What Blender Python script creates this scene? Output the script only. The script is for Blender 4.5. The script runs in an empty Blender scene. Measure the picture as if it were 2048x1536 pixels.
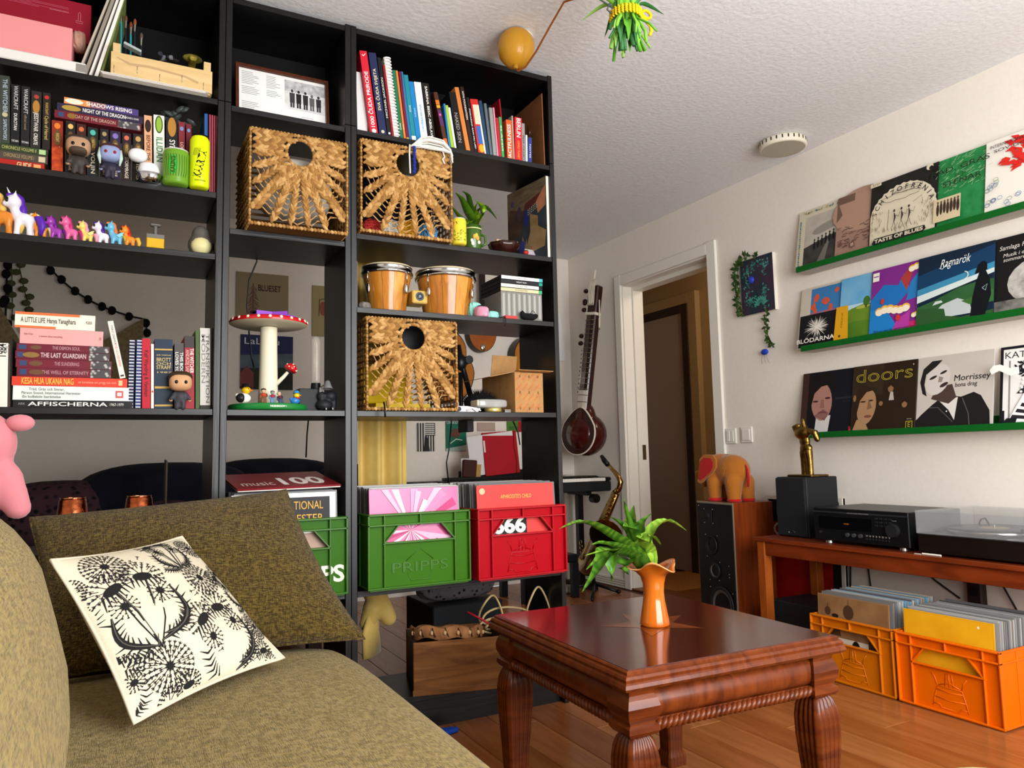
import bpy, math, random
from mathutils import Vector as V, Matrix
R=math.radians; pi=math.pi; rnd=random.Random(7)
scene=bpy.context.scene; COL=scene.collection
# ---------------------------------------------------------------- camera
FPX=1492.6; CAMP=V((-0.6761,-2.3812,0.8866)); YAW,PIT,ROL=0.48981,0.09776,-0.02233
def _axes():
    cy,sy=math.cos(YAW),math.sin(YAW); cp,sp=math.cos(PIT),math.sin(PIT)
    f=V((sy*cp,cy*cp,sp)); r=V((cy,-sy,0)); u=r.cross(f); c,s=math.cos(ROL),math.sin(ROL)
    return c*r+s*u,-s*r+c*u,f
AR,AU,AF=_axes()
cam=bpy.data.cameras.new('camera'); camo=bpy.data.objects.new('camera',cam); COL.objects.link(camo)
cam.sensor_width=36; cam.lens=36*FPX/2048; cam.clip_start=0.02
camo.matrix_world=Matrix(((AR.x,AU.x,-AF.x,CAMP.x),(AR.y,AU.y,-AF.y,CAMP.y),(AR.z,AU.z,-AF.z,CAMP.z),(0,0,0,1)))
scene.camera=camo
# ---------------------------------------------------------------- light
vs=scene.view_settings; vs.view_transform='Standard'; vs.look='None'; vs.gamma=1; vs.use_curve_mapping=False; vs.exposure=0.2
W=bpy.data.worlds.new('world'); scene.world=W; W.use_nodes=True
bg=W.node_tree.nodes['Background']; bg.inputs[0].default_value=(.75,.86,1,1); bg.inputs[1].default_value=.8
def area(name,loc,target,sx,sy,power,color=(1,1,1)):
    l=bpy.data.lights.new(name,'AREA'); l.shape='RECTANGLE'; l.size=sx; l.size_y=sy; l.energy=power; l.color=color
    o=bpy.data.objects.new(name,l); COL.objects.link(o); o.location=loc
    o.rotation_euler=(V(target)-V(loc)).to_track_quat('-Z','Y').to_euler(); return o
area('window_daylight',(.7,-2.92,1.3),(1.05,0,1.15),1.96,1.5,104,(1,1,1))
# ---------------------------------------------------------------- pixel rays (photo 2048x1536) to points on real planes
def ray(px,py): return AR*((px-1024)/FPX)-AU*((py-768)/FPX)+AF
def P(px,py,y=0.0): d=ray(px,py); return CAMP+d*((y-CAMP.y)/d.y)
def PX(px,py,x): d=ray(px,py); return CAMP+d*((x-CAMP.x)/d.x)
def PZ(px,py,z): d=ray(px,py); return CAMP+d*((z-CAMP.z)/d.z)
# ---------------------------------------------------------------- materials
def lin(h):
    if not isinstance(h,str): return tuple(h)
    c=[int(h[i:i+2],16)/255 for i in (0,2,4)]
    return tuple((x/12.92 if x<=.04045 else ((x+.055)/1.055)**2.4) for x in c)
_m={}
def mat(c,rough=.55,metal=0,kind=None,c2=None,sc=20,bump=0.0,coat=0,sheen=0,alpha=1,trans=0,spec=.22,stretch=(1,1,1),amt=1.0,detail=4):
    key=(str(c),rough,metal,kind,str(c2),sc,bump,coat,sheen,alpha,trans,spec,stretch,amt,detail)
    if key in _m: return _m[key]
    m=bpy.data.materials.new('mat_%s_%s'%(kind or 'plain',c if isinstance(c,str) else 'x')); m.use_nodes=True; _m[key]=m
    nt=m.node_tree; N=nt.nodes; L=nt.links; b=N['Principled BSDF']; col=lin(c)+(1,)
    b.inputs['Base Color'].default_value=col; b.inputs['Roughness'].default_value=rough; b.inputs['Metallic'].default_value=metal
    b.inputs['Specular IOR Level'].default_value=spec
    if coat: b.inputs['Coat Weight'].default_value=coat; b.inputs['Coat Roughness'].default_value=.12
    if sheen: b.inputs['Sheen Weight'].default_value=sheen; b.inputs['Sheen Roughness'].default_value=.4
    if trans: b.inputs['Transmission Weight'].default_value=trans; b.inputs['IOR'].default_value=1.3
    if alpha<1: b.inputs['Alpha'].default_value=alpha
    if kind:
        tc=N.new('ShaderNodeTexCoord'); mp=N.new('ShaderNodeMapping'); L.new(tc.outputs['Object'],mp.inputs[0]); mp.inputs['Scale'].default_value=stretch
        ramp=N.new('ShaderNodeValToRGB'); ramp.color_ramp.elements[0].color=col; ramp.color_ramp.elements[1].color=lin(c2 or c)+(1,)
        e0,e1=ramp.color_ramp.elements
        if kind=='noise': e0.position=.5-.2*amt; e1.position=.5+.2*amt
        if kind in('noise','weave','grain'):
            t=N.new('ShaderNodeTexNoise'); t.inputs['Scale'].default_value=sc; t.inputs['Detail'].default_value=detail; L.new(mp.outputs[0],t.inputs['Vector']); out=t.outputs['Fac']
            if kind=='grain': t.inputs['Distortion'].default_value=1.2; e0.position=.35; e1.position=.68
            if kind=='weave':
                t.inputs['Detail'].default_value=2; outs=[]
                for st in ((8,1,1),(1,8,1),(1,1,8)):
                    mp2=N.new('ShaderNodeMapping'); mp2.inputs['Scale'].default_value=st; L.new(tc.outputs['Object'],mp2.inputs[0])
                    t2=N.new('ShaderNodeTexNoise'); t2.inputs['Scale'].default_value=sc; t2.inputs['Detail'].default_value=1; L.new(mp2.outputs[0],t2.inputs['Vector']); outs.append(t2.outputs['Fac'])
                mx=N.new('ShaderNodeMath'); mx.operation='MULTIPLY'; L.new(outs[0],mx.inputs[0]); L.new(outs[1],mx.inputs[1])
                m2=N.new('ShaderNodeMath'); m2.operation='MULTIPLY'; L.new(mx.outputs[0],m2.inputs[0]); L.new(outs[2],m2.inputs[1])
                m3=N.new('ShaderNodeMath'); m3.operation='MULTIPLY'; m3.inputs[1].default_value=4; L.new(m2.outputs[0],m3.inputs[0]); out=m3.outputs[0]; e0.position=.3; e1.position=.75
        elif kind=='wave':
            t=N.new('ShaderNodeTexWave'); t.inputs['Scale'].default_value=sc; t.inputs['Distortion'].default_value=amt; t.inputs['Detail'].default_value=2; L.new(mp.outputs[0],t.inputs['Vector']); out=t.outputs['Fac']
        elif kind=='vor':
            t=N.new('ShaderNodeTexVoronoi'); t.inputs['Scale'].default_value=sc; L.new(mp.outputs[0],t.inputs['Vector']); out=t.outputs['Distance']; e0.position=.2*amt; e1.position=.45*amt
        L.new(out,ramp.inputs[0]); L.new(ramp.outputs[0],b.inputs['Base Color'])
        if bump:
            bp=N.new('ShaderNodeBump'); bp.inputs['Strength'].default_value=bump; bp.inputs['Distance'].default_value=.004; L.new(out,bp.inputs['Height']); L.new(bp.outputs[0],b.inputs['Normal'])
    return m
# ---------------------------------------------------------------- mesh builder
I4=Matrix.Identity(4)
def T(x,y=None,z=None): return Matrix.Translation(x if y is None else (x,y,z))
def RX(a): return Matrix.Rotation(a,4,'X')
def RY(a): return Matrix.Rotation(a,4,'Y')
def RZ(a): return Matrix.Rotation(a,4,'Z')
def SC(x,y=None,z=None): return Matrix.Diagonal((x,x if y is None else y,x if z is None else z,1))
FRONT=RX(pi/2)                                        # print plane facing -y
WALLR=Matrix(((0,0,-1,0),(-1,0,0,0),(0,1,0,0),(0,0,0,1)))  # print plane facing -x
_tc={}
def textmesh(s,bold=0,shear=0,ext=0):
    k=(s,bold,shear,ext)
    if k not in _tc:
        cu=bpy.data.curves.new('t','FONT'); cu.body=s; cu.align_x='CENTER'; cu.align_y='CENTER'; cu.size=1; cu.resolution_u=3; cu.offset=bold; cu.shear=shear; cu.extrude=ext
        o=bpy.data.objects.new('t',cu); me=bpy.data.meshes.new_from_object(o)
        _tc[k]=([v.co.copy() for v in me.vertices],[tuple(p.vertices) for p in me.polygons])
        bpy.data.objects.remove(o); bpy.data.meshes.remove(me); bpy.data.curves.remove(cu)
    return _tc[k]
class MB:
    def __init__(s): s.v=[]; s.f=[]; s.m=[]; s.s=[]; s.mats=[]
    def add(s,vs,fs,m,sm=False,M=None):
        if m not in s.mats: s.mats.append(m)
        i=s.mats.index(m); b=len(s.v)
        s.v+=[tuple(M@V(v)) for v in vs] if M is not None else [tuple(v) for v in vs]
        s.f+=[tuple(a+b for a in f) for f in fs]; s.m+=[i]*len(fs); s.s+=[sm]*len(fs); return s
    def box(s,c,d,m,bev=0,M=None,sm=False):
        x,y,z=d[0]/2,d[1]/2,d[2]/2; c=V(c)
        if bev<=0:
            vs=[c+V((a*x,b*y,e*z)) for a in(-1,1) for b in(-1,1) for e in(-1,1)]
            return s.add(vs,[(0,1,3,2),(4,6,7,5),(0,4,5,1),(2,3,7,6),(0,2,6,4),(1,5,7,3)],m,False,M)
        bev=min(bev,x*.98,y*.98,z*.98); vs=[]; ix={}
        for a in(-1,1):
            for b in(-1,1):
                for e in(-1,1):
                    for k in range(3):
                        q=[a*(x-bev),b*(y-bev),e*(z-bev)]; q[k]=(a*x,b*y,e*z)[k]; ix[(a,b,e,k)]=len(vs); vs.append(c+V(q))
        F=[]
        cyc=[(-1,-1),(1,-1),(1,1),(-1,1)]
        for sg in(-1,1):
            F.append([ix[(sg,p,q,0)] for p,q in cyc][::sg]); F.append([ix[(p,sg,q,1)] for p,q in cyc][::-sg]); F.append([ix[(p,q,sg,2)] for p,q in cyc][::sg])
        for p in(-1,1):
            for q in(-1,1):
                o=p*q
                F.append([ix[(p,q,-1,0)],ix[(p,q,-1,1)],ix[(p,q,1,1)],ix[(p,q,1,0)]][::o])
                F.append([ix[(p,-1,q,0)],ix[(p,-1,q,2)],ix[(p,1,q,2)],ix[(p,1,q,0)]][::-o])
                F.append([ix[(-1,p,q,1)],ix[(-1,p,q,2)],ix[(1,p,q,2)],ix[(1,p,q,1)]][::o])
                for e in(-1,1): F.append([ix[(p,q,e,0)],ix[(p,q,e,1)],ix[(p,q,e,2)]][::p*q*e])
        return s.add(vs,F,m,sm,M)
    def bx(s,x0,x1,y0,y1,z0,z1,m,bev=0,M=None): return s.box(((x0+x1)/2,(y0+y1)/2,(z0+z1)/2),(abs(x1-x0),abs(y1-y0),abs(z1-z0)),m,bev,M)
    def tube(s,pts,r,m,n=8,closed=False,M=None,cap=True,flat=1):
        pts=[V(p) for p in pts]; N=len(pts); rr=r if isinstance(r,(list,tuple)) else [r]*N
        up=None; vs=[]; F=[]
        for i,p in enumerate(pts):
            a=pts[(i-1)%N] if closed or i>0 else p; b=pts[(i+1)%N] if closed or i<N-1 else p
            t=(b-a)
            if t.length<1e-9: t=V((0,0,1))
            t.normalize()
            if up is None: up=t.orthogonal().normalized()
            else:
                up=up-t*up.dot(t); up=up.normalized() if up.length>1e-6 else t.orthogonal().normalized()
            w=t.cross(up)
            for k in range(n):
                an=2*pi*k/n; vs.append(p+(up*math.cos(an)+w*math.sin(an)*flat)*rr[i])
        for i in range(N if closed else N-1):
            j=(i+1)%N
            for k in range(n):
                k2=(k+1)%n; F.append((i*n+k,i*n+k2,j*n+k2,j*n+k))
        if cap and not closed: F.append(tuple(range(n))[::-1]); F.append(tuple((N-1)*n+k for k in range(n)))
        return s.add(vs,F,m,True,M)
    def cyl(s,p0,p1,r0,r1=None,m=None,n=16,M=None):
        r1=r0 if r1 is None else r1; p0=V(p0); p1=V(p1); t=(p1-p0).normalized(); u=t.orthogonal().normalized(); w=t.cross(u); vs=[]
        for p,r in((p0,r0),(p1,r1)):
            for k in range(n): a=2*pi*k/n; vs.append(p+(u*math.cos(a)+w*math.sin(a))*r)
        s.add(vs,[(k,(k+1)%n,n+(k+1)%n,n+k) for k in range(n)],m,True,M)
        return s.add(vs,[tuple(range(n))[::-1],tuple(range(n,2*n))],m,False,M)
    def lathe(s,prof,m,n=24,M=None,wob=None,sm=True,seg=(0,2*pi)):
        vs=[]; F=[]; k0=len(prof); full=abs(seg[1]-seg[0]-2*pi)<1e-6; cols=n if full else n+1
        for j in range(cols):
            a=seg[0]+(seg[1]-seg[0])*j/n
            for i,(r,z) in enumerate(prof):
                if wob: r,z=wob(r,z,a,i)
                vs.append((r*math.cos(a),r*math.sin(a),z))
        for j in range(n):
            j2=(j+1)%cols
            for i in range(k0-1): F.append((j*k0+i,j2*k0+i,j2*k0+i+1,j*k0+i+1))
        return s.add(vs,F,m,sm,M)
    def ell(s,c,r,m,nu=12,nv=8,M=None):
        r=(r,r,r) if not isinstance(r,(tuple,list)) else r; vs=[(0,0,-1)]; F=[]
        for i in range(1,nv):
            t=pi*i/nv-pi/2
            for k in range(nu): a=2*pi*k/nu; vs.append((math.cos(t)*math.cos(a),math.cos(t)*math.sin(a),math.sin(t)))
        vs.append((0,0,1)); l=len(vs)-1
        for k in range(nu):
            k2=(k+1)%nu; F.append((0,1+k2,1+k)); F.append((l,l-nu+k,l-nu+k2))
            for i in range(nv-2): F.append((1+i*nu+k,1+i*nu+k2,1+(i+1)*nu+k2,1+(i+1)*nu+k))
        X=T(V(c))@SC(*r)
        return s.add(vs,F,m,True,(M@X) if M is not None else X)
    def prism(s,poly,z0,z1,m,M=None,sm=False):
        n=len(poly); vs=[(x,y,z0) for x,y in poly]+[(x,y,z1) for x,y in poly]
        s.add(vs,[tuple(range(n))[::-1],tuple(range(n,2*n))],m,False,M)
        return s.add(vs,[(k,(k+1)%n,n+(k+1)%n,n+k) for k in range(n)],m,sm,M)
    def flat(s,poly,m,M=None,z=0): return s.add([(p[0],p[1],z) for p in poly],[tuple(range(len(poly)))],m,False,M)
    def disc(s,cx,cy,rx,ry,m,M=None,z=0,n=18,a=0): 
        ca,sa=math.cos(a),math.sin(a)
        return s.flat([(cx+rx*math.cos(2*pi*k/n)*ca-ry*math.sin(2*pi*k/n)*sa,cy+rx*math.cos(2*pi*k/n)*sa+ry*math.sin(2*pi*k/n)*ca) for k in range(n)],m,M,z)
    def line(s,pts,w,m,M=None,z=0):
        n=len(pts); vs=[]; ws=w if isinstance(w,(list,tuple)) else [w]*n
        for i in range(n):
            a=V(pts[max(0,i-1)]); b=V(pts[min(n-1,i+1)]); t=(b-a); t=t.normalized() if t.length>0 else V((1,0)); q=V((-t.y,t.x)); p=V(pts[i])
            vs+=[(p.x+q.x*ws[i]/2,p.y+q.y*ws[i]/2,z),(p.x-q.x*ws[i]/2,p.y-q.y*ws[i]/2,z)]
        return s.add(vs,[(2*i,2*i+1,2*i+3,2*i+2) for i in range(n-1)],m,False,M)
    def text(s,t,size,m,M=None,pos=(0,0),z=0,bold=0,rot=0,fit=None,shear=0,sx=1,ext=0):
        vs,fs=textmesh(t,bold,shear,ext)
        if not vs: return s
        w=max(v.x for v in vs)-min(v.x for v in vs); k=size*sx
        if fit and w*k>0: k=fit/w
        X=T(pos[0],pos[1],z)@RZ(rot)@SC(k,size,1)
        return s.add(vs,fs,m,False,(M@X) if M is not None else X)
    def build(s,name,parent=None,M=None,mesh=None):
        me=bpy.data.meshes.new(name); me.from_pydata(s.v,[],s.f)
        for m in s.mats: me.materials.append(m)
        me.polygons.foreach_set('material_index',s.m); me.polygons.foreach_set('use_smooth',s.s); me.update()
        return link(name,me,parent,M)
def link(name,me,parent=None,M=None):
    o=bpy.data.objects.new(name,me); COL.objects.link(o)
    if parent is not None: o.parent=parent
    if M is not None: o.matrix_local=M
    return o
def tag(o,label,cat,group=None,kind=None):
    if label: o['label']=label
    if cat: o['category']=cat
    if group: o['group']=group
    if kind: o['kind']=kind
    return o
def thing(name,label,cat,loc=(0,0,0),group=None,M=None):
    o=bpy.data.objects.new(name,None); COL.objects.link(o); o.empty_display_size=.02
    o.matrix_local=M if M is not None else T(V(loc))
    return tag(o,label,cat,group)
def struct(o): o['kind']='structure'; return o
def copy_tree(o,parent=None):
    c=o.copy(); COL.objects.link(c); c.parent=parent
    for ch in o.children: copy_tree(ch,c)
    return c
def blob(name,lumps,m,voxel,parent=None,M=None,smooth=6):
    """lumps: ('e',c,r[,rotM]) ellipsoids and ('t',pts,radii) limbs fused to one continuous skin"""
    b=MB()
    for l in lumps:
        if l[0]=='e': b.ell((0,0,0),l[2],m,14,10,T(V(l[1]))@(l[3] if len(l)>3 else I4))
        else:
            pts=[V(p) for p in l[1]]; b.tube(pts,l[2],m,10); b.ell(pts[0],l[2][0],m,10,6); b.ell(pts[-1],l[2][-1],m,10,6)
    o=b.build(name,parent,M); r=o.modifiers.new('r','REMESH'); r.mode='VOXEL'; r.voxel_size=voxel; r.use_smooth_shade=True
    s=o.modifiers.new('s','SMOOTH'); s.iterations=smooth; s.factor=.5
    return o
# ================================================================ room shell
XW,ZC,YB,XL,YF=2.3614,2.385,2.36,-1.47,-2.95
m_wall=mat('ebe3d8',.8,kind='noise',c2='e7dfd3',sc=60,bump=.06)
m_ceil=mat('e6e6e8',.85,kind='noise',c2='dededf',sc=55,bump=.55,detail=6)
m_white=mat('e6e1d6',.4); m_hall=mat('b39668',.7)
# floor: boards laid along y over a base
m_fb=mat('5a3a22',.6)
fl=MB(); fl.bx(XL,XW+.12,YF,YB,-.03,-.004,m_fb); fl.bx(XW+.12,3.3,-.2,3.3,-.03,-.002,mat('7a4a26',.35)); FLOOR=struct(fl.build('floor'))
planks=[mat(a,.26,kind='grain',c2=b,sc=3.2,stretch=(7,.7,1),spec=.5,detail=5) for a,b in(('84491f','96592c'),('8a5026','9c6032'),('7e441c','905428'),('8e5428','a06638'))]
_pm=[MB().box((0,0,-.002),(.1285,.898,.004),m,.0012).build('plank',FLOOR) for m in planks]; used=set()
nx=int((XW+.02-XL)/.13)
for i in range(nx):
    x=XL+.065+i*.13
    if x>XW-.02 and False: continue
    off=(i*.37)%.9
    for j in range(-1,8):
        y=YF+off+j*.9
        if y<-2.4 or y>2.3 : continue
        if x<-.3 and y<-.9: continue
        k=(i*7+j*3+(i*j)%2)%4
        if k not in used: used.add(k); o=_pm[k]
        else: o=link('plank',_pm[k].data,FLOOR)
        o.location=(x,y+.45 if y+.9<YB else (y+YB)/2,0)
        if y+.9>YB: o.scale=(1,(YB-y)/.9,1)
struct(MB().bx(XL-.1,XW+.12,YF-.1,YB+.1,ZC,ZC+.1,m_ceil).build('ceiling'))
struct(MB().bx(XL-.1,XW+.12,YB,YB+.1,0,ZC,m_wall).build('wall_back'))
struct(MB().bx(XL-.1,XL,YF,YB,0,ZC,m_wall).build('wall_left'))
D0,D1,DH=.83,1.70,2.05   # door opening
w=MB(); w.bx(XW,XW+.12,YF,D0,0,ZC,m_wall); w.bx(XW,XW+.12,D1,YB,0,ZC,m_wall); w.bx(XW,XW+.12,D0,D1,DH,ZC,m_wall); struct(w.build('wall_right'))
w=MB()  # wall behind the camera with a window opening
for a in((XL,-.3,0,ZC),(-.3,1.7,0,.5),(-.3,1.7,2.1,ZC),(1.7,XW+.1,0,ZC)): w.bx(a[0],a[1],YF-.1,YF,a[2],a[3],m_wall)
struct(w.build('wall_front'))
for n,(x0,x1,z0,z1) in enumerate(((-.3,1.7,.5,2.1),),1):
    o=bpy.data.objects.new('window_%d'%n,None); COL.objects.link(o); struct(o); o.location=((x0+x1)/2,YF-.05,z0)
    f=MB(); xm=(x0+x1)/2; X=x1-x0; Zh=z1-z0
    for a in((-X/2,-X/2+.05,0,Zh),(X/2-.05,X/2,0,Zh),(-X/2,X/2,0,.05),(-X/2,X/2,Zh-.05,Zh),(-.03,.03,0,Zh)): f.bx(a[0],a[1],-.03,.03,a[2],a[3],m_white)
    f.build('window_frame',o)
struct(MB().bx(XL,-1.204,.0,.28,0,ZC,m_wall).build('light_stop_pier'))  # unseen pier, added to keep daylight from leaking past the left bookcase
# door casing, jamb, hallway
D=bpy.data.objects.new('door_1',None); COL.objects.link(D); struct(D); D.location=(XW,D0,0)
def dpart(n,*a,m=m_white): MBo=MB(); MBo.bx(*a,m,.003); return MBo.build(n,D)
def dl(n,x0,x1,y0,y1,z0,z1,m=m_white): return dpart(n,x0-XW,x1-XW,y0-D0,y1-D0,z0,z1,m=m)
dl('casing',XW-.018,XW,D0-.06,D0+.012,0,DH+.06); dl('casing',XW-.018,XW,D1-.012,D1+.055,0,DH+.06); dl('casing',XW-.018,XW,D0+.012,D1-.012,DH-.012,DH+.055)
dl('jamb',XW,XW+.075,D0-.0,D0+.02,0,DH-.0); dl('jamb',XW,XW+.075,D1-.02,D1,0,DH); dl('jamb',XW+.075,XW+.16,D1-.034,D1,0,DH-.012); dl('jamb',XW+.075,XW+.16,D0,D0+.034,0,DH-.012)
dl('door_head',XW,XW+.075,D0+.02,D1-.02,DH-.02,DH); dl('door_stop',XW+.075,XW+.16,D0+.034,D1-.034,DH-.046,DH-.012)
dl('strike_plate',XW+.105,XW+.135,D1-.0365,D1-.034,.85,.95,m=mat('8a7a5c',.35,.9))
dl('threshold',XW-.01,XW+.16,D0,D1,0,.012,m=mat('7a4c28',.4))
b=MB(); b.bx(0,.012,0,YB-D1-.055,0,.062,m_white,.002)
for z in(.015,.03,.045): b.bx(-.002,.002,0,YB-D1-.055,z,z+.005,mat('a89f90',.5))
struct(b.build('baseboard_right',M=T(XW-.012,D1+.055,0)))
w=MB(); w.bx(3.17,3.27,-.2,3.3,0,2.3,m_hall); w.bx(XW+.12,3.17,3.2,3.3,0,2.3,m_hall); w.bx(XW+.12,3.17,-.2,-.1,0,2.3,m_hall); w.bx(XW+.12,XW+.13,YB+.1,3.2,0,2.3,m_hall); struct(w.build('wall_hall'))
struct(MB().bx(XW+.12,3.27,-.2,3.3,2.3,2.36,mat('a8845a',.7)).build('ceiling_hall'))
D2=bpy.data.objects.new('door_2',None); COL.objects.link(D2); struct(D2); D2.location=(3.13,1.97,0)
def d2(n,y0,y1,z0,z1,x0,x1,m): q=MB(); q.bx(x0,x1,y0,y1,z0,z1,m,.003); q.build(n,D2)
m_dd=mat('a8917f',.35); m_dk=mat('3f332b',.5)
d2('door_leaf',0,.76,.01,1.96,0,.038,m_dd); d2('door_frame',-.07,0,0,2.02,-.015,.039,m_dk); d2('door_frame',.76,.83,0,2.02,-.015,.039,m_dk); d2('door_frame',0,.76,1.96,2.02,-.015,.039,m_dk)
d2('door_architrave',-.16,-.07,0,2.1,-.01,.039,m_hall); d2('door_architrave',-.07,.83,2.02,2.1,-.01,.039,m_hall)
struct(D2)
hl=bpy.data.lights.new('hall_light','POINT'); hl.energy=10; hl.color=(1,.87,.68); hl.shadow_soft_size=.08; ho=bpy.data.objects.new('hall_light',hl); COL.objects.link(ho); ho.location=(2.8,.7,2.15)
rg=tag(MB().bx(-.35,.35,-.3,.3,0,.012,mat('b07a3c',.9,kind='noise',c2='8c5a28',sc=80)).build('doormat',M=T(2.83,1.75,-.0015)),'golden brown doormat on the hallway floor beyond the doorway','mat')
# ================================================================ bookcases
m_blk=mat('0e0e0f',.36,kind='grain',c2='050506',sc=6,stretch=(6,1,.35),bump=.25,spec=.4)
m_blkh=mat('0e0e0f',.36,kind='grain',c2='050506',sc=6,stretch=(.35,1,6),bump=.25,spec=.4)
m_back=mat('070708',.7,spec=.2)
UN={'L':(-1.2,-.4),'M':(-.4,0),'R':(0,.8)}
BZ={'L':(2.016,1.717,1.524,1.05,.655,.118),'M':(2.005,1.61,1.049,.47,.118),'R':(2.005,1.643,1.393,1.049,.471,.118)}
TH=.0195; DP=.28
for u,(x0,x1) in UN.items():
    t=thing('bookcase',{'L':'tall black wooden bookcase farthest left, with books and toy figures','M':'narrow black wooden bookcase between the two wide ones','R':'tall black wooden bookcase at the right end, beside the doorway'}[u],'bookcase',((x0+x1)/2,0,0),'black bookcases dividing the room')
    hw=(x1-x0)/2
    for sx in(-1,1):
        a,b=(sx*(hw-.0005),sx*(hw-TH))
        MB().bx(min(a,b),max(a,b),0,DP,0,2.012,m_blk,.0012).build('side_panel',t)
        MB().bx(min(a,b),max(a,b),0,DP,2.0135,2.37,m_blk,.0012).build('extension_panel',t)
    iw=hw-TH-.0005
    MB().bx(-iw,iw,.001,DP,2.345,2.364,m_blkh,.001).build('top_board',t)
    MB().bx(-iw,iw,DP-.006,DP-.001,2.0165,2.344,m_back).build('back_panel',t)
    for z in BZ[u]: MB().bx(-iw,iw,.003,DP,z-.0185,z,m_blkh,.001).build('shelf_board',t)
    MB().bx(-iw,iw,.03,.048,0,.0992,m_blkh).build('plinth',t)
# ================================================================ sofa and cushions
m_sofa=mat('927c42',.9,kind='weave',c2='72602c',sc=75,bump=.8,sheen=.12)
m_sofab=mat('33260a',.9,kind='weave',c2='6e5a26',sc=80,bump=.8,sheen=.1)
def superell(b,c,r,m,e=.35,e2=None,nu=40,nv=20,M=None,wr=0):
    e2=e if e2 is None else e2
    sp=lambda w,k: math.copysign(abs(w)**k,w)
    vs=[];F=[]
    for i in range(nv+1):
        t=-pi/2+pi*i/nv
        for k in range(nu):
            a=2*pi*k/nu; x=sp(math.cos(t),e2)*sp(math.cos(a),e); y=sp(math.cos(t),e2)*sp(math.sin(a),e); z=sp(math.sin(t),e2)
            q=1+wr*math.sin(a*9+z*7)*math.cos(z*5)
            vs.append((c[0]+x*r[0]*q,c[1]+y*r[1]*q,c[2]+z*r[2]*q))
    for i in range(nv):
        for k in range(nu): k2=(k+1)%nu; F.append((i*nu+k,i*nu+k2,(i+1)*nu+k2,(i+1)*nu+k))
    return b.add(vs,F,m,True,M)
sofa=thing('sofa','olive green chenille sofa in the foreground beside the bookcases','sofa',(-.8,-1.7,0))
b=MB(); b.bx(-.5,.58,-1.1,1.43,.1,.27,m_sofa,.02); b.build('base',sofa)
superell(b:=MB(),(.05,.165,.34),(.625,1.24,.095),m_sofa,.16,.42,64,18,wr=.002); b.build('seat_cushion',sofa)
superell(b:=MB(),(-.222,-.25,.685),(.33,1.0,.225),m_sofa,.34,.62,64,24,RY(R(-14))@T(.13,0,-.03),wr=.006); b.build('back_cushion',sofa)
b=MB(); b.bx(-.62,-.5,-1.1,1.43,.1,.8,m_sofa,.05); b.build('back_frame',sofa)
for sx in(-.42,.48):
    for sy in(-1.0,1.33): MB().cyl((sx,sy,0),(sx,sy,.1),.02,.028,mat('2a1a10',.5)).build('leg',sofa)
class Pil:
    """pillow between four corners A(top left) B(top right) C(bottom right) D(bottom left)"""
    def __init__(s,A,B,C,D,th,pin=.12,ex=.45):
        s.ex=ex
        s.A,s.B,s.C,s.D=map(V,(A,B,C,D)); s.th=th; s.pin=pin; s.n=((s.B-s.A).cross(s.D-s.A)).normalized()*-1
    def S(s,u,v,side=1,off=0):
        e=1-s.pin*.5*(1-abs(v)**2)*abs(u)**3; f=1-s.pin*.5*(1-abs(u)**2)*abs(v)**3
        uu=u*e; vv=v*f; a=(uu+1)/2; c=(1-vv)/2
        p=(s.A*(1-a)+s.B*a)*(1-c)+(s.D*(1-a)+s.C*a)*c
        h=s.th*((max(0,1-u*u))**s.ex)*((max(0,1-v*v))**s.ex)
        h+=s.th*.07*math.sin(7*u+3*v)*math.sin(5*v-2*u)*(1-u*u)*(1-v*v)
        return p+s.n*side*(h+off)
    def mesh(s,m,n=26):
        b=MB(); vs=[];F=[]; ix={}
        for sd in(1,-1):
            for i in range(n+1):
                for j in range(n+1):
                    edge=i in(0,n) or j in(0,n)
                    if edge and sd==-1: ix[(sd,i,j)]=ix[(1,i,j)]; continue
                    u=-math.cos(pi*i/n); v=-math.cos(pi*j/n); ix[(sd,i,j)]=len(vs); vs.append(s.S(u,v,sd))
            for i in range(n):
                for j in range(n):
                    q=(ix[(sd,i,j)],ix[(sd,i+1,j)],ix[(sd,i+1,j+1)],ix[(sd,i,j+1)]); F.append(q if sd==1 else q[::-1])
        return b.add(vs,F,m,True)
    def piping(s,m,r=.004,n=20):
        pts=[s.S(-1+2*i/n,1) for i in range(n)]+[s.S(1,1-2*i/n) for i in range(n)]+[s.S(1-2*i/n,-1) for i in range(n)]+[s.S(-1,-1+2*i/n) for i in range(n)]
        return MB().tube(pts,r,m,6,True)
bc=Pil((-.855,-.2,.765),(-.245,-.2,.808),(-.1,-.47,.435),(-.8,-.47,.44),.08,.12)
o=bc.mesh(m_sofab).build('large_cushion'); tag(o,'big brown-green chenille cushion leaning behind the dandelion cushion','cushion'); bc.piping(m_sofab,.004).build('piping',o)
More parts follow.
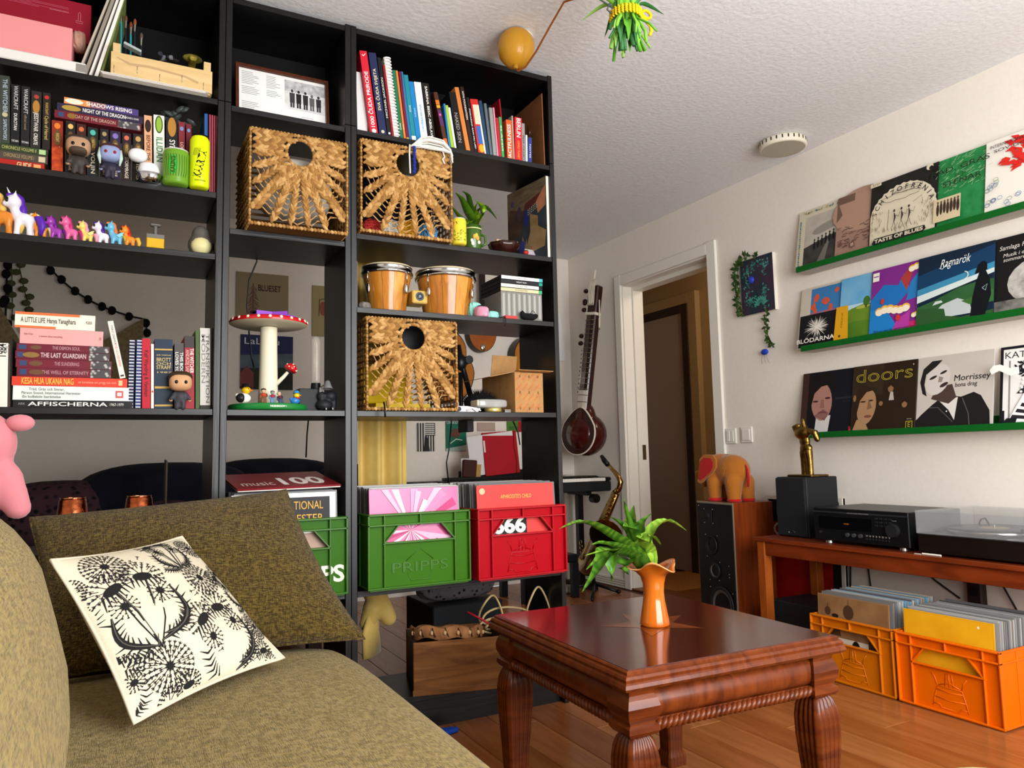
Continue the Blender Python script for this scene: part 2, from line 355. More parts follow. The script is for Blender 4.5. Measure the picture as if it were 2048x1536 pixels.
# dandelion cushion
m_cot=mat('ddd3ba',.85,kind='noise',c2='d3c8ae',sc=400,bump=.1); m_ink=mat('1c1b1b',.8); m_ink2=mat('57534b',.8)
dc=Pil((-.775,-.73,.715),(-.526,-.375,.712),(-.33,-.621,.452),(-.635,-.925,.455),.055,.13,.62)
dcu=dc.mesh(m_cot).build('cushion'); tag(dcu,'cream cotton cushion printed with black dandelions','cushion'); dc.piping(m_cot,.0035).build('piping',dcu)
pr=MB()
def pst(pts,w,m=m_ink,z=.0012):     # stroke in pillow u,v space
    n=len(pts); ws=[q*.72 for q in w] if isinstance(w,(list,tuple)) else [w*.72]*n; vs=[]
    for i in range(n):
        a=V(pts[max(0,i-1)]); c=V(pts[min(n-1,i+1)]); t=c-a; t=t.normalized() if t.length else V((1,0)); q=V((-t.y,t.x))*ws[i]/2; p=V(pts[i])
        if max(abs(p.x),abs(p.y))>.985: return
        for s in(1,-1): vs.append(dc.S(p.x+q.x*s,p.y+q.y*s,1,z))
    pr.add(vs,[(2*i,2*i+1,2*i+3,2*i+2) for i in range(n-1)],m,True)
def pdisc(cx,cy,rx,ry,a=0,m=m_ink,z=.0016,n=14):
    pts=[(cx+rx*math.cos(2*pi*k/n)*math.cos(a)-ry*math.sin(2*pi*k/n)*math.sin(a),cy+rx*math.cos(2*pi*k/n)*math.sin(a)+ry*math.sin(2*pi*k/n)*math.cos(a)) for k in range(n)]
    if max(max(abs(x),abs(y)) for x,y in pts)>.985: return
    vs=[dc.S(x,y,1,z) for x,y in pts]+[dc.S(cx,cy,1,z)]; pr.add(vs,[(k,(k+1)%n,n) for k in range(n)],m,True)
def clock(cx,cy,r,a0=0,a1=2*pi,rings=(.38,.6,.8,1),core=.17,g=True):
    if g: cx,cy,r=cx*1.08-.13,cy*1.08-.12,r*1.12
    if core: 
        for k in range(10): t=2*pi*k/10; pst([(cx,cy),(cx+r*core*1.25*math.cos(t),cy+r*core*1.25*math.sin(t))],.03)
        pdisc(cx,cy,r*core*.8,r*core*.65)
    for q,rr in enumerate(rings):
        n=max(5,int((10+q*6)*(a1-a0)/(2*pi)))
        for k in range(n):
            t=a0+(a1-a0)*(k+.5*(q%2))/n; d=V((math.cos(t),math.sin(t))); p=V((cx,cy))
            e=p+d*r*rr; s=p+d*r*(rr-.26 if q else .18)
            pst([s,e],.011)
            for w in(-.75,0,.75):
                d2=V((math.cos(t+w),math.sin(t+w))); pst([e,e+d2*r*.11],.012)
def leaf(p0,p1,bend,w=.07):
    p0=V(p0);p1=V(p1); n=9; q=V((-(p1-p0).y,(p1-p0).x))*bend; pts=[p0+(p1-p0)*(i/n)+q*math.sin(pi*i/n) for i in range(n+1)]
    pst(pts,[w*.25+w*.9*math.sin(pi*min(1,(i/n)**.8)) for i in range(n+1)])
    pst(pts,.013,m_ink2,.0021)
    for i in range(1,n):
        t=(pts[i+1]-pts[i-1]).normalized(); s=V((-t.y,t.x))
        for sg in(1,-1): pst([pts[i],pts[i]+(t*.55+s*sg)*w*1.15],[w*.42,.006])
def bunch(cx,cy,s=1,rot=0):
    cx,cy,s=cx*1.08-.13,cy*1.08-.12,s*1.1
    def q(x,y): return (cx+s*(x*math.cos(rot)-y*math.sin(rot)),cy+s*(x*math.sin(rot)+y*math.cos(rot)))
    for hx,hy,ha,ex in((-.2,.28,.5,.03),(.12,.36,-.05,.0)):
        h=q(hx,hy)
        pst([q(hx+.02,hy-.03),q(hx*.6+.03,hy-.3),q(ex,-.42)],.028*s); pst([q(hx+.02,hy-.05),q(hx*.6+.03,hy-.3),q(ex,-.4)],.012*s,m_ink2,.0021)
        clock(h[0],h[1],.2*s,ha+rot-.3,ha+rot+pi+.3,(.62,.82,1),0,False)
        pdisc(h[0],h[1],.1*s,.052*s,ha+rot)
        for k in range(7):
            t=-.12+.24*k/6; a=q(hx+t*math.cos(ha),hy+t*math.sin(ha)); e=q(hx+t*1.35*math.cos(ha)+.03,hy+t*1.35*math.sin(ha)-.13); pst([a,e],[.03*s,.008])
    for hx,hy in((-.17,.07),(.22,.16)):
        h=q(hx,hy); clock(h[0],h[1],.12*s,rings=(.6,1),core=.3,g=False); pst([h,q(hx*.6,-.15),q(.03,-.42)],.018*s)
    leaf(q(.0,-.4),q(-.3,.0),.28,.075*s); leaf(q(.04,-.36),q(.33,.2),-.3,.075*s); leaf(q(-.03,-.42),q(-.36,-.42),.12,.06*s); leaf(q(.08,-.3),q(.36,-.12),-.2,.055*s)
clock(-.46,.76,.2); clock(.44,.3,.21); clock(-.4,-.5,.22); clock(.84,-.4,.15); clock(.82,.8,.16); clock(-.86,.62,.13)
bunch(-.38,.14,1.02,-.12); bunch(.3,-.45,.95,.05); bunch(.34,.74,.66,-.15); bunch(.86,.12,.62,.25); bunch(-.3,-.98,.62,.1); bunch(.72,-.92,.6,.1); bunch(-.9,-.55,.66,-.3); bunch(-1.0,.3,.6,-.1)
for x,y in((-.3,.62),(-.22,.68),(-.8,.38),(-.86,.3),(.12,.05),(.2,.1),(.06,-.02),(.12,-.66),(.02,-.72),(.7,.08),(.64,-.02),(.78,.62),(-.45,-.78),(.05,.55),(-.6,.42),(.62,-.72)):
    t=rnd.uniform(0,6); d=V((math.cos(t),math.sin(t))); p=V((x,y)); pst([p,p+d*.06],.01)
    for w in(-.8,0,.8): d2=V((math.cos(t+w),math.sin(t+w))); pst([p+d*.06,p+d*.06+d2*.028],.011)
pr.build('printed_pattern',dcu)
# pale pouf corner at the bottom of the picture
pf=MB(); superell(pf,(0,0,.2),(.24,.24,.2),mat('c9bc8a',.9,kind='weave',c2='b3a672',sc=60,bump=.5),.6,.5); tag(pf.build('footstool',M=T(.505,-1.725,-.04)),'pale yellow upholstered footstool just peeping in at the bottom edge','footstool')
# ================================================================ coffee table
TW,TL,TZ=.56,.608,.47
tb=thing('coffee_table','reddish brown wooden coffee table with fluted legs and rope moulding','table',M=T(.506,-.868,0)@RZ(R(-2.2)))
m_tt=mat('43120a',.16,kind='grain',c2='350d06',sc=4,stretch=(9,1,1),coat=.45,spec=.4)
m_tw=mat('6a2f0d',.32,kind='grain',c2='471a06',sc=5,stretch=(1,1,6),coat=.2)
m_twh=mat('6a2f0d',.36,kind='grain',c2='4b1c06',sc=5,stretch=(6,6,1),coat=.12)
m_star=mat('7a3c18',.2,kind='grain',c2='74391a',sc=5,stretch=(8,1,1),coat=.5)
hx,hy=TW/2,TL/2
MB().bx(-hx,hx,-hy,hy,TZ-.012,TZ,m_tt,.0015).build('table_top',tb)
st=MB()
for k in range(5):
    a=2*pi*k/5+pi/2; c=(0,0)
    for sg,mm in((1,m_star),(-1,mat('6a3214',.2,coat=.5))):
        st.flat([c,(.13*math.cos(a),.13*math.sin(a)),(.055*math.cos(a+sg*pi/5),.055*math.sin(a+sg*pi/5))][::sg],mm,z=TZ+.0004)
st.build('star_inlay',tb)
def frame_mould(prof,name):     # mitred moulding: prof list of (outset,z)
    b=MB(); n=len(prof); vs=[]; F=[]; q=((-1,-1),(1,-1),(1,1),(-1,1))
    for k in range(4):
        for sx,sy in(q[k],q[(k+1)%4]):
            for o_,z in prof: vs.append((sx*(hx+o_),sy*(hy+o_),z))
        for i in range(n-1): F.append((k*2*n+i,k*2*n+n+i,k*2*n+n+i+1,k*2*n+i+1))
    b.add(vs,F,m_twh,name=='apron'); return b.build(name,tb)
frame_mould([(.0,TZ-.001),(.002,TZ-.001),(.006,TZ-.004),(.006,TZ-.008),(.011,TZ-.01),(.014,TZ-.015),(.013,TZ-.021),(.016,TZ-.024),(.018,TZ-.031),(.014,TZ-.037),(.005,TZ-.04),(-.012,TZ-.042)],'edge_moulding')
frame_mould([(-.03,TZ-.042),(-.022,TZ-.046),(-.013,TZ-.054),(-.007,TZ-.063),(-.004,TZ-.073),(-.004,TZ-.083),(-.008,TZ-.093),(-.015,TZ-.101),(-.026,TZ-.107),(-.036,TZ-.11)],'apron')
LS=.036
for sx in(-1,1):
    for sy in(-1,1):
        cx,cy=sx*(hx-.034),sy*(hy-.034); b=MB(); vs=[];F=[]
        # corner block above the leg
        pf_=[(.031,TZ-.042),(.029,TZ-.052),(.034,TZ-.06),(.0385,TZ-.075),(.037,TZ-.092),(.030,TZ-.105),(.030,TZ-.108),(.036,TZ-.112),(.037,TZ-.122),(.031,TZ-.13)]
        n=len(pf_)
        for i,(r,z) in enumerate(pf_):
            for a,c in((-1,-1),(1,-1),(1,1),(-1,1)): vs.append((cx+a*r,cy+c*r,z))
        for i in range(n-1):
            for k in range(4): k2=(k+1)%4; F.append((i*4+k,(i+1)*4+k,(i+1)*4+k2,i*4+k2))
        b.add(vs,F,m_tw,False); b.build('corner_block',tb)
        # reeded leg, swelling at the knee
        out=[]
        for e in range(4):
            q=[(-1,-1),(1,-1),(1,1),(-1,1)]; p0=V(q[e]); p1=V(q[(e+1)%4])
            for i in range(25):
                t=i/25; p=p0+(p1-p0)*t; nrm=V(((p1-p0).y,-(p1-p0).x)).normalized(); out.append((p.x+nrm.x*.13*abs(math.sin(pi*5*t)),p.y+nrm.y*.13*abs(math.sin(pi*5*t))))
        zs=[(TZ-.13,.6),(TZ-.14,.82),(TZ-.155,.96),(TZ-.18,1.06),(TZ-.22,1.05),(TZ-.27,.95),(TZ-.33,.82),(TZ-.39,.72),(TZ-.43,.7),(TZ-.44,.86),(TZ-.455,.9),(0,.86)]
        vs=[];F=[];n=len(out)
        for z,s_ in zs:
            for x,y in out: vs.append((cx+x*s_*LS*.9+sx*.004*(1-z/TZ),cy+y*s_*LS*.9+sy*.004*(1-z/TZ),z))
        for i in range(len(zs)-1):
            for k in range(n): k2=(k+1)%n; F.append((i*n+k,(i+1)*n+k,(i+1)*n+k2,i*n+k2))
        b=MB(); b.add(vs,F,m_tw,True); b.build('leg',tb)
for ax,sg in((0,-1),(0,1),(1,-1),(1,1)):
    b=MB(); ln=(TW if ax==0 else TL)-.136; n=int(ln/.0135)
    for i in range(n):
        t=-ln/2+ln*(i+.5)/n; p=(t,sg*(hy-.014),TZ-.117) if ax==0 else (sg*(hx-.014),t,TZ-.117)
        rot=(RY(R(38)*-sg) if ax==0 else RX(R(38)*sg))
        b.ell((0,0,0),(.0062,.011,.0145) if ax==0 else (.011,.0062,.0145),m_twh,7,5,T(V(p))@rot)
    b.build('rope_moulding',tb)
    b=MB()
    if ax==0: b.bx(-ln/2,ln/2,sg*(hy-.022)-.006,sg*(hy-.022)+.006,TZ-.128,TZ-.105,m_twh)
    else: b.bx(sg*(hx-.022)-.006,sg*(hx-.022)+.006,-ln/2,ln/2,TZ-.128,TZ-.105,m_twh)
    b.build('rope_backing',tb)
# ---------------------------------------------------------------- vase with plant
vz=TZ+.0005; vp=PZ(1310,1250,vz); vase=thing('vase','glazed orange-brown ceramic vase with ruffled rim on the coffee table','vase',vp)
m_vase=mat('d8741c',.12,kind='noise',c2='a8460c',sc=14,stretch=(1,1,.4),coat=.8,amt=1.6)
def wob(r,z,a,i):
    k=max(0,(z-.118)/.03); return r*(1+.20*k*math.sin(3*a+.6)+.035*k*math.sin(7*a)),z+.010*k*math.sin(3*a+2.2)+.004*k*math.sin(5*a)
pfv=[(.0,.0),(.033,.0),(.036,.003),(.035,.012),(.031,.035),(.0265,.06),(.025,.08),(.0265,.1),(.031,.117),(.041,.131),(.055,.141),(.063,.1435),(.0625,.146),(.055,.145),(.039,.136),(.027,.118),(.022,.09),(.022,.05)]
vb=MB(); vb.lathe(pfv,m_vase,56,wob=wob); vb.build('vase_body',vase)
rim=MB(); rim.lathe([(.0628,.1432),(.0638,.1448),(.0628,.1464)],mat('e0a060',.2,coat=.6),56,wob=wob); rim.build('glazed_rim',vase)
plant=thing('plant','green mottled snake plant cutting drooping from the orange vase','plant',vp+V((0,0,.06)))
m_lf=[mat(a,.35,kind='wave',c2=c,sc=18,amt=8,stretch=(1,1,1.6)) for a,c in(('6f9a2c','3f7020'),('93b83c','6a9a2c'),('558726','35661b'))]
def blade(b,pts,w,m,fold=.25,up=V((0,0,1)),tip=1.0,prof=None):
    pts=[V(p) for p in pts]; fine=[]
    n=len(pts)-1; K=12
    for i in range(K+1):
        t=i/K*n; j=min(n-1,int(t)); f=t-j; p0=pts[max(0,j-1)];p1=pts[j];p2=pts[j+1];p3=pts[min(n,j+2)]
        fine.append(.5*((2*p1)+(p2-p0)*f+(2*p0-5*p1+4*p2-p3)*f*f+(3*p1-p0-3*p2+p3)*f**3))
    vs=[]
    for i,p in enumerate(fine):
        t=(fine[min(K,i+1)]-fine[max(0,i-1)]).normalized(); s=t.cross(up); s=s.normalized() if s.length>.05 else t.cross(V((0,-1,0))).normalized(); nn=s.cross(t).normalized()
        x=i/K; ww=w*((prof(x)) if prof else (.38+.62*math.sin(pi*min(1,x*1.1+.12))**.8)*(1 if x<.75 else max(.02,1-((x-.75)/.25)**1.6)))
        for k,sg in enumerate((-1,-.5,0,.5,1)): vs.append(p+s*ww*sg/2+nn*ww*fold*(abs(sg)-.5))
    F=[(i*5+k,i*5+k+1,(i+1)*5+k+1,(i+1)*5+k) for i in range(K) for k in range(4)]
    b.add(vs,F,m,True); return b
def LP(px,py,dy): return P(px,py,vp.y+dy)-(vp+V((0,0,.06)))
base=V((0,0,.03))
for px,wd,mi,fold,dy in (
  ([(1275,1110,-.0),(1218,1068,-.01),(1168,1043,-.02),(1118,1058,-.03)],.03,0,.25,0),
  ([(1268,1080,.0),(1258,1045,.0),(1250,1015,.0),(1248,996,.0)],.014,2,.3,0),
  ([(1270,1085,.0),(1262,1050,.0),(1265,1030,.0),(1268,1010,.0)],.03,0,.12,0),
  ([(1268,1095,.01),(1252,1060,.02),(1232,1040,.02),(1218,1034,.02)],.016,2,.3,0),
  ([(1272,1090,.0),(1278,1060,.01),(1288,1040,.01),(1305,1026,.01)],.024,2,.2,0),
  ([(1290,1110,.0),(1305,1060,.0),(1335,1040,.0),(1374,1062,.0)],.024,1,.3,0),
  ([(1285,1115,.0),(1290,1078,-.02),(1305,1072,-.03),(1322,1090,-.03)],.03,1,.1,0),
  ([(1295,1115,.0),(1288,1090,-.03),(1280,1074,-.03),(1298,1062,-.03)],.026,1,.15,0),
  ([(1275,1112,.0),(1235,1092,-.02),(1205,1085,-.03),(1182,1090,-.03)],.022,0,.3,0),
  ([(1272,1115,.0),(1215,1098,-.03),(1200,1115,-.04),(1172,1140,-.045)],.026,0,.2,0),
  ([(1270,1116,.0),(1220,1105,-.03),(1195,1140,-.04),(1164,1185,-.05)],.028,2,.25,0),
  ([(1278,1116,.0),(1228,1100,-.02),(1222,1130,-.03),(1224,1164,-.03)],.024,2,.3,0),
  ([(1280,1112,.0),(1240,1103,-.02),(1215,1100,-.03),(1168,1112,-.04)],.024,1,.2,0),
  ([(1262,1118,.01),(1250,1125,.0),(1248,1140,.0),(1258,1150,.0)],.026,2,.2,0)):
    pts=[base]+[LP(*q) for q in px]; blade(MB(),pts,wd*1.95,m_lf[mi],fold,tip=.5).build('leaf',plant)
# ================================================================ console and hi-fi
m_con=mat('7e3312',.35,kind='grain',c2='5e230a',sc=5,stretch=(4,.6,4),coat=.25); m_conl=mat('a5541c',.35,kind='grain',c2='8f4313',sc=5,stretch=(5,5,.6),coat=.25)
CX0,CX1,CY0,CY1,CZ=1.935,2.33,-1.32,.185,.497
con=thing('console_table','low reddish wooden console table under the record ledges','table',((CX0+CX1)/2,(CY0+CY1)/2,0)); ox,oy=(CX0+CX1)/2,(CY0+CY1)/2
def cp(n,x0,x1,y0,y1,z0,z1,m,bev=.002): MB().bx(x0-ox,x1-ox,y0-oy,y1-oy,z0,z1,m,bev).build(n,con)
cp('table_top',CX0,CX1,CY0,CY1,CZ-.018,CZ,m_con)
cp('apron',CX0+.014,CX0+.034,CY0+.05,CY1-.055,CZ-.078,CZ-.0182,m_con); cp('apron',CX1-.034,CX1-.014,CY0+.05,CY1-.055,CZ-.078,CZ-.0182,m_con)
cp('apron',CX0+.055,CX1-.055,CY1-.03,CY1-.012,CZ-.078,CZ-.0182,m_con)
for x in(CX0+.008,CX1-.053):
    for y in(CY0+.01,CY1-.053): cp('leg',x,x+.045,y,y+.043,0,CZ-.0182,m_conl)
m_bk=mat('101113',.35); m_bk2=mat('1b1d20',.5); m_steel=mat('b9b6ae',.28,1); m_gold=mat('b08a3c',.25,1)
def cone(b,b2,c,r,m_ring,m_cone,M): # loudspeaker driver facing +z of M
    b.lathe([(r*1.02,0),(r*1.08,.004),(r*1.0,.008),(r*.9,.006),(r*.84,.002)],m_ring,28,M@T(V(c)))
    b2.lathe([(r*.86,.003),(r*.8,.006),(r*.74,.002),(r*.3,-.018),(r*.28,-.012),(r*.16,-.004),(0,-.002)],m_cone,28,M@T(V(c)))
# small black speaker
s=thing('small_speaker','small plain black speaker with the golden statuette on top','speaker',(2.17,.07,CZ))
MB().bx(-.1,.105,-.086,.087,0.0,.27,m_bk2,.004).build('cabinet',s); MB().bx(-.112,-.1,-.083,.084,.004,.266,mat('16181b',.8,kind='noise',c2='1f2226',sc=700),.004).build('grille',s)
b=MB(); b.lathe([(.017,0),(.0185,.001),(.017,.002)],m_steel,20,T(-.112,0,.022)@WALLR@SC(1,.45,1)); b.build('badge',s)
# statuette
st=thing('statuette','golden headless torso statuette standing on the small black speaker','statue',M=T(2.165,.055,CZ+.2702)@SC(1.15,1.3,1.13))
m_au=mat('9c7c42',.3,1,kind='noise',c2='6e5226',sc=40,bump=.5)
MB().bx(-.05,.05,-.055,.055,0,.009,m_au,.003).build('plinth',st)
blob('torso',[('t',[(0,.012,.009),(0,.012,.06),(0,.01,.1)],[.013,.0135,.017]),('t',[(.0,-.012,.009),(0,-.012,.06),(0,-.008,.1)],[.013,.013,.017]),('e',(0,0,.115),(.018,.026,.022)),('e',(0,.004,.145),(.016,.022,.03)),('e',(-.004,.01,.178),(.019,.034,.026)),
  ('t',[(0,.038,.19),(-.004,.044,.205),(0,.03,.21)],[.012,.011,.01]),('t',[(0,-.02,.185),(-.005,-.044,.178),(-.002,-.052,.15)],[.013,.014,.011]),('t',[(0,0,.195),(-.002,.006,.218),(-.003,.004,.232)],[.012,.011,.007])],m_au,.0035,st,smooth=2)
# receiver
r=thing('receiver','wide black stereo receiver on the console between speaker and turntable','receiver',(2.15,-.335,CZ))
MB().bx(-.165,.165,-.218,.218,.013,.147,m_bk,.003).build('chassis',r)
for x in(-.13,.13):
    for y in(-.17,.17): MB().cyl((x,y,0),(x,y,.0128),.018,.016,m_steel,16).build('foot',r)
f=MB(); Mx=T(-.1652,0,0)@WALLR
f.bx(-.218,.218,.128,.134,0,.001,mat('2b2d30',.3),0,Mx); f.bx(-.19,.06,.062,.112,0,.0015,mat('07080a',.1),.0,Mx); f.build('front_panel',r)
d=MB(); d.text('POWER',.007,mat('d8761c',.5),Mx,(-.055,.086),.002,.01); d.text('NATURAL SOUND STEREO RECEIVER',.006,mat('9a9a9a',.5),Mx,(.0,.1305),.0014); d.text('VOLUME',.005,mat('9a9a9a',.5),Mx,(.16,.112),.0008); d.build('lettering',r)
MB().cyl((-.166,-.155,.075),(-.182,-.155,.075),.027,.025,m_bk2,24).build('volume_knob',r)
for k in range(3): MB().cyl((-.166,.05-.03*k,.043),(-.176,.05-.03*k,.043),.0085,.008,mat('55585c',.4,.6),14).build('tone_knob',r)
MB().cyl((-.166,.185,.045),(-.17,.185,.045),.006,.006,m_steel,12).build('headphone_jack',r)
for k in range(8):
    for q in range(2): MB().bx(-.1685,-.1655,-.03-.014*k-.009,-.03-.014*k,.03+q*.012,.037+q*.012,m_steel if q else m_bk2,.0005).build('button',r)
for k in range(4):
    for q in range(3): MB().bx(-.168,-.1655,-.075-.02*k-.014,-.075-.02*k,.085+q*.014,.092+q*.014,m_bk2,.0005).build('button',r)
# turntable
t=thing('turntable','black turntable with record under a clear dust cover','turntable',(2.14,-.82,CZ)); 
MB().bx(-.18,.18,-.215,.217,.008,.073,mat('160e0b',.4,kind='grain',c2='0f0806',sc=5,stretch=(1,1,5)),.002).build('base',t)
MB().bx(-.18,.18,-.215,.217,.0732,.0765,mat('3a3a38',.3,.3)).build('top_plate',t)
for x in(-.15,.15):
    for y in(-.18,.18): MB().cyl((x,y,0),(x,y,.008),.016,.016,m_bk,14).build('foot',t)
MB().lathe([(0,.077),(.14,.077),(.148,.079),(.148,.094),(.144,.096),(0,.096)],mat('a8a8a4',.2,1),48,T(-.01,.035,0)).build('platter',t)
b=MB(); b.lathe([(.004,.0965),(.15,.0965),(.152,.0975),(.15,.0985),(.05,.0985)],mat('12100f',.25),48,T(-.01,.035,0)); b.lathe([(.05,.0986),(.004,.0986)],mat('b9a986',.6),32,T(-.01,.035,0)); b.build('record',t)
MB().cyl((-.01,.035,.096),(-.01,.035,.108),.0035,.003,m_steel,10).build('spindle',t)
b=MB(); b.cyl((.12,-.17,.077),(.12,-.17,.115),.022,.02,m_bk,18); b.tube([(.15,-.17,.112),(.12,-.17,.112),(-.02,-.15,.11),(-.08,-.11,.106)],.0045,m_steel,8); b.bx(-.1,-.07,-.118,-.1,.098,.108,m_bk2,.002); b.build('tonearm',t)
b=MB(); b.bx(-.172,-.16,-.09,-.05,.0768,.09,mat('241a1c',.5),.002); b.build('lift_lever',t)
b=MB(); b.tube([(.1,.16,.08),(.09,.14,.115),(.085,.12,.122),(.08,.105,.1)],.003,m_bk,8); b.build('cable_loop',t)
m_ac=mat('b9bcbe',.04,alpha=.22,spec=.8)
b=MB(); a=(-.183,.183,-.217,.219)
b.bx(a[0],a[1],a[2],a[3],.156,.1595,m_ac); b.bx(a[0],a[0]+.003,a[2],a[3],.077,.156,m_ac); b.bx(a[1]-.003,a[1],a[2],a[3],.077,.156,m_ac); b.bx(a[0]+.003,a[1]-.003,a[2],a[2]+.003,.077,.156,m_ac); b.bx(a[0]+.003,a[1]-.003,a[3]-.003,a[3],.077,.156,m_ac); b.build('dust_cover',t)
b=MB(); b.cyl((0,0,.0035),(0,-.07,.0035),.0035,.0035,mat('e8e2d4',.8),8); b.bx(-.004,.004,.004,.03,0,.003,mat('b9b2a4',.7)); tag(b.build('rolled_paper',M=T(1.955,-.62,CZ)),'tiny white paper roll lying on the console edge before the turntable','paper')
# subwoofer under the console
s=thing('subwoofer','matte black subwoofer box on the floor under the console','speaker',(2.165,.02,0)); MB().bx(-.13,.13,-.17,.177,.012,.205,m_bk2,.004).build('cabinet',s)
for x in(-.105,.105):
    for y in(-.14,.14): MB().cyl((x,y,0),(x,y,.012),.015,.015,m_bk,10).build('foot',s)
# floor speaker
s=thing('floor_speaker','tall wooden floor speaker with black front and exposed drivers, under the elephant','speaker',M=T(2.02,.525,0)@RZ(R(-6)))
m_tk=mat('7a3410',.35,kind='grain',c2='5f2508',sc=5,stretch=(5,5,.5),coat=.2)
MB().bx(.006,.245,-.146,.146,0,.638,m_tk,.002).build('cabinet',s)
MB().bx(0,.0058,-.146,.146,.0,.638,mat('a89a86',.35,.6),.001).build('front_trim',s)
MB().bx(-.004,-.0002,-.14,.14,.006,.628,mat('0c0d0f',.3),.001).build('baffle',s)
Ms=T(-.0045,0,0)@WALLR; m_cn=mat('1a1c1f',.6); m_cg=mat('4a4744',.55)
for (yy,z,rad,mc) in((.03,.42,.045,m_cn),(.01,.295,.04,m_cg),(-.035,.13,.088,m_cg)):
    d=MB(); d2_=MB(); cone(d,d2_,(-yy,z,0),rad,m_bk2,mc,Ms); d2_.build('cone',d.build('driver',s))
d=MB(); d.bx(-.075,-.015,.535,.595,0,.004,m_bk2,.001,Ms); d.lathe([(.014,.004),(.012,.008),(0,.011)],m_cn,16,Ms@T(-.045,.565,0)); d.build('tweeter',s)
for yy,z in((.08,.6),(.01,.6),(.08,.53),(.01,.53),(.075,.47),(-.02,.47),(.07,.36),(-.02,.25),(.055,.245),(-.03,.34),(-.1,.33),(-.1,.29),(-.1,.275),(.055,.21),(-.12,.2),(-.12,.06),(.05,.06),(.125,.615)):
    MB().cyl((-.004,yy,z),(-.0062,yy,z),.003,.0025,m_steel,8).build('screw',s)
# elephant plush on the speaker
e=thing('plush_elephant','ochre corduroy elephant plush with red ears on the floor speaker','plush',M=T(2.13,.53,.638)@RZ(R(3)))
m_el=mat('a05c18',.9,kind='wave',c2='ad6a24',sc=160,amt=.4,bump=.25,sheen=.3); m_red=mat('b31418',.9,sheen=.3)
blob('body',[('e',(0,-.03,.155),(.075,.105,.085)),('e',(0,.05,.165),(.07,.085,.08)),('e',(-.005,.1,.15),(.055,.055,.06)),
 ('t',[(-.045,.055,.02),(-.045,.055,.1)],[.033,.042]),('t',[(.045,.055,.02),(.045,.055,.1)],[.033,.042]),('t',[(-.045,-.075,.02),(-.04,-.07,.1)],[.036,.048]),('t',[(.045,-.085,.02),(.045,-.075,.1)],[.036,.046]),
 ('t',[(-.01,.12,.12),(-.02,.158,.088),(-.022,.18,.1),(-.022,.19,.14)],[.034,.026,.021,.019])],m_el,.007,e)
for x,y in((-.045,.055),(.045,.055),(-.045,-.075),(.045,-.085)): MB().lathe([(0,0),(.033,0),(.036,.004),(.035,.012),(.03,.016)],m_red,16,T(x,y,.001)).build('foot_sole',e)
ear=[(.03,.235),(.085,.238),(.118,.215),(.125,.17),(.135,.12),(.14,.1),(.12,.092),(.085,.112),(.035,.145),(.012,.175),(.01,.21)]
for sg in(-1,1):
    b=MB(); cx=sum(p[0] for p in ear)/11; cz=sum(p[1] for p in ear)/11
    Me=T(sg*.066,0,0)@Matrix(((0,0,sg,0),(1,0,0,0),(0,1,0,0),(0,0,0,1)))@T(cx,cz,0)
    P2=[(p[0]-cx,p[1]-cz) for p in ear]
    b.prism([(x*1.04,y*1.04) for x,y in P2][::1],.0,.012,m_el,Me,True); eo=b.build('ear',e)
    l_=MB(); l_.prism([(x*.8,y*.8) for x,y in P2],.0125,.0155,m_red,Me,True); l_.build('ear_lining',eo)
MB().tube([(-.012,-.13,.185),(-.014,-.142,.16),(-.014,-.146,.12),(-.016,-.143,.075)],[.004,.006,.007,.007],m_red,8).build('tail',e)
for sg in(-1,1): MB().ell((sg*.05,.125,.175),(.004,.006,.006),m_bk,8,6).build('eye',e)
# framed poster leaning between speaker and wall
p=thing('framed_poster','framed red and black poster leaning on the wall behind the floor speaker','poster',M=T(2.322,.262,0.0)@RY(R(2.2)))
MB().bx(-.006,.006,-.25,.22,0,.66,mat('15120f',.5),0).build('backing',p)
f=MB(); m_fr=mat('d8d2c4',.4)
for a in((-.25,-.232,0,.66),(.202,.22,0,.66),(-.232,.202,0,.018),(-.232,.202,.642,.66)): f.bx(-.014,.008,a[0],a[1],a[2],a[3],m_fr)
f.build('frame',p)
g=MB(); Mp=T(-.0065,0,0)@WALLR
g.bx(-.2,.23,.02,.64,0,.0003,mat('14110f',.6),0,Mp); g.bx(-.15,.19,.56,.615,.0003,.0006,mat('6f6a66',.6,kind='noise',c2='2a2826',sc=120),0,Mp); g.bx(-.19,.18,.03,.53,.0003,.0006,mat('a80d0d',.6,kind='noise',c2='7d0707',sc=12),0,Mp); g.text('N',.085,mat('d8cfc4',.6),Mp,(-.06,.49),.001,.02); g.text('Y',.085,mat('d8cfc4',.6),Mp,(-.01,.49),.001,.02)
g.text('O',.085,mat('d8cfc4',.6),Mp,(-.14,.49),.001,.02)
for k in range(4): g.line([(-.02+.03*k,.14),(.0+.03*k,.1),(.03+.03*k,.12)],.007,m_bk,Mp,.001)
g.line([(.0,.09),(.06,.19)],.006,m_bk,Mp,.001); g.line([(-.05,.11),(.12,.115)],.004,m_bk,Mp,.001); g.build('print',p)
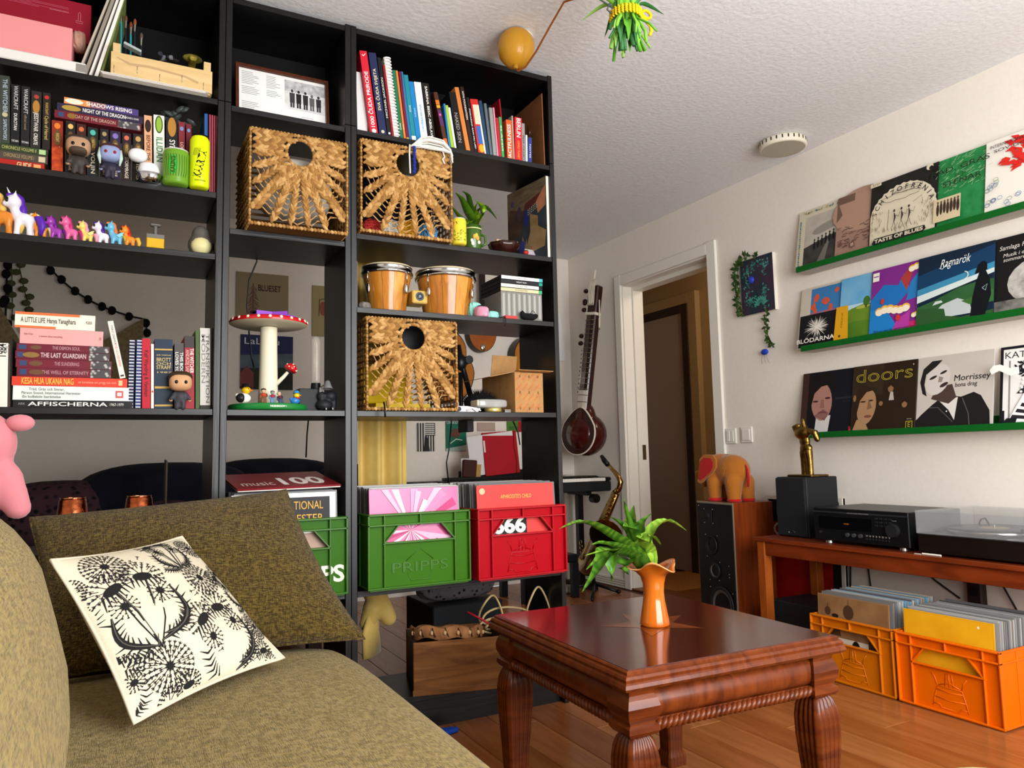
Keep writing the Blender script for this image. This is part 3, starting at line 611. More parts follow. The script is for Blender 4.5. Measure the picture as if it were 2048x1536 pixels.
# cables and power strip under the console
for i,pts in enumerate(([(2.345,-.02,.46),(2.35,.0,.38),(2.352,.015,.2)],[(2.345,-.05,.46),(2.35,-.09,.36),(2.352,-.1,.2)],[(2.34,-.28,.46),(2.35,-.4,.34),(2.352,-.5,.28)],[(2.345,-.62,.46),(2.35,-.68,.34),(2.352,-.74,.22)],[(2.345,-1.0,.46),(2.35,-1.005,.3)])):
    tag(MB().tube(pts,.0035,mat('1f1a18',.6),6).build('cable'),['leftmost thin cable hanging on the wall under the console','second cable from the left on the wall under the console','slanting black cable on the wall right of the subwoofer','black cable hanging right of the power strip under the console','thin cable far right on the wall under the console'][i],'cable','cables under the console')
s=thing('power_strip','dark power strip hanging on the wall under the console','power strip',(2.335,-.58,.32)); MB().bx(-.02,.02,-.03,.03,-.1,.1,mat('2a1d18',.5),.006).build('housing',s)
for z in(-.055,0,.055): MB().cyl((-.02,0,z),(-.024,0,z),.018,.017,mat('15100e',.5),16).build('socket',s)
# light switches, smoke alarm, ivy picture
for n,(y,z,two) in enumerate(((.727,.977,1),(.609,.98,0))):
    s=thing('light_switch',['white light switch with a narrow rocker nearest the door','white light switch with one wide rocker, right of the pair'][n],'switch',(XW,y,z))
    MB().bx(-.01,0,-.041,.041,-.043,.043,m_white,.003).build('plate',s)
    if two: MB().bx(-.0135,-.0102,-.026,-.001,-.03,.03,m_white,.002).build('rocker',s); MB().bx(-.0155,-.0102,.001,.026,-.03,.03,m_white,.002).build('rocker',s)
    else: MB().bx(-.0145,-.0102,-.028,.028,-.031,.031,m_white,.002).build('rocker',s)
a=thing('smoke_alarm','round white ventilation disc with slotted rim on the ceiling','vent',PZ(1565,281,ZC))
m_off=mat('ddd5c2',.45); MB().lathe([(0,-.0015),(.098,-.0015),(.108,-.008),(.11,-.016),(.11,-.038),(.107,-.043),(.1,-.044)],m_off,48).build('housing',a)
MB().lathe([(.1,-.0435),(.05,-.0445),(0,-.0447)],mat('cfc6b2',.6,kind='wave',c2='8f8878',sc=70,amt=.2,bump=.3),40).build('grille',a)
for k in range(26):
    an=2*pi*k/26; MB().box((0,0,0),(.002,.006,.016),mat('2a2622',.6),0,T(.11*math.cos(an),.11*math.sin(an),-.02)@RZ(an)).build('slot',a)
pc=thing('canvas_painting','small purple canvas with painted and real ivy beside the door','painting',(XW,.462,1.775))
MB().bx(-.022,0,-.115,.115,-.152,.152,mat('ded8ce',.7)).build('canvas',pc)
g=MB(); Mp=T(-.0222,0,0)@WALLR; g.bx(-.115,.115,-.152,.152,0,.0004,mat('3f2a3f',.6,kind='noise',c2='1d3038',sc=14,amt=.8),0,Mp)
mt=mat('2a7068',.5); mt2=mat('4a9a88',.5)
for k in range(150):
    c=rnd.choice(((-.075,.03,.022,.12),(.055,.09,.024,.06),(-.03,.11,.05,.025),(.05,-.05,.014,.08),(-.05,-.08,.03,.04))); x=rnd.gauss(c[0],c[2]*.6); y=rnd.gauss(c[1],c[3]*.5)
    if abs(x)<.105 and abs(y)<.14: g.disc(x,y,.0075,.004,rnd.choice((mt,mt2,mt)),Mp,.0006+k*1e-6,7,rnd.uniform(0,3))
for k in range(9): an=R(20+k*18); g.disc(.02+.03*math.cos(an),-.115+.035*math.sin(an),.02,.006,mt2,Mp,.001,8,an)
g.build('painted_ivy',pc)
MB().ell((-.026,.035,.035),(.012,.02,.02),mat('2b3fae',.25),12,8).build('blue_bead',pc)
m_iv=mat('3d5a22',.6); m_iv2=mat('27401a',.6)
def ivy(pts,n,parent,size,name='ivy_sprig'):
    b=MB(); pts=[V(p) for p in pts]; b.tube(pts,.0016,m_iv2,5)
    for k in range(n):
        t=k/(n-1)*(len(pts)-1); j=min(len(pts)-2,int(t)); p=pts[j].lerp(pts[j+1],t-j); an=rnd.uniform(0,2*pi); sz=size*rnd.uniform(.7,1.2)
        d=V((rnd.uniform(-.5,.1),math.cos(an),math.sin(an))).normalized(); s_=d.cross(V((1,0,.2))).normalized()
        b.add([p,p+d*sz*.5+s_*sz*.32,p+d*sz*1.15,p+d*sz*.5-s_*sz*.32,p+d*sz*.5+V((-.003,0,0))],[(0,1,4),(1,2,4),(2,3,4),(3,0,4)],rnd.choice((m_iv,m_iv2)),False)
    return b.build(name,parent)
ivy([(-.026,-.02,.16),(-.03,.07,.17),(-.028,.12,.14),(-.03,.135,.06),(-.03,.128,-.02),(-.03,.13,-.1),(-.028,.118,-.15)],70,pc,.03); ivy([(-.028,.1,.16),(-.03,.145,.12),(-.03,.15,.03),(-.028,.145,-.08)],40,pc,.028)
ivy([(-.02,-.06,-.15),(-.022,-.045,-.2),(-.02,-.05,-.26),(-.02,-.06,-.31),(-.02,-.075,-.34)],42,pc,.026)
b=MB(); b.ell((-.02,-.025,-.365),(.012,.024,.016),mat('1f3fae',.3),12,8); b.build('blue_bead',pc)
b=MB(); [b.tube([(-.02,-.025+dx,-.375),(-.02,-.02+dx*1.6,-.4),(-.02,-.028+dx*2,-.425)],.0006,m_bk,4) for dx in(-.012,0,.012)]; b.build('wire_whisker',pc)
# ================================================================ record ledges and displayed sleeves
m_grn=mat('0a5a1c',.4); m_und=mat('b8b2a6',.6)
for n,(z,lab) in enumerate(((1.757,'top green record ledge on the right wall'),(1.366,'middle green record ledge on the right wall'),(.946,'lowest green record ledge on the right wall, above the hi-fi'))):
    l=thing('picture_ledge',lab,'ledge',(XW,-.6,z),'green record ledges'); y0,y1=-.75,.735
    MB().bx(-.092,0,y0,y1,0,.012,m_und).build('ledge_base',l); MB().bx(-.101,-.0925,y0,y1,0,.027,m_grn,.001).build('front_lip',l); MB().bx(-.0115,-.0005,y0,y1,.0122,.06,m_grn,.001).build('back_strip',l)
SL=.313
class Art:
    def __init__(s,o): s.b=MB(); s.z=.0002; s.M=T(-SL/2,0,0); s.o=o
    def _c(s,c,**k): return c if not isinstance(c,str) else mat(c,.45,**k)
    def up(s): s.z+=.00012
    def rect(s,x0,y0,x1,y1,c,**k): s.poly([(x0,y0),(x1,y0),(x1,y1),(x0,y1)],c,**k)
    def poly(s,p,c,**k): s.b.flat([(x*SL,y*SL) for x,y in p],s._c(c,**k),s.M,s.z); s.up()
    def disc(s,x,y,rx,ry,c,a=0,n=20,**k): s.b.disc(x*SL,y*SL,rx*SL,ry*SL,s._c(c,**k),s.M,s.z,n,a); s.up()
    def line(s,p,w,c): s.b.line([(x*SL,y*SL) for x,y in p],w*SL if not isinstance(w,list) else [q*SL for q in w],s._c(c),s.M,s.z); s.up()
    def text(s,t,x,y,h,c,**k):
        if 'fit' in k: k['fit']*=SL
        s.b.text(t,h*SL*1.35,s._c(c),s.M,(x*SL,y*SL),s.z,**k); s.up()
    def done(s): s.b.build('cover_print',s.o,T(-.0026,0,0)@WALLR)
def sleeve(y_left,zb,layer,label,c,edge='d8d4cc'):
    xb=2.292-.0075*layer; xt=2.352-.0075*layer; a=math.asin((xt-xb)/SL)
    o=MB().bx(-.0025,.0025,-SL/2,SL/2,0,SL,mat(c,.4),.0004).build('record_sleeve',M=T(xb,y_left-SL/2,zb)@RY(a)); tag(o,label,'record sleeve','record sleeves on the wall ledges'); return Art(o)
zb1,zb2,zb3=1.7695,1.3785,.9585
# top ledge
a=sleeve(.165,zb1,0,'cream ornate-bordered sleeve with a misty landscape photo, leftmost on top ledge','cfc6ad')
a.rect(.14,.06,.97,.88,'a9a294',kind='noise',c2='c2bcae',sc=9); a.poly([(.14,.06),(.97,.06),(.97,.5),(.6,.46),(.14,.36)],'45423e',kind='noise',c2='2e2c29',sc=25)
a.poly([(.4,.06),(.55,.06),(.62,.4),(.58,.4)],'6e6a62'); 
for k in range(8): x=.34+.07*k; a.disc(x,.36+.015*k,.022,.075,'171615',n=8); a.disc(x,.45+.015*k,.015,.02,'2b2927',n=8)
a.disc(.55,.62,.25,.07,'8e897d',.2)
for k in range(26): x,y=((.06,.08+.035*k) if k<22 else (.2+.2*(k-22),.94)); a.disc(x,y,.02,.011,rnd.choice(('3a6b4a','3f6ea0','8a8f6a')),rnd.uniform(0,3),8)
for k in range(9): a.disc(.15+.1*k,.945,.03,.012,rnd.choice(('3a6b8a','2f7fb0','a99a6a')),rnd.uniform(0,3),8)
a.done()
a=sleeve(-.07,zb1,1,'dusty brown sleeve with faint line drawing on the top ledge','9c7a6a')
a.disc(.42,.72,.5,.34,'ab8875'); a.rect(0,.88,.3,1,'6e5648'); a.poly([(0,.95),(.1,.7),(0,.6)],'6e5648')
for k in range(46): x=rnd.uniform(.02,.62); y=rnd.uniform(.12,.5); d=rnd.uniform(-.8,.8); a.line([(x,y),(x+.05*math.cos(d),y+.05*math.sin(d)),(x+.08,y+.03*d)],.009,rnd.choice(('5d4238','7a5a4c','4d362e')))
a.poly([(.28,.12),(.36,.14),(.34,.22),(.26,.2)],'6a4a40'); a.poly([(.29,.14),(.34,.15),(.33,.2),(.28,.19)],'ab8875'); a.poly([(.08,.18),(.14,.2),(.12,.27),(.07,.24)],'6a4a40'); a.done()
a=sleeve(-.255,zb1,2,'black and cream psychedelic line-art sleeve in the middle of the top ledge','1d1b19')
pts=[(.02,.02)]+[(.5+.49*math.cos(R(180-k*6))*(1+.02*math.sin(k*3)),.45+.42*math.sin(R(180-k*6))*(1+.03*math.sin(k*3))) for k in range(31)]+[(.98,.02)]; a.poly(pts,'d9ceb4')
for k,ch in enumerate('SCHIZOFRENIA'): t=R(166-k*13.8); a.text(ch,.5+.435*math.cos(t),.43+.37*math.sin(t),.075,'2a2622',rot=t-pi/2,bold=.01)
for k in range(120): x=rnd.choice((rnd.uniform(.04,.2),rnd.uniform(.8,.97),rnd.uniform(.2,.8))); y=rnd.uniform(.16,.5) if abs(x-.5)>.28 else rnd.uniform(.14,.24); a.line([(x,y),(x+.012,y+.03),(x+.004,y+.06)],[.001,.006,.001],'7a6a4a')
for cx,cy,rx,ry in((.5,.66,.3,.05),(.62,.74,.2,.035)): a.line([(cx+rx*math.cos(2*pi*k/24)*(1+.06*math.sin(k*2.1)),cy+ry*math.sin(2*pi*k/24)*(1+.2*math.sin(k*2.1))) for k in range(25)],.006,'2a2622')
a.text('you shall have fun after a while within us',.6,.745,.02,'2a2622',fit=.3)
for x,h in((.42,.2),(.53,.19),(.64,.2)):
    a.line([(x,.28),(x+.015,.36),(x,.43)],[.01,.03,.012],'3a342c'); a.disc(x,.46,.016,.022,'3a342c',n=10); a.line([(x,.28),(x-.03,.2),(x-.02,.17)],.007,'3a342c'); a.line([(x+.01,.28),(x+.03,.22),(x+.05,.17)],.007,'3a342c'); a.line([(x,.4),(x+.07,.36),(x+.09,.42)],.007,'3a342c')
a.line([(.33,.2),(.34,.5)],.007,'3a342c'); a.line([(.7,.5),(.82,.56),(.84,.46)],.006,'3a342c')
a.poly([(.1,.045),(.13,.02),(.86,.02),(.9,.06),(.88,.11),(.14,.115)],'1d1b19'); a.text('TASTE OF BLUES',.5,.068,.055,'d9ceb4',bold=.03,fit=.72); a.rect(.03,.92,.2,.98,'d9ceb4'); a.text('SLP 87',.115,.95,.03,'1d1b19'); a.disc(.92,.93,.05,.045,'d9ceb4'); a.disc(.94,.91,.03,.03,'1d1b19'); a.done()
a=sleeve(-.465,zb1,1,'green mottled sleeve with small band photo on the top ledge','1f7a3c')
a.rect(0,0,1,1,'1c7438',kind='noise',c2='2c8c4c',sc=30); 
for k in range(120): x=rnd.uniform(.3,.98); y=rnd.uniform(.5,.97); a.line([(x,y),(x+rnd.uniform(.02,.07),y+rnd.uniform(.005,.04))],.004,'a9cba0')
a.text('TRÄD, GRÄS',.58,.8,.075,'1f2c1c',fit=.86); a.text('OCH',.64,.69,.045,'1f2c1c'); a.text('STENAR',.66,.6,.075,'1f2c1c',fit=.5); a.rect(.3,.1,.66,.42,'cdbd9a')
for k in range(7): x=.36+.045*k; a.disc(x,.27+.01*(k%3),.02,.09,'3a2c26',n=9); a.disc(x,.37,.013,.02,'5a4638',n=8)
a.done()
a=sleeve(-.762,zb1,2,'white sleeve with a red branching tree drawing, rightmost on top ledge','e9e4d8')
a.line([(.66,.18),(.64,.4),(.58,.55)],[.02,.05,.09],'d8281f'); 
for k in range(60):
    an=R(rnd.uniform(15,165)); r0=rnd.uniform(.02,.36); x=.52+r0*math.cos(an)*1.15; y=.52+r0*math.sin(an)*1.1; d=an+rnd.uniform(-.7,.7); a.line([(x,y),(x+.06*math.cos(d),y+.06*math.sin(d)),(x+.13*math.cos(d+.4),y+.13*math.sin(d+.4))],[.035,.06,.004],'d8281f')
a.text('INTERNATIONAL HARVESTER',.42,.9,.045,'20242c',fit=.72); a.text('SOV GOTT',.36,.83,.045,'20242c',fit=.5)
for k in range(22): x,y=rnd.choice(((.05,.35),(.12,.4),(.08,.16),(.2,.2),(.3,.1),(.42,.14))); x+=rnd.uniform(-.04,.05); y+=rnd.uniform(-.05,.05); a.line([(x+.03*math.cos(q*.9),y+.025*math.sin(q*.9)) for q in range(8)],.005,rnd.choice(('3a62a8','3a62a8','6a8a58')))
a.done()
# middle ledge
a=sleeve(.18,zb2,0,'collage sleeve with red clouds above a white starburst, leftmost on middle ledge','c9bfae')
a.rect(.2,.56,.98,.97,'3a78b0'); a.rect(.2,.5,.98,.58,'c9543a',kind='noise',c2='3a78b0',sc=30)
for k in range(11): a.disc(rnd.uniform(.24,.95),rnd.uniform(.6,.94),rnd.uniform(.03,.08),rnd.uniform(.02,.05),'d1583c',rnd.uniform(0,3),9)
a.rect(.02,.03,.7,.55,'17161a'); 
for k in range(90): an=rnd.uniform(0,2*pi); r1=rnd.uniform(.08,.24); a.line([(.36,.32),(.36+r1*math.cos(an),.32+r1*.85*math.sin(an))],[.02,.001],'e8e2d6')
a.text('BLÖDARNA',.36,.115,.07,'e8e2d6',bold=.02,fit=.7); a.poly([(.7,.03),(.95,.03),(.92,.56),(.72,.56)],'d9a01a'); a.disc(.8,.1,.02,.02,'5a3c0a'); a.text('PUSSELBITAR',.83,.34,.03,'7a560a',rot=pi/2); a.done()
a=sleeve(-.06,zb2,1,'sleeve with one round tree on green hills under blue sky, middle ledge','3f8fc8')
a.rect(0,.4,1,1,'4597cc',kind='noise',c2='8fc2dc',sc=5,stretch=(1,1,2)); a.rect(0,.4,1,.56,'b5d4de'); a.poly([(0,0),(1,0),(1,.38),(.8,.46),(.55,.53),(.4,.54),(.2,.5),(0,.42)],'6f8f2c',kind='noise',c2='57791f',sc=8); a.poly([(0,0),(1,0),(1,.22),(.6,.28),(.25,.3),(0,.22)],'5c8426',kind='noise',c2='44701c',sc=9); a.disc(.4,.5,.12,.025,'a8b04a',.05); a.disc(.45,.58,.055,.075,'3f6a26'); a.rect(.43,.48,.46,.52,'3a4a1e'); a.done()
a=sleeve(-.228,zb2,2,'pop-art sleeve in purple and blue with cream clouds, middle ledge','7d2a86')
a.poly([(0,0),(.35,0),(.42,.12),(.3,.3),(.35,.45),(.12,.5),(0,.45)],'1f7cc4'); a.poly([(0,.55),(.2,.75),(.42,.7),(.5,.86),(.6,.6),(.42,.42),(0,.4)],'1f6fb8'); a.poly([(.45,.78),(.62,.98),(.62,.82),(.55,.6)],'a83a34'); a.poly([(.55,.45),(1,.5),(1,.85),(.7,.82),(.6,.7)],'2878b8'); a.poly([(.75,.62),(.98,.8),(1,.5)],'9c4a30'); a.rect(.6,0,1,.14,'c42a66'); a.poly([(.35,.0),(.6,0),(.62,.3),(.42,.2)],'b03a9a'); a.poly([(.72,.2),(1,.2),(1,.44),(.8,.42)],'c8352a')
for cx,cy,s_ in((.35,.36,.2),(.78,.9,.16),(.8,.22,.12)):
    for q in range(6): a.disc(cx-s_+s_*.4*q,cy+s_*.12*math.sin(q*1.2),s_*.34,s_*.3,'e8b23a',n=14)
    for q in range(6): a.disc(cx-s_+s_*.4*q,cy-s_*.08+s_*.1*math.sin(q*1.2),s_*.3,s_*.24,'f2e6cc',n=14)
a.disc(.2,.5,.03,.05,'c8352a',n=5); a.disc(.45,.22,.04,.05,'c8352a',n=5); a.rect(.03,.82,.13,.95,'ece6da'); a.rect(.04,.885,.12,.9,'7d2a86'); a.text('DO',.83,.33,.11,'f4efe4',bold=.02); a.text('Did you give the world some love today baby',.5,.06,.045,'1a1620',fit=.84,shear=.2); a.done()
a=sleeve(-.455,zb2,3,'night-blue sleeve with green hills and a dark silhouette, middle ledge','0f2236')
a.poly([(0,.45),(1,.6),(1,.95),(.0,.75)],'10385c'); a.poly([(0,.4),(1,.62),(1,.72),(0,.55)],'3b88ac'); a.poly([(0,.36),(1,.58),(1,.64),(0,.46)],'cfdcd8'); a.poly([(0,.3),(.25,.36),(.55,.47),(.8,.5),(1,.5),(1,.2),(0,.2)],'24502a',kind='noise',c2='336236',sc=8); a.poly([(.15,.1),(.75,.1),(.7,.26),(.55,.33),(.35,.28)],'b9c2c0'); a.poly([(0,0),(1,0),(1,.1),(.6,.07),(.4,.12),(.38,.22),(.2,.26),(0,.27)],'2a5228'); a.poly([(.6,.28),(1,.36),(1,.2),(.7,.22)],'39692f')
a.poly([(.72,.06),(.9,.04),(.97,.3),(.95,.5),(.9,.62),(.82,.62),(.78,.5),(.74,.3)],'0c0f14'); a.disc(.86,.68,.055,.075,'0c0f14'); a.poly([(.76,.6),(.92,.63),(.88,.74),(.8,.72)],'0c0f14'); a.line([(.72,.04),(.78,.16),(.88,.2)],.012,'0c0f14'); a.line([(.86,.4),(.92,.44),(.9,.36),(.86,.4)],.01,'8fa6a8'); a.poly([(.22,.29),(.36,.31),(.34,.34),(.26,.34)],'c6cfcb')
for k in range(14): t=R(-80+k*12); a.disc(.63+.05*math.cos(t),.62+.05*math.sin(t),.008,.006,'e6ead8',n=6)
a.text('Ragnarök',.5,.84,.12,'e8ece6',shear=.35,fit=.4); a.line([(.3,.79),(.34,.77),(.4,.82)],.008,'e8ece6'); a.done()
a=sleeve(-.765,zb2,2,'black sleeve with a pale moonlike disc, rightmost on middle ledge','141414')
a.disc(.55,.38,.4,.3,'c9c5bd',kind='noise',c2='8a867e',sc=30); a.rect(0,0,1,.18,'3a3936',kind='noise',c2='8a8780',sc=20); a.disc(.75,.3,.22,.2,'2a2826'); a.text('Samlaga Fästmän',.3,.86,.06,'d8d4cc',shear=.2,fit=.5); a.text('Musik i disco-',.28,.76,.05,'d8d4cc',shear=.2); a.text('sommaren',.24,.7,.05,'d8d4cc',shear=.2); a.done()
# lowest ledge
a=sleeve(.2,zb3,0,'dark sleeve with a lit portrait and small red badge, leftmost on lowest ledge','14151d')
a.rect(0,.1,.12,1,'3c2620'); a.poly([(.12,0),(.55,0),(.6,.3),(.3,.36),(.12,.2)],'101018'); a.poly([(.28,.0),(.52,.0),(.56,.3),(.3,.3)],'d0ccc8'); a.disc(.38,.52,.19,.3,'a87a6c',.1); a.poly([(.26,.3),(.46,.22),(.52,.34),(.42,.4)],'7d564e'); a.poly([(.15,.9),(.3,.98),(.55,.95),(.63,.8),(.6,.68),(.5,.78),(.36,.76),(.24,.66),(.18,.4),(.12,.6)],'17120f'); a.disc(.27,.53,.05,.015,'3a2420'); a.disc(.49,.57,.05,.015,'3a2420'); a.poly([(.37,.55),(.42,.55),(.44,.42),(.36,.42)],'8f6458'); a.disc(.4,.35,.075,.016,'70403e'); a.disc(.4,.3,.09,.04,'8a6258'); a.rect(.89,.02,.98,.11,'b3202a'); a.disc(.935,.065,.022,.022,'e8d8d0'); a.text('MORRISSEY',.78,.55,.03,'3f4354',fit=.3); a.text('bona singles',.84,.5,.02,'343848'); a.done()
a=sleeve(-.093,zb3,1,'dark brown sleeve with big yellow outlined lettering and a face, lowest ledge','2a1e14')
a.rect(0,.55,.5,1,'3a2c1c',kind='noise',c2='2a2016',sc=14); a.poly([(.02,0),(.32,0),(.26,.12),(.2,.2),(.1,.2)],'a8825c'); a.disc(.25,.38,.15,.26,'a57f5c',-.15); a.poly([(.05,.5),(.1,.66),(.25,.7),(.36,.62),(.24,.6),(.14,.48),(.1,.3)],'2e2014'); a.poly([(.28,.5),(.34,.36),(.26,.34)],'7d5c40'); a.disc(.19,.46,.045,.012,'3a2618'); a.disc(.32,.47,.035,.012,'3a2618'); a.disc(.28,.24,.06,.02,'7a4838'); a.disc(.05,.52,.025,.05,'8a6848')
for x,y,s_ in((.62,.62,.045),(.48,.42,.032),(.84,.38,.04)): a.disc(x,y,s_,s_*1.25,'8a6446'); a.poly([(x-s_,y+.01),(x-s_,y+s_*1.5),(x+s_,y+s_*1.5),(x+s_,y+.01),(x,y+s_)],'2a1a10')
a.poly([(.6,.45),(.68,.45),(.66,.57),(.62,.57)],'b8b0a4'); a.text('doors',.5,.83,.2,'b8a83a',fit=.88,bold=.0); a.text('doors',.5,.83,.2,'241a12',fit=.86,bold=-.022); a.rect(.87,.03,.97,.14,'a89a30'); a.rect(.88,.04,.96,.13,'241a12'); a.text('E',.92,.085,.07,'a89a30'); a.text('stereo',.92,.17,.02,'b8b0a4'); a.disc(.95,.93,.008,.008,'e8e0d0'); a.done()
a=sleeve(-.405,zb3,0,'pale grey sleeve with a tilted dark-jacketed figure, lowest ledge','c4bcb2')
a.poly([(0,0),(.97,0),(.96,.22),(.85,.42),(.76,.47),(.6,.42),(.5,.44),(.3,.4),(.22,.34),(.08,.22),(0,.14)],'1d1b1b'); a.poly([(.32,.38),(.44,.26),(.52,.12),(.56,.42)],'d9d4cc'); a.poly([(.2,.42),(.44,.34),(.54,.42),(.48,.6),(.28,.58)],'4a3a34'); a.disc(.28,.68,.16,.22,'d0c8c0',-.45); a.poly([(.04,.66),(.08,.5),(.14,.46),(.1,.62),(.12,.76),(.26,.86),(.34,.94),(.2,.94),(.08,.84)],'221f1e'); a.disc(.22,.71,.055,.018,'2a2624',.4); a.disc(.36,.77,.05,.016,'2a2624',.4); a.poly([(.3,.72),(.36,.7),(.34,.64),(.29,.64)],'8f857e'); a.disc(.37,.6,.06,.024,'3a2a2a',.45); a.line([(.62,.4),(.7,.2),(.72,.02)],.012,'5a5653'); a.line([(.18,.3),(.3,.3),(.5,.1)],.01,'5a5653'); a.text('Morrissey',.73,.67,.085,'1d1b1b',fit=.46,shear=.08); a.text('bona drag',.66,.58,.06,'1d1b1b',fit=.28,shear=.08); a.disc(.42,.24,.01,.01,'e8e4dc'); a.done()
a=sleeve(-.742,zb3,0,'white black-framed print of a striped figure, rightmost on lowest ledge','e8e6e2')
a.rect(0,0,1,1,'16161c'); a.rect(.035,.035,.965,.965,'e9e7e3'); a.text('KATARINA',.36,.885,.085,'1a1a1e',fit=.62); a.rect(.1,.06,.12,.82,'8a8a88'); a.rect(.03,.05,.06,.2,'1a1a1e')
for k in range(30): a.disc(rnd.uniform(.16,.4),rnd.uniform(.6,.82),.03,.012,'1a1a1e',rnd.uniform(0,3),7)
a.poly([(.2,.4),(.4,.62),(.7,.66),(.7,.4)],'26262a')
for k in range(20): a.disc(.25+.05*(k%5)+.01*(k//5),.42+.05*(k//5),.018,.016,'e9e7e3',n=7)
a.poly([(.1,.05),(.3,.05),(.5,.38),(.3,.42)],'f2f0ec')
for k in range(5): a.poly([(.14+.055*k,.1+.07*k),(.3+.05*k,.08+.06*k),(.31+.05*k,.12+.06*k),(.16+.055*k,.14+.07*k)],'26262a')
a.poly([(.03,.02),(.2,.04),(.22,.1),(.1,.1)],'1a1a1e'); a.done()
arm=MB(); arm.prism([(-.04,.0),(-.01,.012),(.03,-.012),(.06,-.006),(.06,.02),(.03,.018),(-.005,.035),(-.03,.034),(-.045,.018)],0,.001,mat('f2f0ea',.7),WALLR@T(0,0,0)); tag(arm.build('paper_cutout',M=T(2.283,-.775,1.16)),'white paper cut-out arm reaching over the pale grey sleeve','paper')
# ================================================================ crates of records
CW,CD,CH=.352,.30,.242
def crate(M,label,col,emb,group='plastic record crates'):
    t=thing('record_crate',label,'crate',group=group,M=M); m=mat(col,.42,kind='noise',c2=col,sc=30,spec=.12); h=CW/2
    b=MB(); FM=FRONT
    F=lambda p,y0,y1: b.prism([(x*CW,z*CH) for x,z in p],-y1,-y0,m,FM)
    F([(-.5,.035),(.5,.035),(.5,.62),(-.5,.62)],.011,.014)
    F([(-.5,.62),(-.35,.62),(-.2,.85),(-.5,.85)],.011,.014); F([(.35,.62),(.5,.62),(.5,.85),(.2,.85)],.011,.014); F([(-.5,.85),(.5,.85),(.5,1),(-.5,1)],.011,.014)
    b.bx(-h,-h+.004,.014,CD-.008,.008,CH,m); b.bx(h-.004,h,.014,CD-.008,.008,CH,m); b.bx(-h,h,CD-.008,CD-.004,.008,CH,m); b.bx(-h,h,.014,CD-.008,.004,.0075,m); b.build('body',t)
    r=MB(); mr=mat(col,.35,kind='noise',c2=col,sc=30,spec=.35); bv=.0012
    for x in(-.35,0,.35): r.bx(x*CW-.0026,x*CW+.0026,-.001,.011,(.035 if x else .85)*CH,CH-.004,mr,bv)
    for z in(.85,.985,.03): r.bx(-h-.003,h+.003,-.003,.011,z*CH-.003,z*CH+.003,mr,bv)
    for z in(.85,.985,.03):
        for sx in(-1,1): r.bx(sx*h-.003,sx*h+.003,0.004,CD-.002,z*CH-.003,z*CH+.003,mr,bv)
    for sx in(-1,1): r.bx(sx*h-.003,sx*h+.003,-.003,.011,.03*CH,CH,mr,bv); r.bx(sx*h-.0035,sx*h+.0035,CD*.3,CD*.3+.004,.03*CH,CH,mr,bv); r.bx(sx*h-.0035,sx*h+.0035,CD*.7,CD*.7+.004,.03*CH,CH,mr,bv)
    for sg in(-1,1): r.prism([(sg*.35*CW,.6*CH),(sg*.365*CW,.6*CH),(sg*.215*CW,.85*CH),(sg*.2*CW,.85*CH)][::sg],-.011,.001,mr,FM)
    r.bx(-.35*CW,.35*CW,-.001,.011,.6*CH,.625*CH,mr,bv); r.bx(-h+.006,h-.006,.004,.012,0,.02*CH,mr); r.build('ribs',t)
    e=MB(); Z0=.0036; FMe=FM
    if emb=='text':
        e.text('PRIPPS',.045,mr,T(0,.011,0)@FM@SC(1,1,.045),(0,.27*CH),0,.0,fit=.55*CW,ext=.06); q=[(-.18,.36),(0,.52),(.18,.36)]
        e.tube([(x*CW*.75,.0108,z*CH) for x,z in q],.002,mr,5); e.tube([(-.12*CW,.0108,.2*CH),(-.09*CW,.0108,.1*CH),(.09*CW,.0108,.1*CH),(.12*CW,.0108,.2*CH)],.002,mr,5)
    elif emb=='white': e.text('PRIPPS',.07,mat('ece8d8',.6),T(0,.0105,0)@FM,(.06,.27*CH),0,.03,fit=.62*CW)
    else:
        L=[[(-.17,.08),(-.15,.2),(-.12,.34),(.12,.34),(.15,.2),(.17,.08)],[(-.15,.2),(0,.18),(.15,.2)],[(-.13,.3),(0,.28),(.13,.3)],[(-.16,.11),(-.1,.11),(-.09,.07),(.09,.07),(.1,.11),(.16,.11)],[(-.12,.36),(-.14,.45),(-.17,.5)],[(.12,.36),(.14,.45),(.17,.5)],[(-.04,.36),(-.03,.52),(.03,.52),(.04,.36)],[(0,.36),(0,.52)],[(-.1,.36),(0,.41),(.1,.36)]]
        for l in L: e.tube([(x*CW,.0108,z*CH*1.05) for x,z in l],.0018,mr,5)
    e.build('embossed_mark',t); return t
SH=.312
_rs={}
def records(M,front,n,lab,colors,lean=.05,skip=0):
    grp='records in the '+lab
    for k in range(n):
        y=.024+(CD-.056)*k/n; c=rnd.choice(colors); key=c
        if key not in _rs: _rs[key]=MB().bx(-SH/2,SH/2,0,.0038,0,SH,mat(c,.3),.0004).build('record_sleeve').data; o=[x for x in bpy.data.objects if x.data==_rs[key]][0]
        else: o=link('record_sleeve',_rs[key])
        o.matrix_local=M@T(rnd.uniform(-.006,.006),y+.0055,.0085+rnd.uniform(0,.008))@RX(R(-3.2-lean*k/n*10)); tag(o,'thin record sleeve filed edge-on in the '+lab,'record sleeve',grp)
    fc=MB().bx(-SH/2,SH/2,0,.004,0,SH,mat(front[1],.25,coat=.3),.0004).build('record_sleeve',M=M@T(-.008,.0185,.0085)@RX(R(-3))); tag(fc,front[0],'record sleeve'); return fc
class FArt(Art):
    def __init__(s,o): s.b=MB(); s.z=.0002; s.M=T(-SL/2,0,0); s.o=o
    def done(s): s.b.build('cover_print',s.o,T(0,0,0)@FRONT)
greys=['8f9090','6d6d6e','a3a29e','2e2d2c','7d7b78','55555a','b0aeaa','737270','8a857c']
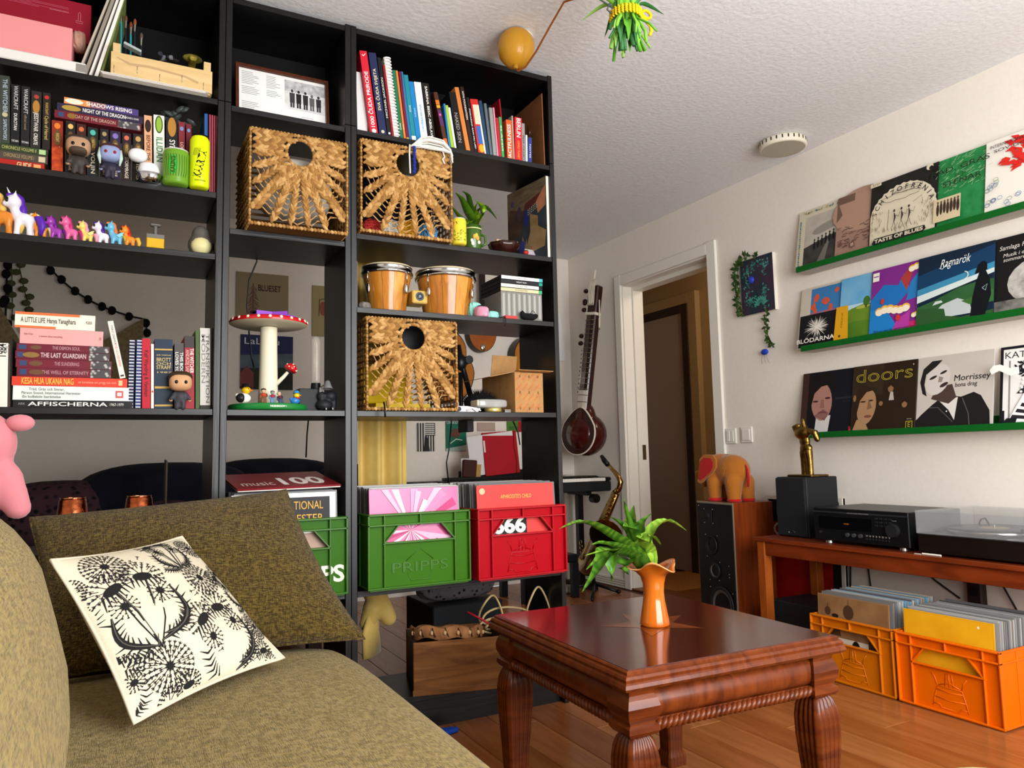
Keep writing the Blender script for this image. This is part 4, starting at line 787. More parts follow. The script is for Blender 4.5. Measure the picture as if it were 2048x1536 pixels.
Mg=T(.220,-.04,.4715); Mr=T(.594,-.06,.4715)@RZ(R(1.5)); Mg2=T(-.2,-.035,.4705)
crate(Mg,'green plastic crate embossed with lettering, holding the pink record','35680a','text'); crate(Mr,'crimson red plastic crate on the bookcase, right end','a50014','barrel'); crate(Mg2,'green plastic crate half hidden behind the big cushion','31640a','white')
f=FArt(records(Mg,('glossy pink and white sleeve at the front of the green crate','d4578f'),34,'green crate with the pink sleeve',greys))
for k in range(34):
    an=R(rnd.uniform(0,360)); x,y=.45,.56; r1=rnd.uniform(.25,.6); f.poly([(max(.01,min(.99,p)),max(.01,min(.99,q))) for p,q in((x,y),(x+r1*math.cos(an),y+r1*math.sin(an)),(x+r1*math.cos(an+.16),y+r1*math.sin(an+.16)))],rnd.choice(('dd86b0','e8b4cc','c04078','e29cc0','f0dbe4')))
f.done()
f=FArt(records(Mr,('coral red sleeve with thin yellow lettering at the front of the red crate','d8423f'),38,'red crate',greys)); f.disc(.07,.93,.035,.035,'e8b28a'); f.text("APHRODITE'S CHILD",.5,.86,.045,'d8b04a',fit=.4); f.rect(.12,.3,.62,.68,'1a1a1c'); f.text('666',.395,.535,.17,'f2efe8',bold=.04,fit=.42); f.done()
f=FArt(records(Mg2,('white-bordered black sleeve with orange block lettering behind the big cushion','ece8e0'),20,'green crate behind the big cushion',greys)); f.rect(.04,.62,.94,.955,'17151a'); f.text('INTERNATIONAL',.56,.87,.085,'d9a02c',bold=.0,fit=.62); f.text('HARVESTER',.61,.74,.085,'d9a02c',fit=.52); f.rect(.3,.3,.95,.6,'c0a18e',kind='noise',c2='a88876',sc=6); f.disc(.66,.5,.05,.06,'2a2624'); f.disc(.62,.48,.035,.06,'ece4dc'); f.done()
mg=MB(); mg.bx(-.16,.16,0,.26,0,.006,mat('7a1520',.3),.001); mg.bx(-.158,.158,.001,.258,-.003,0,mat('e0dcd4',.6)); gz=T(-.19,.0,.805)@RX(R(9))@RZ(R(4)); o=mg.build('magazine',M=gz); tag(o,'dark red music magazine lying on the records behind the big cushion','magazine')
g=MB(); g.text('music',.09,mat('cfb9b0',.5),T(0,0,.0065),(-.085,.07),0,.01,fit=.1); g.text('100',.16,mat('f0e8e0',.5),T(0,0,.0065),(.05,.09),0,.03,fit=.14); g.build('cover_lettering',o)
Mo1=T(1.79,-.414,.0005)@RZ(R(-90)); Mo2=T(1.79,-.783,.0005)@RZ(R(-90))
crate(Mo1,'amber plastic crate on the floor, partly behind the coffee table','c86c06','barrel'); crate(Mo2,'bright orange plastic crate on the floor in the right corner','e06400','barrel')
f=FArt(records(Mo1,('sepia surreal sleeve with hanging pears at the front of the amber crate','8f6a48'),40,'amber crate',greys+['5f9ab8','7fa8bc','c9b9a0'])); f.rect(.02,.02,.98,.98,'9a744e',kind='noise',c2='75522f',sc=9)
for x,y,s_ in((.15,.8,.045),(.45,.82,.075)): f.disc(x,y,s_,s_*1.15,'4a3424'); f.line([(x,y+s_),(x,y+s_*2)],.008,'3a281a')
for x,y in((.26,.72),(.78,.62),(.55,.4)): f.disc(x,y,.03,.05,'5a4434'); f.disc(x,y+.035,.05,.025,'2a1e16'); f.poly([(x-.08,y-.2),(x+.08,y-.2),(x+.05,y-.03),(x-.05,y-.03)],'4a3626')
f.rect(.3,.25,.72,.5,'cfc4b4'); f.disc(.55,.4,.06,.1,'1a1614'); f.done()
f=FArt(records(Mo2,('plain glossy yellow sleeve at the front of the orange crate','e0a216'),44,'bright orange crate',greys)); f.rect(.02,.02,.98,.98,'eab01c',kind='noise',c2='d8960e',sc=7); f.disc(.84,.93,.012,.014,'f2ece0'); f.done()
# ================================================================ books
def book(M,w,h,d,col,label,prints=(),group='books on the bookcases',name='book',pages='ddd2b8',rough=.45,coat=0):
    m=mat(col,rough,coat=coat); b=MB(); t=min(.0022,w*.2)
    b.bx(-w/2,-w/2+t,0,d,0,h,m); b.bx(w/2-t,w/2,0,d,0,h,m); b.bx(-w/2+t,w/2-t,0,t,0,h,m)
    o=b.build(name,M=M); tag(o,label,'book',group)
    MB().bx(-w/2+t*1.05,w/2-t*1.05,t*1.2,d-.004,.003,h-.003,mat(pages,.9)).build('page_block',o)
    if prints:
        g=MB(); z=.0004
        for p in prints:
            k=p[0]; z+=.00015; c=mat(p[-1],.5) if isinstance(p[-1],str) else p[-1]
            if k=='t': g.text(p[1],w*p[3]*1.35,c,FRONT,(0,p[2]*h),z,rot=p[4]*pi/2,fit=(p[5]*h if p[5] else None),bold=.012)
            elif k=='T': g.text(p[1],w*p[4]*1.35,c,FRONT,(p[2]*w,p[3]*h),z,rot=p[5]*pi/2,fit=(p[6]*h if p[6] else None),bold=.012)
            elif k=='h': g.text(p[1],w*p[3]*1.35,c,FRONT,(0,p[2]*h),z,fit=w*.8,bold=.01)
            elif k=='r': g.flat([(-w/2+.0004,p[1]*h),(w/2-.0004,p[1]*h),(w/2-.0004,p[2]*h),(-w/2+.0004,p[2]*h)],c,FRONT,z)
            elif k=='R': g.flat([(p[1]*w,p[3]*h),(p[2]*w,p[3]*h),(p[2]*w,p[4]*h),(p[1]*w,p[4]*h)],c,FRONT,z)
            elif k=='o': g.disc(0,p[1]*h,p[2]*w,p[3]*w,c,FRONT,z,16)
        g.build('spine_print',o)
    return o
def ub(zb,yf,b0,b1,t0,lab,col,prints=(),d=.17,**k):
    """upright book: base pixels b0,b1=(px,py), top-left pixel t0"""
    p0=P(*b0,yf); p1=P(*b1,yf); q=P(*t0,yf); a=math.atan2(q.x-p0.x,q.z-zb); h=math.hypot(q.x-p0.x,q.z-zb); w=max(.004,(p1.x-p0.x)*math.cos(a)-.0006)
    M=T(p0.x,yf,zb+.0003+(w*math.sin(a) if a>0 else 0))@RY(a)@T(w/2+.0002,0,0)
    return book(M,w,h,d,col,lab,prints,**k)
def lb(l0,l1,zt,yf,lab,col,prints=(),d=.15,z0=None,**k):
    """lying book: spine from pixel l0 (bottom left) to l1 (top right)"""
    p0=P(*l0,yf); p1=P(*l1,yf); z0=p0.z if z0 is None else z0; w=zt-z0-.0006; h=p1.x-p0.x
    return book(T(p0.x,yf,z0+.0003+w/2)@RY(pi/2),w,h,d,col,lab,prints,**k), zt
c4=lambda x,y:(690+x/3.2,40+y/3.2)
ZA=2.005
RA=[ # base x0,x1, top x0,y, colour, label, prints
 (166,214,92,195,'c81e33','tall red book with white title, second from the left end',(('t','1000 ČUDA PRIRODE',.42,.52,1,.66,'f2ece4'),('o',.05,.3,.3,'f2ece4'),('t','✓',.95,.6,0,0,'f2ece4'))),
 (223,271,150,207,'23284f','tall navy book with pale title beside the red one',(('t','SVA ČUDA SVIJETA',.56,.42,1,.5,'d8cfa8'),('o',.06,.22,.22,'c9bfa0'))),
 (276,301,206,240,'17171a','black music biography with white title next to the navy book',(('t','MICHAEL JACKSON',.5,.5,1,.5,'d8d4cc'),('o',.06,.3,.3,'d8d4cc'))),
 (303,317,241,285,'8c1a22','thin dark red booklet left of the white spiral notebook',()),
 (356,376,303,320,'1f6a48','slim green book right of the spiral notebook',(('t','KUHAR',.2,.5,1,0,'d8e0c8'),('R',-.5,.5,.0,.03,'d8b86a'))),
 (379,393,324,323,'d07a3a','slim orange book beside the slim green one',(('t','RECEPTI',.2,.5,1,0,'f0d8b0'),)),
 (395,412,344,330,'6d1830','slim maroon book with gold foot',(('R',-.5,.5,.02,.06,'c9a04a'),)),
 (415,430,356,330,'2a6fa0','slim blue book left of the teal one',()),
 (431,459,375,350,'1f7f8c','teal book with white label at its foot',(('R',-.5,.5,.0,.1,'e0e8e4'),('t','ATLAS',.5,.4,1,0,'cfe4e4'))),
 (461,490,408,393,'1878b8','bright blue book left of the white one',(('t','SLOBODNI',.5,.3,1,0,'9fd0ea'),)),
 (491,536,441,395,'dfe5ea','white book with blue lettering behind the white yarn',(('t','ANTIKA KRONIK',.45,.34,1,.4,'5f8fb8'),('t','SAN BARTUL',.35,.3,1,.3,'8fb0c8'))),
 (541,586,491,402,'1a1714','black book with white capitals behind the white yarn',(('t','SABRINA BESIC ABISLAVEKS',.5,.36,-1,.9,'ece6dc'),)),
 (640,666,566,462,'4a2a1c','brown book with orange and purple spine panels',(('r',.78,.86,'d8701c'),('r',.72,.77,'e0a02a'),('r',.4,.68,'5a2a58'),('o',.6,.3,.3,'c85a9a'),('r',.05,.18,'c8621c'))),
 (667,679,630,535,'2f7ab0','thin blue book right of the brown panelled one',()),
 (681,700,641,545,'9cb83a','light green booklet before the black one',()),
 (703,717,660,560,'dde4d4','thin white-green booklet beside the light green one',()),
 (725,767,666,460,'161616','black book with thin white scrawled letters',(('t','NAKED SKIN',.4,.55,-1,.5,'8f8c86'),)),
 (779,806,701,430,'c87a3c','tan orange book without title',()),
 (808,831,736,427,'2a1c18','dark brown book with white title right of the tan one',(('t','NTN FOUNDATION',.72,.5,-1,.42,'e8e2d8'),)),
 (833,851,776,495,'1a1a1c','slim black book with white vertical title',(('t','POKAZAO SAM MU LED',.45,.5,-1,.7,'e0dcd4'),)),
 (856,906,800,505,'c42a26','red book with pictures on its spine',(('R',-.3,.3,.55,.9,'e0c8b0'),('R',-.3,.3,.2,.52,'3a62a8'),('o',.12,.35,.5,'e8a020'),('R',.3,.5,0,.9,'ece0d0'))),
 (908,927,856,515,'24405a','slate blue book right of the red pictured one',()),
 (931,947,889,533,'5a6670','grey-blue slim book',()),
 (951,973,921,560,'8a8f8a','grey book with faint marks left of the pink booklet',()),
 (975,985,946,560,'d88aa0','thin pink booklet',()),
 (986,1003,965,625,'b02430','small red booklet right of the pink one',()),
 (1005,1022,984,620,'3a9a58','small green booklet with pale print',(('t','SLANG',.5,.5,-1,.6,'d8ecd0'),)),
 (1040,1076,1030,637,'d85a30','orange-red book with big white title',(('t','FACTFULNESS',.46,.62,1,.86,'f4ece0'),)),
 (1078,1087,1066,612,'a89a8a','thin beige book left of the bright red travel guide',()),
 (1089,1134,1086,620,'d0202a','bright red travel guide with white capitals',(('t','BERLIN',.77,.6,-1,.42,'f6f0e8'),('t','LONELY PLANET',.28,.3,-1,.4,'d8a03a'))),
 (1136,1156,1130,660,'8a8a88','grey booklet right of the bright red guide',(('t','USTAV SFRJ',.4,.5,1,.6,'3a3a3a'),)),
 (1158,1169,1156,735,'e4e0d6','tiny white booklet near the right end',()),
 (1172,1196,1172,750,'2c3a78','small navy notebook near the right end',(('t','NOTES',.5,.4,-1,.5,'c8cce0'),))]
bound=[]
for (x0,x1,tx,ty,c,l,pr_) in RA:
    by=705+(x1-165)*.2; ub(ZA,.028,c4(x0,by),c4(x1,by),c4(tx,ty),l+' on the top right shelf',c,pr_,group='books on the top right shelf')
ub(ZA,.05,c4(80,700),c4(145,705),c4(70,330),'white loose-leaf pad leaning at the far left of the top right shelf','dcdad8',d=.2,group='books on the top right shelf')
# spiral notebook
p0=P(*c4(320,742),.028); q=P(*c4(252,228),.028); a_=math.atan2(q.x-p0.x,q.z-ZA); h_=math.hypot(q.x-p0.x,q.z-ZA); 
sn=thing('spiral_notebook','white spiral-bound notebook leaning between red and green books','notebook',M=T(p0.x,.03,ZA+.0003)@RY(a_)); MB().bx(.002,.02,.008,.19,0,h_,mat('e9e6e0',.7),.001).build('page_block',sn)
b=MB(); n=26
for k in range(n): b.tube([(.011+.0125*math.cos(t),.006+.009*math.sin(t),h_*(k+.5)/n) for t in [2*pi*i/10 for i in range(10)]],.0026,mat('f2f0ec',.4),5,True)
b.build('wire_binding',sn)
# red folder and cardboard at the right end
ub(ZA,.12,c4(1028,868),c4(1036,868),c4(985,505),'thin red cardboard folder leaning on the top right shelf','a81a22',d=.12,group='books on the top right shelf')
cb=thing('cardboard_sheet','brown cardboard sheet with a clip against the right side of the top shelf','cardboard',(.772,.02,ZA+.0005)); MB().bx(-.004,0,0,.24,0,.295,mat('8a5a34',.8,kind='noise',c2='7a4d2b',sc=20),0,RY(R(-1))).build('sheet',cb)
MB().tube([(-.006,.1,.2),(-.009,.1,.17),(-.009,.112,.17),(-.008,.112,.21)],.0012,m_steel,6).build('wire_clip',cb)
MB().bx(-.03,-.028,.06,.2,0,.1,mat('d8d4ca',.7),0,T(-.015,-.01,0)).build('white_card',cb)
# ---------------------------------------------------------------- left bookcase, second row
c1=lambda x,y:(x/3.839,y/3.839)
ZB=1.717; YB_=.03
pz=lambda px,py,y: P(px,py,y).z
gold='b8964a'
lb((-60,318),(89,330),pz(45,322,YB_),YB_,'lying game guide with red flame spine under the grey volume','a8241c',(('r',.0,.25,'8a1a14'),('t','GUIDE',.72,.6,1,.2,'e8d8a0'),('R',-.3,.3,.85,.95,'e8a060')),z0=ZB,group='books stacked at far left',d=.2)
z1=pz(45,322,YB_); z2=pz(45,306,YB_); z3=pz(45,292,YB_)
lb((-60,310),(95,320),z2,YB_,'grey lying volume with golden title, middle of the far left stack','4a423c',(('t','CHRONICLE VOLUME I',.62,.5,1,.4,'a08a5a'),('R',-.35,.35,.88,.97,'c8bc9a')),z0=z1,group='books stacked at far left',d=.2)
lb((-60,295),(96,305),z3,YB_,'dark green lying volume with golden title, top of the far left stack','2c3a24',(('t','CHRONICLE VOLUME II',.62,.5,1,.45,'a8a860'),('R',-.35,.35,.88,.97,'a8c890')),z0=z2,group='books stacked at far left',d=.2)
for b0,b1,t0,c,l,pr_ in (((0,285),(20,285),(0,150),'3a4038','grey-green fantasy book at the far left edge',(('t','THE WITCHER',.7,.5,-1,.5,'a8b8c8'),('o',.42,.3,.3,'b8b08a'),('t','SAPKOWSKI',.2,.4,-1,.3,'a8b8c8'))),((21,287),(39,287),(23,168),'191a1c','black paperback with silver game title, left of the pair',(('t','WARCRAFT',.78,.5,-1,.4,'b8b8b8'),('t','DUROTAN',.38,.4,-1,.28,'d8d8d8'),('h','TITAN',.06,.3,'d8d8d8'))),((41,291),(59,291),(43,172),'1c1c1e','black paperback with silver game title, right of the pair',(('t','WARCRAFT',.75,.5,-1,.42,'b8b8b8'),('t','official novel',.4,.3,-1,.25,'8a7a5a'),('h','TITAN',.06,.3,'d8d8d8'))),((60,294),(81,294),(63,181),'2a2624','dark paperback with white title beside the black pair',(('o',.9,.25,.25,'a83a2a'),('o',.72,.35,.8,'a87830'),('t','JESSTWAR',.45,.45,-1,.34,'d8d4cc'),('t','CREATE',.15,.4,-1,.2,'e8e4dc'))),((84,297),(100,297),(86,185),'241c18','dark paperback with golden title, rightmost on the far left stack',(('o',.92,.3,.3,'b82a2a'),('t','WARCRAFT',.72,.4,-1,.22,gold),('t','Cycle of Hatred',.38,.5,-1,.42,'b8a060')))):
    ub(z3,YB_,b0,b1,t0,l,c,pr_,group='books stacked at far left')
cs=[('8a2c18','paperback with flaming red spine left of the bearded figure'),('1e1a18','black paperback behind the bearded figure'),('3c1c18','dark brown-red paperback behind the bearded figure'),('1c2422','black paperback with teal emblem right of the bearded figure'),('1f1d22','black paperback behind the hooded figure'),('2a2238','dark violet paperback behind the hooded figure'),('261a20','dark plum paperback right of the hooded figure'),('221e1a','black paperback behind the white ornament')]
for k,((x0,x1,ty),(c,l)) in enumerate(zip(((103,126,240),(131,151,241),(153,172,247),(175,196,254),(200,217,257),(220,241,261),(244,262,265),(266,286,267)),cs)):
    ub(ZB,YB_,(x0,345+k*2),(x1,345+k*2),(x0+.5,ty),l,c,(('o',.9,.28,.32,('d8762a','e0b060','c86a3a','4ab0a0','a08a5a','7a6ab0','c86a4a','b89050')[k]),('o',.68,.34,.85,'5f4620'),('t','WARCRAFT',.68,.32,-1,.17,'c8a860'),('t',('THE SHATTERING','STORMRAGE','THE ARTHAS','VOLJIN','WOLFHEART','TIDES OF WAR','STORMRAGE','TIDES')[k],.3,.42,-1,.42,'e0d0b8'))+((('R',-.5,.5,.0,.5,mat('d85a1c',.5,kind='noise',c2='8a1c10',sc=60)),) if k==0 else ()),group='paperbacks on the second left shelf',d=.12)
zz=[pz(200,243,.034),pz(200,228.5,.034),pz(200,215,.034),pz(200,202.5,.034)]
zmax=max(P(110,240,YB_).z,P(140,241,YB_).z)+.004
zz=[zmax,zmax+.0235,zmax+.046,zmax+.066]
lb((109,233),(283,250),zz[1],.034,'crimson paperback lying lowest of three across the upright paperbacks','6a1c28',(('t','DAY OF THE DRAGON',.46,.46,1,.46,'b89a8a'),('R',-.3,.3,.04,.1,'34466e'),('R',-.48,.48,.72,.98,mat('b8b4b0',.5,kind='vor',c2='4a4648',sc=90)),('o',.19,.35,.5,'8a6428')),z0=zz[0],d=.12,group='three paperbacks lying on the upright ones')
lb((114,216),(286,236),zz[2],.034,'dark violet paperback lying between the crimson and orange ones','2c2440',(('t','NIGHT OF THE DRAGON',.54,.56,1,.5,'ece8e0'),('o',.16,.38,1.1,'a88a3a'),('t','RICHARD A. KNAAK',.87,.28,1,.16,'d8d4cc')),z0=zz[1],d=.12,group='three paperbacks lying on the upright ones')
lb((128,203),(277,223),zz[3],.034,'orange and purple paperback lying topmost of the three','4a3a78',(('r',.0,.34,'d88a48'),('r',.34,.55,'8a5a68'),('t','SHADOWS RISING',.6,.62,1,.62,'f2ece0'),('o',.13,.42,1.2,'e8e0c8')),z0=zz[2],d=.12,group='three paperbacks lying on the upright ones')
for b0,b1,t0,c,l,pr_ in (((289,370),(305,370),(288,230),'d8a07a','peach hardback with black title right of the white ornament',(('o',.85,.4,.95,'2a2018'),('t','BEFORE THE STORM',.42,.5,-1,.6,'4a2a1c'))),((308,372),(330,372),(307,229),'d9dcd4','white hardback with green title behind the green can',(('o',.87,.36,.95,'3a4a1c'),('o',.87,.26,.8,'8ab03a'),('t','ILLIDAN',.52,.62,-1,.34,'3a7a3a'))),((332,376),(356,376),(332,236),'1a1818','black hardback with white letters behind the green can',(('o',.88,.36,.95,'a87830'),('t','SYLVANAS',.5,.5,-1,.4,'e8e4dc'))),((358,378),(371,378),(357,243),'7a2830','dark red paperback right of the black hardback',(('o',.9,.3,.4,'6a8ab8'),('t','LORD OF THE CLANS',.4,.5,-1,.6,'e0c8b8'))),((373,380),(384,380),(372,247),'6a2028','second dark red paperback, beside the yellow can',(('o',.9,.3,.4,'6a8ab8'),)),((409,384),(416,384),(409,227),'2a5a94','thin blue booklet behind the yellow can',())):
    ub(ZB,YB_,b0,b1,t0,l,c,pr_,group='books on the second left shelf')
for k in range(4): ub(ZB,YB_-.01,(418+k*4.4,384),(422+k*4.4,384),(418.2+k*4.6,229+k),'thin crimson notebook in the row of four at the right post','84202e',(('R',-.1,.1,0,1,'b8788a'),),group='crimson notebooks')
# ---------------------------------------------------------------- left bookcase, fourth row
ZD=1.05; YD=.03
lay=[((25,816),(265,800),799,'1b1b1d','black lying book with wide white letters at the bottom of the stack',(('t','AFFISCHERNA',.45,.55,1,.66,'ecebe4'),('t','1967-1979',.86,.4,1,.12,'c9c8c0'),('t','ARK',.07,.3,1,0,'8a8a86'))),
 ((25,799),(258,771),771,'dfe8e0','pale mint lying book with dot-matrix title',(('T','Träd, Gräs och Stenar,',-.27,.28,.2,1,.3,'6f6d68'),('T','Pärson Sound, International Harvester',.0,.32,.2,1,.5,'6f6d68'),('T','En kollektiv berättelse',.27,.24,.2,1,.32,'6f6d68'),('R',-.25,.28,.88,.95,'c85a5a'),('R',-.12,.14,.895,.935,'dfe8e0'))),
 ((23,771),(255,753),753,'d8402c','bright red lying book with yellow blocky title',(('t','KESA HUA UKANA NAG',.3,.75,1,.44,'f0c04a'),('t','en berattelse om progg och rock',.73,.3,1,.34,'e89a80'),('R',-.3,.3,.92,.955,'f0c08a'))),
 ((33,753),(223,735),735,'6c1c2c','crimson paperback, lowest of four in the stack',(('t','THE WELL OF ETERNITY',.5,.42,1,.5,'b88a90'),('R',-.3,.3,.03,.1,'34466e'),('o',.2,.3,.7,'6a4a30'),('R',-.48,.48,.77,.99,mat('b8b4b0',.5,kind='vor',c2='4a4648',sc=90)))),
 ((31,735),(224,718),718,'701c2c','crimson paperback, second of four in the stack',(('t','THE SUNDERING',.52,.45,1,.26,'b88a90'),('R',-.3,.3,.04,.11,'34466e'),('o',.2,.3,.7,'6a4a30'),('R',-.48,.48,.77,.99,mat('b8b4b0',.5,kind='vor',c2='4a4648',sc=90)))),
 ((30,718),(220,702),702,'681a2a','crimson paperback, third of four in the stack',(('t','THE LAST GUARDIAN',.5,.62,1,.48,'d8c0c0'),('R',-.3,.3,.02,.09,'34466e'),('o',.16,.35,.9,'8a6a38'),('R',-.48,.48,.77,.99,mat('b8b4b0',.5,kind='vor',c2='4a4648',sc=90)))),
 ((33,702),(220,688),688,'6c1c2c','crimson paperback, topmost of four in the stack',(('t','THE DEMON SOUL',.52,.5,1,.3,'b88a90'),('R',-.3,.3,.02,.1,'34466e'),('o',.2,.3,.7,'6a4a30'),('R',-.48,.48,.77,.99,mat('b8b4b0',.5,kind='vor',c2='4a4648',sc=90)))),
 ((39,688),(207,656),657,'e8a2a0','soft pink lying book under the cream one',(('T','Book of Days',-.12,.1,.12,1,.1,'8a4a50'),('T','a memoir about everything',.0,.36,.12,1,.28,'8a4a50'),('R',-.1,.1,.95,.98,'b87a7a'))),
 ((29,657),(191,625),625,'efe6d2','cream and orange lying book on top of the stack',(('R',-.5,-.34,.0,.8,'e8703a'),('R',.36,.5,.0,.5,'e8703a'),('t','A LITTLE LIFE',.22,.34,1,.3,'4a463e'),('t','Hanya Yanagihara',.57,.34,1,.36,'4a463e'),('t','PICADOR',.92,.2,1,.08,'6a665e')))]
z=ZD
for l0,l1,zy,c,l,pr_ in lay:
    zt=pz((l0[0]+l1[0])/2,zy+2,YD); lb(l0,l1,zt,YD,l,c,pr_,z0=z,group='stack of lying books',d=.15+.0*z); z=zt
    if c=='d8402c': zred=zt
ub(zred,.028,(240,755),(252,757),(215,643),'white paperback leaning on the book stack','e6e0d4',(('t','YOKO OGAWA',.76,.4,-1,.34,'6a6660'),('t','THE HOUSEKEEPER',.4,.4,-1,.4,'d88a7a'),('R',-.3,.3,.03,.06,'3a3a3a')),group='books beside the stack',d=.12)
ub(ZD,.028,(-8,813),(15,813),(-6,686),'white paperback with heavy black numerals at the far left edge','e8e4d8',(('T','1984',.0,.88,.75,1,.2,'1c1c1c'),('T','ORWELL',.3,.9,.3,1,.1,'1c1c1c')),group='books beside the stack')
ub(ZD,.03,(16,813),(20,813),(17,690),'thin brown-black booklet beside the white numeral paperback','4a3c34',group='books beside the stack'); ub(ZD,.045,(20,813),(24,813),(22,677),'thin black booklet left of the stack','1a1614',group='books beside the stack')
for k,(x0,x1,cc) in enumerate(((254,268,'2a3048'),(269,283,'3a4a78'))):
    p0=P(x0,815,.03); p1=P(x1,815,.03); hh=pz(x0,678,.03)-ZD
    s=thing('notebook',('dark striped spiral notebook left of the pale blue one','pale blue spiral notebook beside the red book')[k],'notebook',(p0.x,.03,ZD+.0004),'spiral notebooks'); w=p1.x-p0.x-.001; MB().bx(.001,w,.006,.17,0,hh,mat(cc,.6),.001).build('cover_block',s); b=MB()
    for q in range(22): b.box((w/2,.004,hh*(q+.5)/22),(w*.8,.006,.0034),mat('d8dce6',.4),.001)
    b.build('wire_binding',s)
for b0,b1,t0,c,l,pr_ in (((284,817),(301,817),(284,677),'b81428','crimson hardback with black title right of the notebooks',(('t','Kalf Wandrig & Vanskan',.5,.5,-1,.66,'3a0810'),)),((302,817),(308,817),(302,688),'e8e2d6','thin white book right of the crimson hardback',(('R',-.3,.3,.25,.28,'c83a3a'),)),((309,816),(346,816),(309,678),'1c2c40','thick navy hardback with gold bands',(('r',.84,.86,'c8a050'),('r',.29,.32,'c8a050'),('r',.035,.06,'c8a050'),('h','BROTT',.7,.24,'c8b070'),('h','OCH',.645,.16,'c8b070'),('h','STRAFF',.59,.24,'c8b070'),('h','ett manus',.77,.1,'c8b070'),('h','1987',.52,.1,'c8b070'))),((348,817),(367,817),(349,686),'4a4846','grey paperback with white stacked title behind the brown-haired figure',(('T','THIS BOOK',.25,.68,.36,-1,.36,'e8e4dc'),('T','LOVES YOU',-.25,.68,.36,-1,.36,'e8e4dc'))),((369,818),(389,818),(369,672),'98202c','red fantasy paperback with white capitals',(('T','THE WITCHER',.22,.66,.4,-1,.34,'f0e4dc'),('T','ANDRZEJ SAPKOWSKI',-.22,.56,.36,-1,.5,'d8a8a0'),('R',-.5,.5,.84,1,'3a3434'))),((391,818),(399,818),(391,660),'3f5a24','thin dark green book near the post',()),((400,818),(421,818),(400,656),'c8c4bc','silver book with embossed capitals near the post',(('T','MODERN',-.2,.62,.4,-1,.6,'8a8680'),('T','TRANSFIKTION',.22,.5,.36,-1,.85,'6a6864'),('R',-.5,.5,.0,.05,'2a2620'))),((422,818),(428,818),(422,657),'16130f','thin black book against the post',())):
    ub(ZD,YD,b0,b1,t0,l,c,pr_,group='upright books on the fourth left shelf')
# ================================================================ woven baskets
m_wk=[mat(a,.75,kind='noise',c2=b,sc=60,bump=.3) for a,b in(('b58a4e','946834'),('a0743c','7a5426'),('c8a068','a67c44'))]; m_wd=mat('6a4822',.8)
BW,BH,BD=.32,.312,.285
def braid(b,p0,p1,w,off=-.004):
    p0=V((p0[0],0,p0[1]));p1=V((p1[0],0,p1[1])); d=p1-p0; L_=d.length; n=max(2,int(L_/.0155)); d.normalize(); s=V((d.z,0,-d.x)); an=math.atan2(d.x,d.z)
    for i in range(n):
        for sg in(1,-1):
            p=p0+d*(L_*(i+.5+(.5 if sg>0 else 0))/(n+.5))+s*sg*w*.24; q=rnd.uniform(.9,1.12)
            b.ell((0,0,0),(w*.3,.0055,.0145*q),rnd.choice(m_wk),7,5,T(p.x,off-rnd.uniform(0,.002),p.z)@RY(an)@RY(-sg*R(27)))
def rope(b,pts,r,m):
    pts=[V(p) for p in pts]
    for a,c in zip(pts,pts[1:]):
        d=c-a; n=max(2,int(d.length/(r*1.7))); q=d.to_track_quat('Z','Y').to_matrix().to_4x4()
        for i in range(n): b.ell((0,0,0),(r*.75,r*1.05,r*1.15),m[i%len(m)],6,4,T(a+d*((i+.5)/n))@q@RX(R(38)))
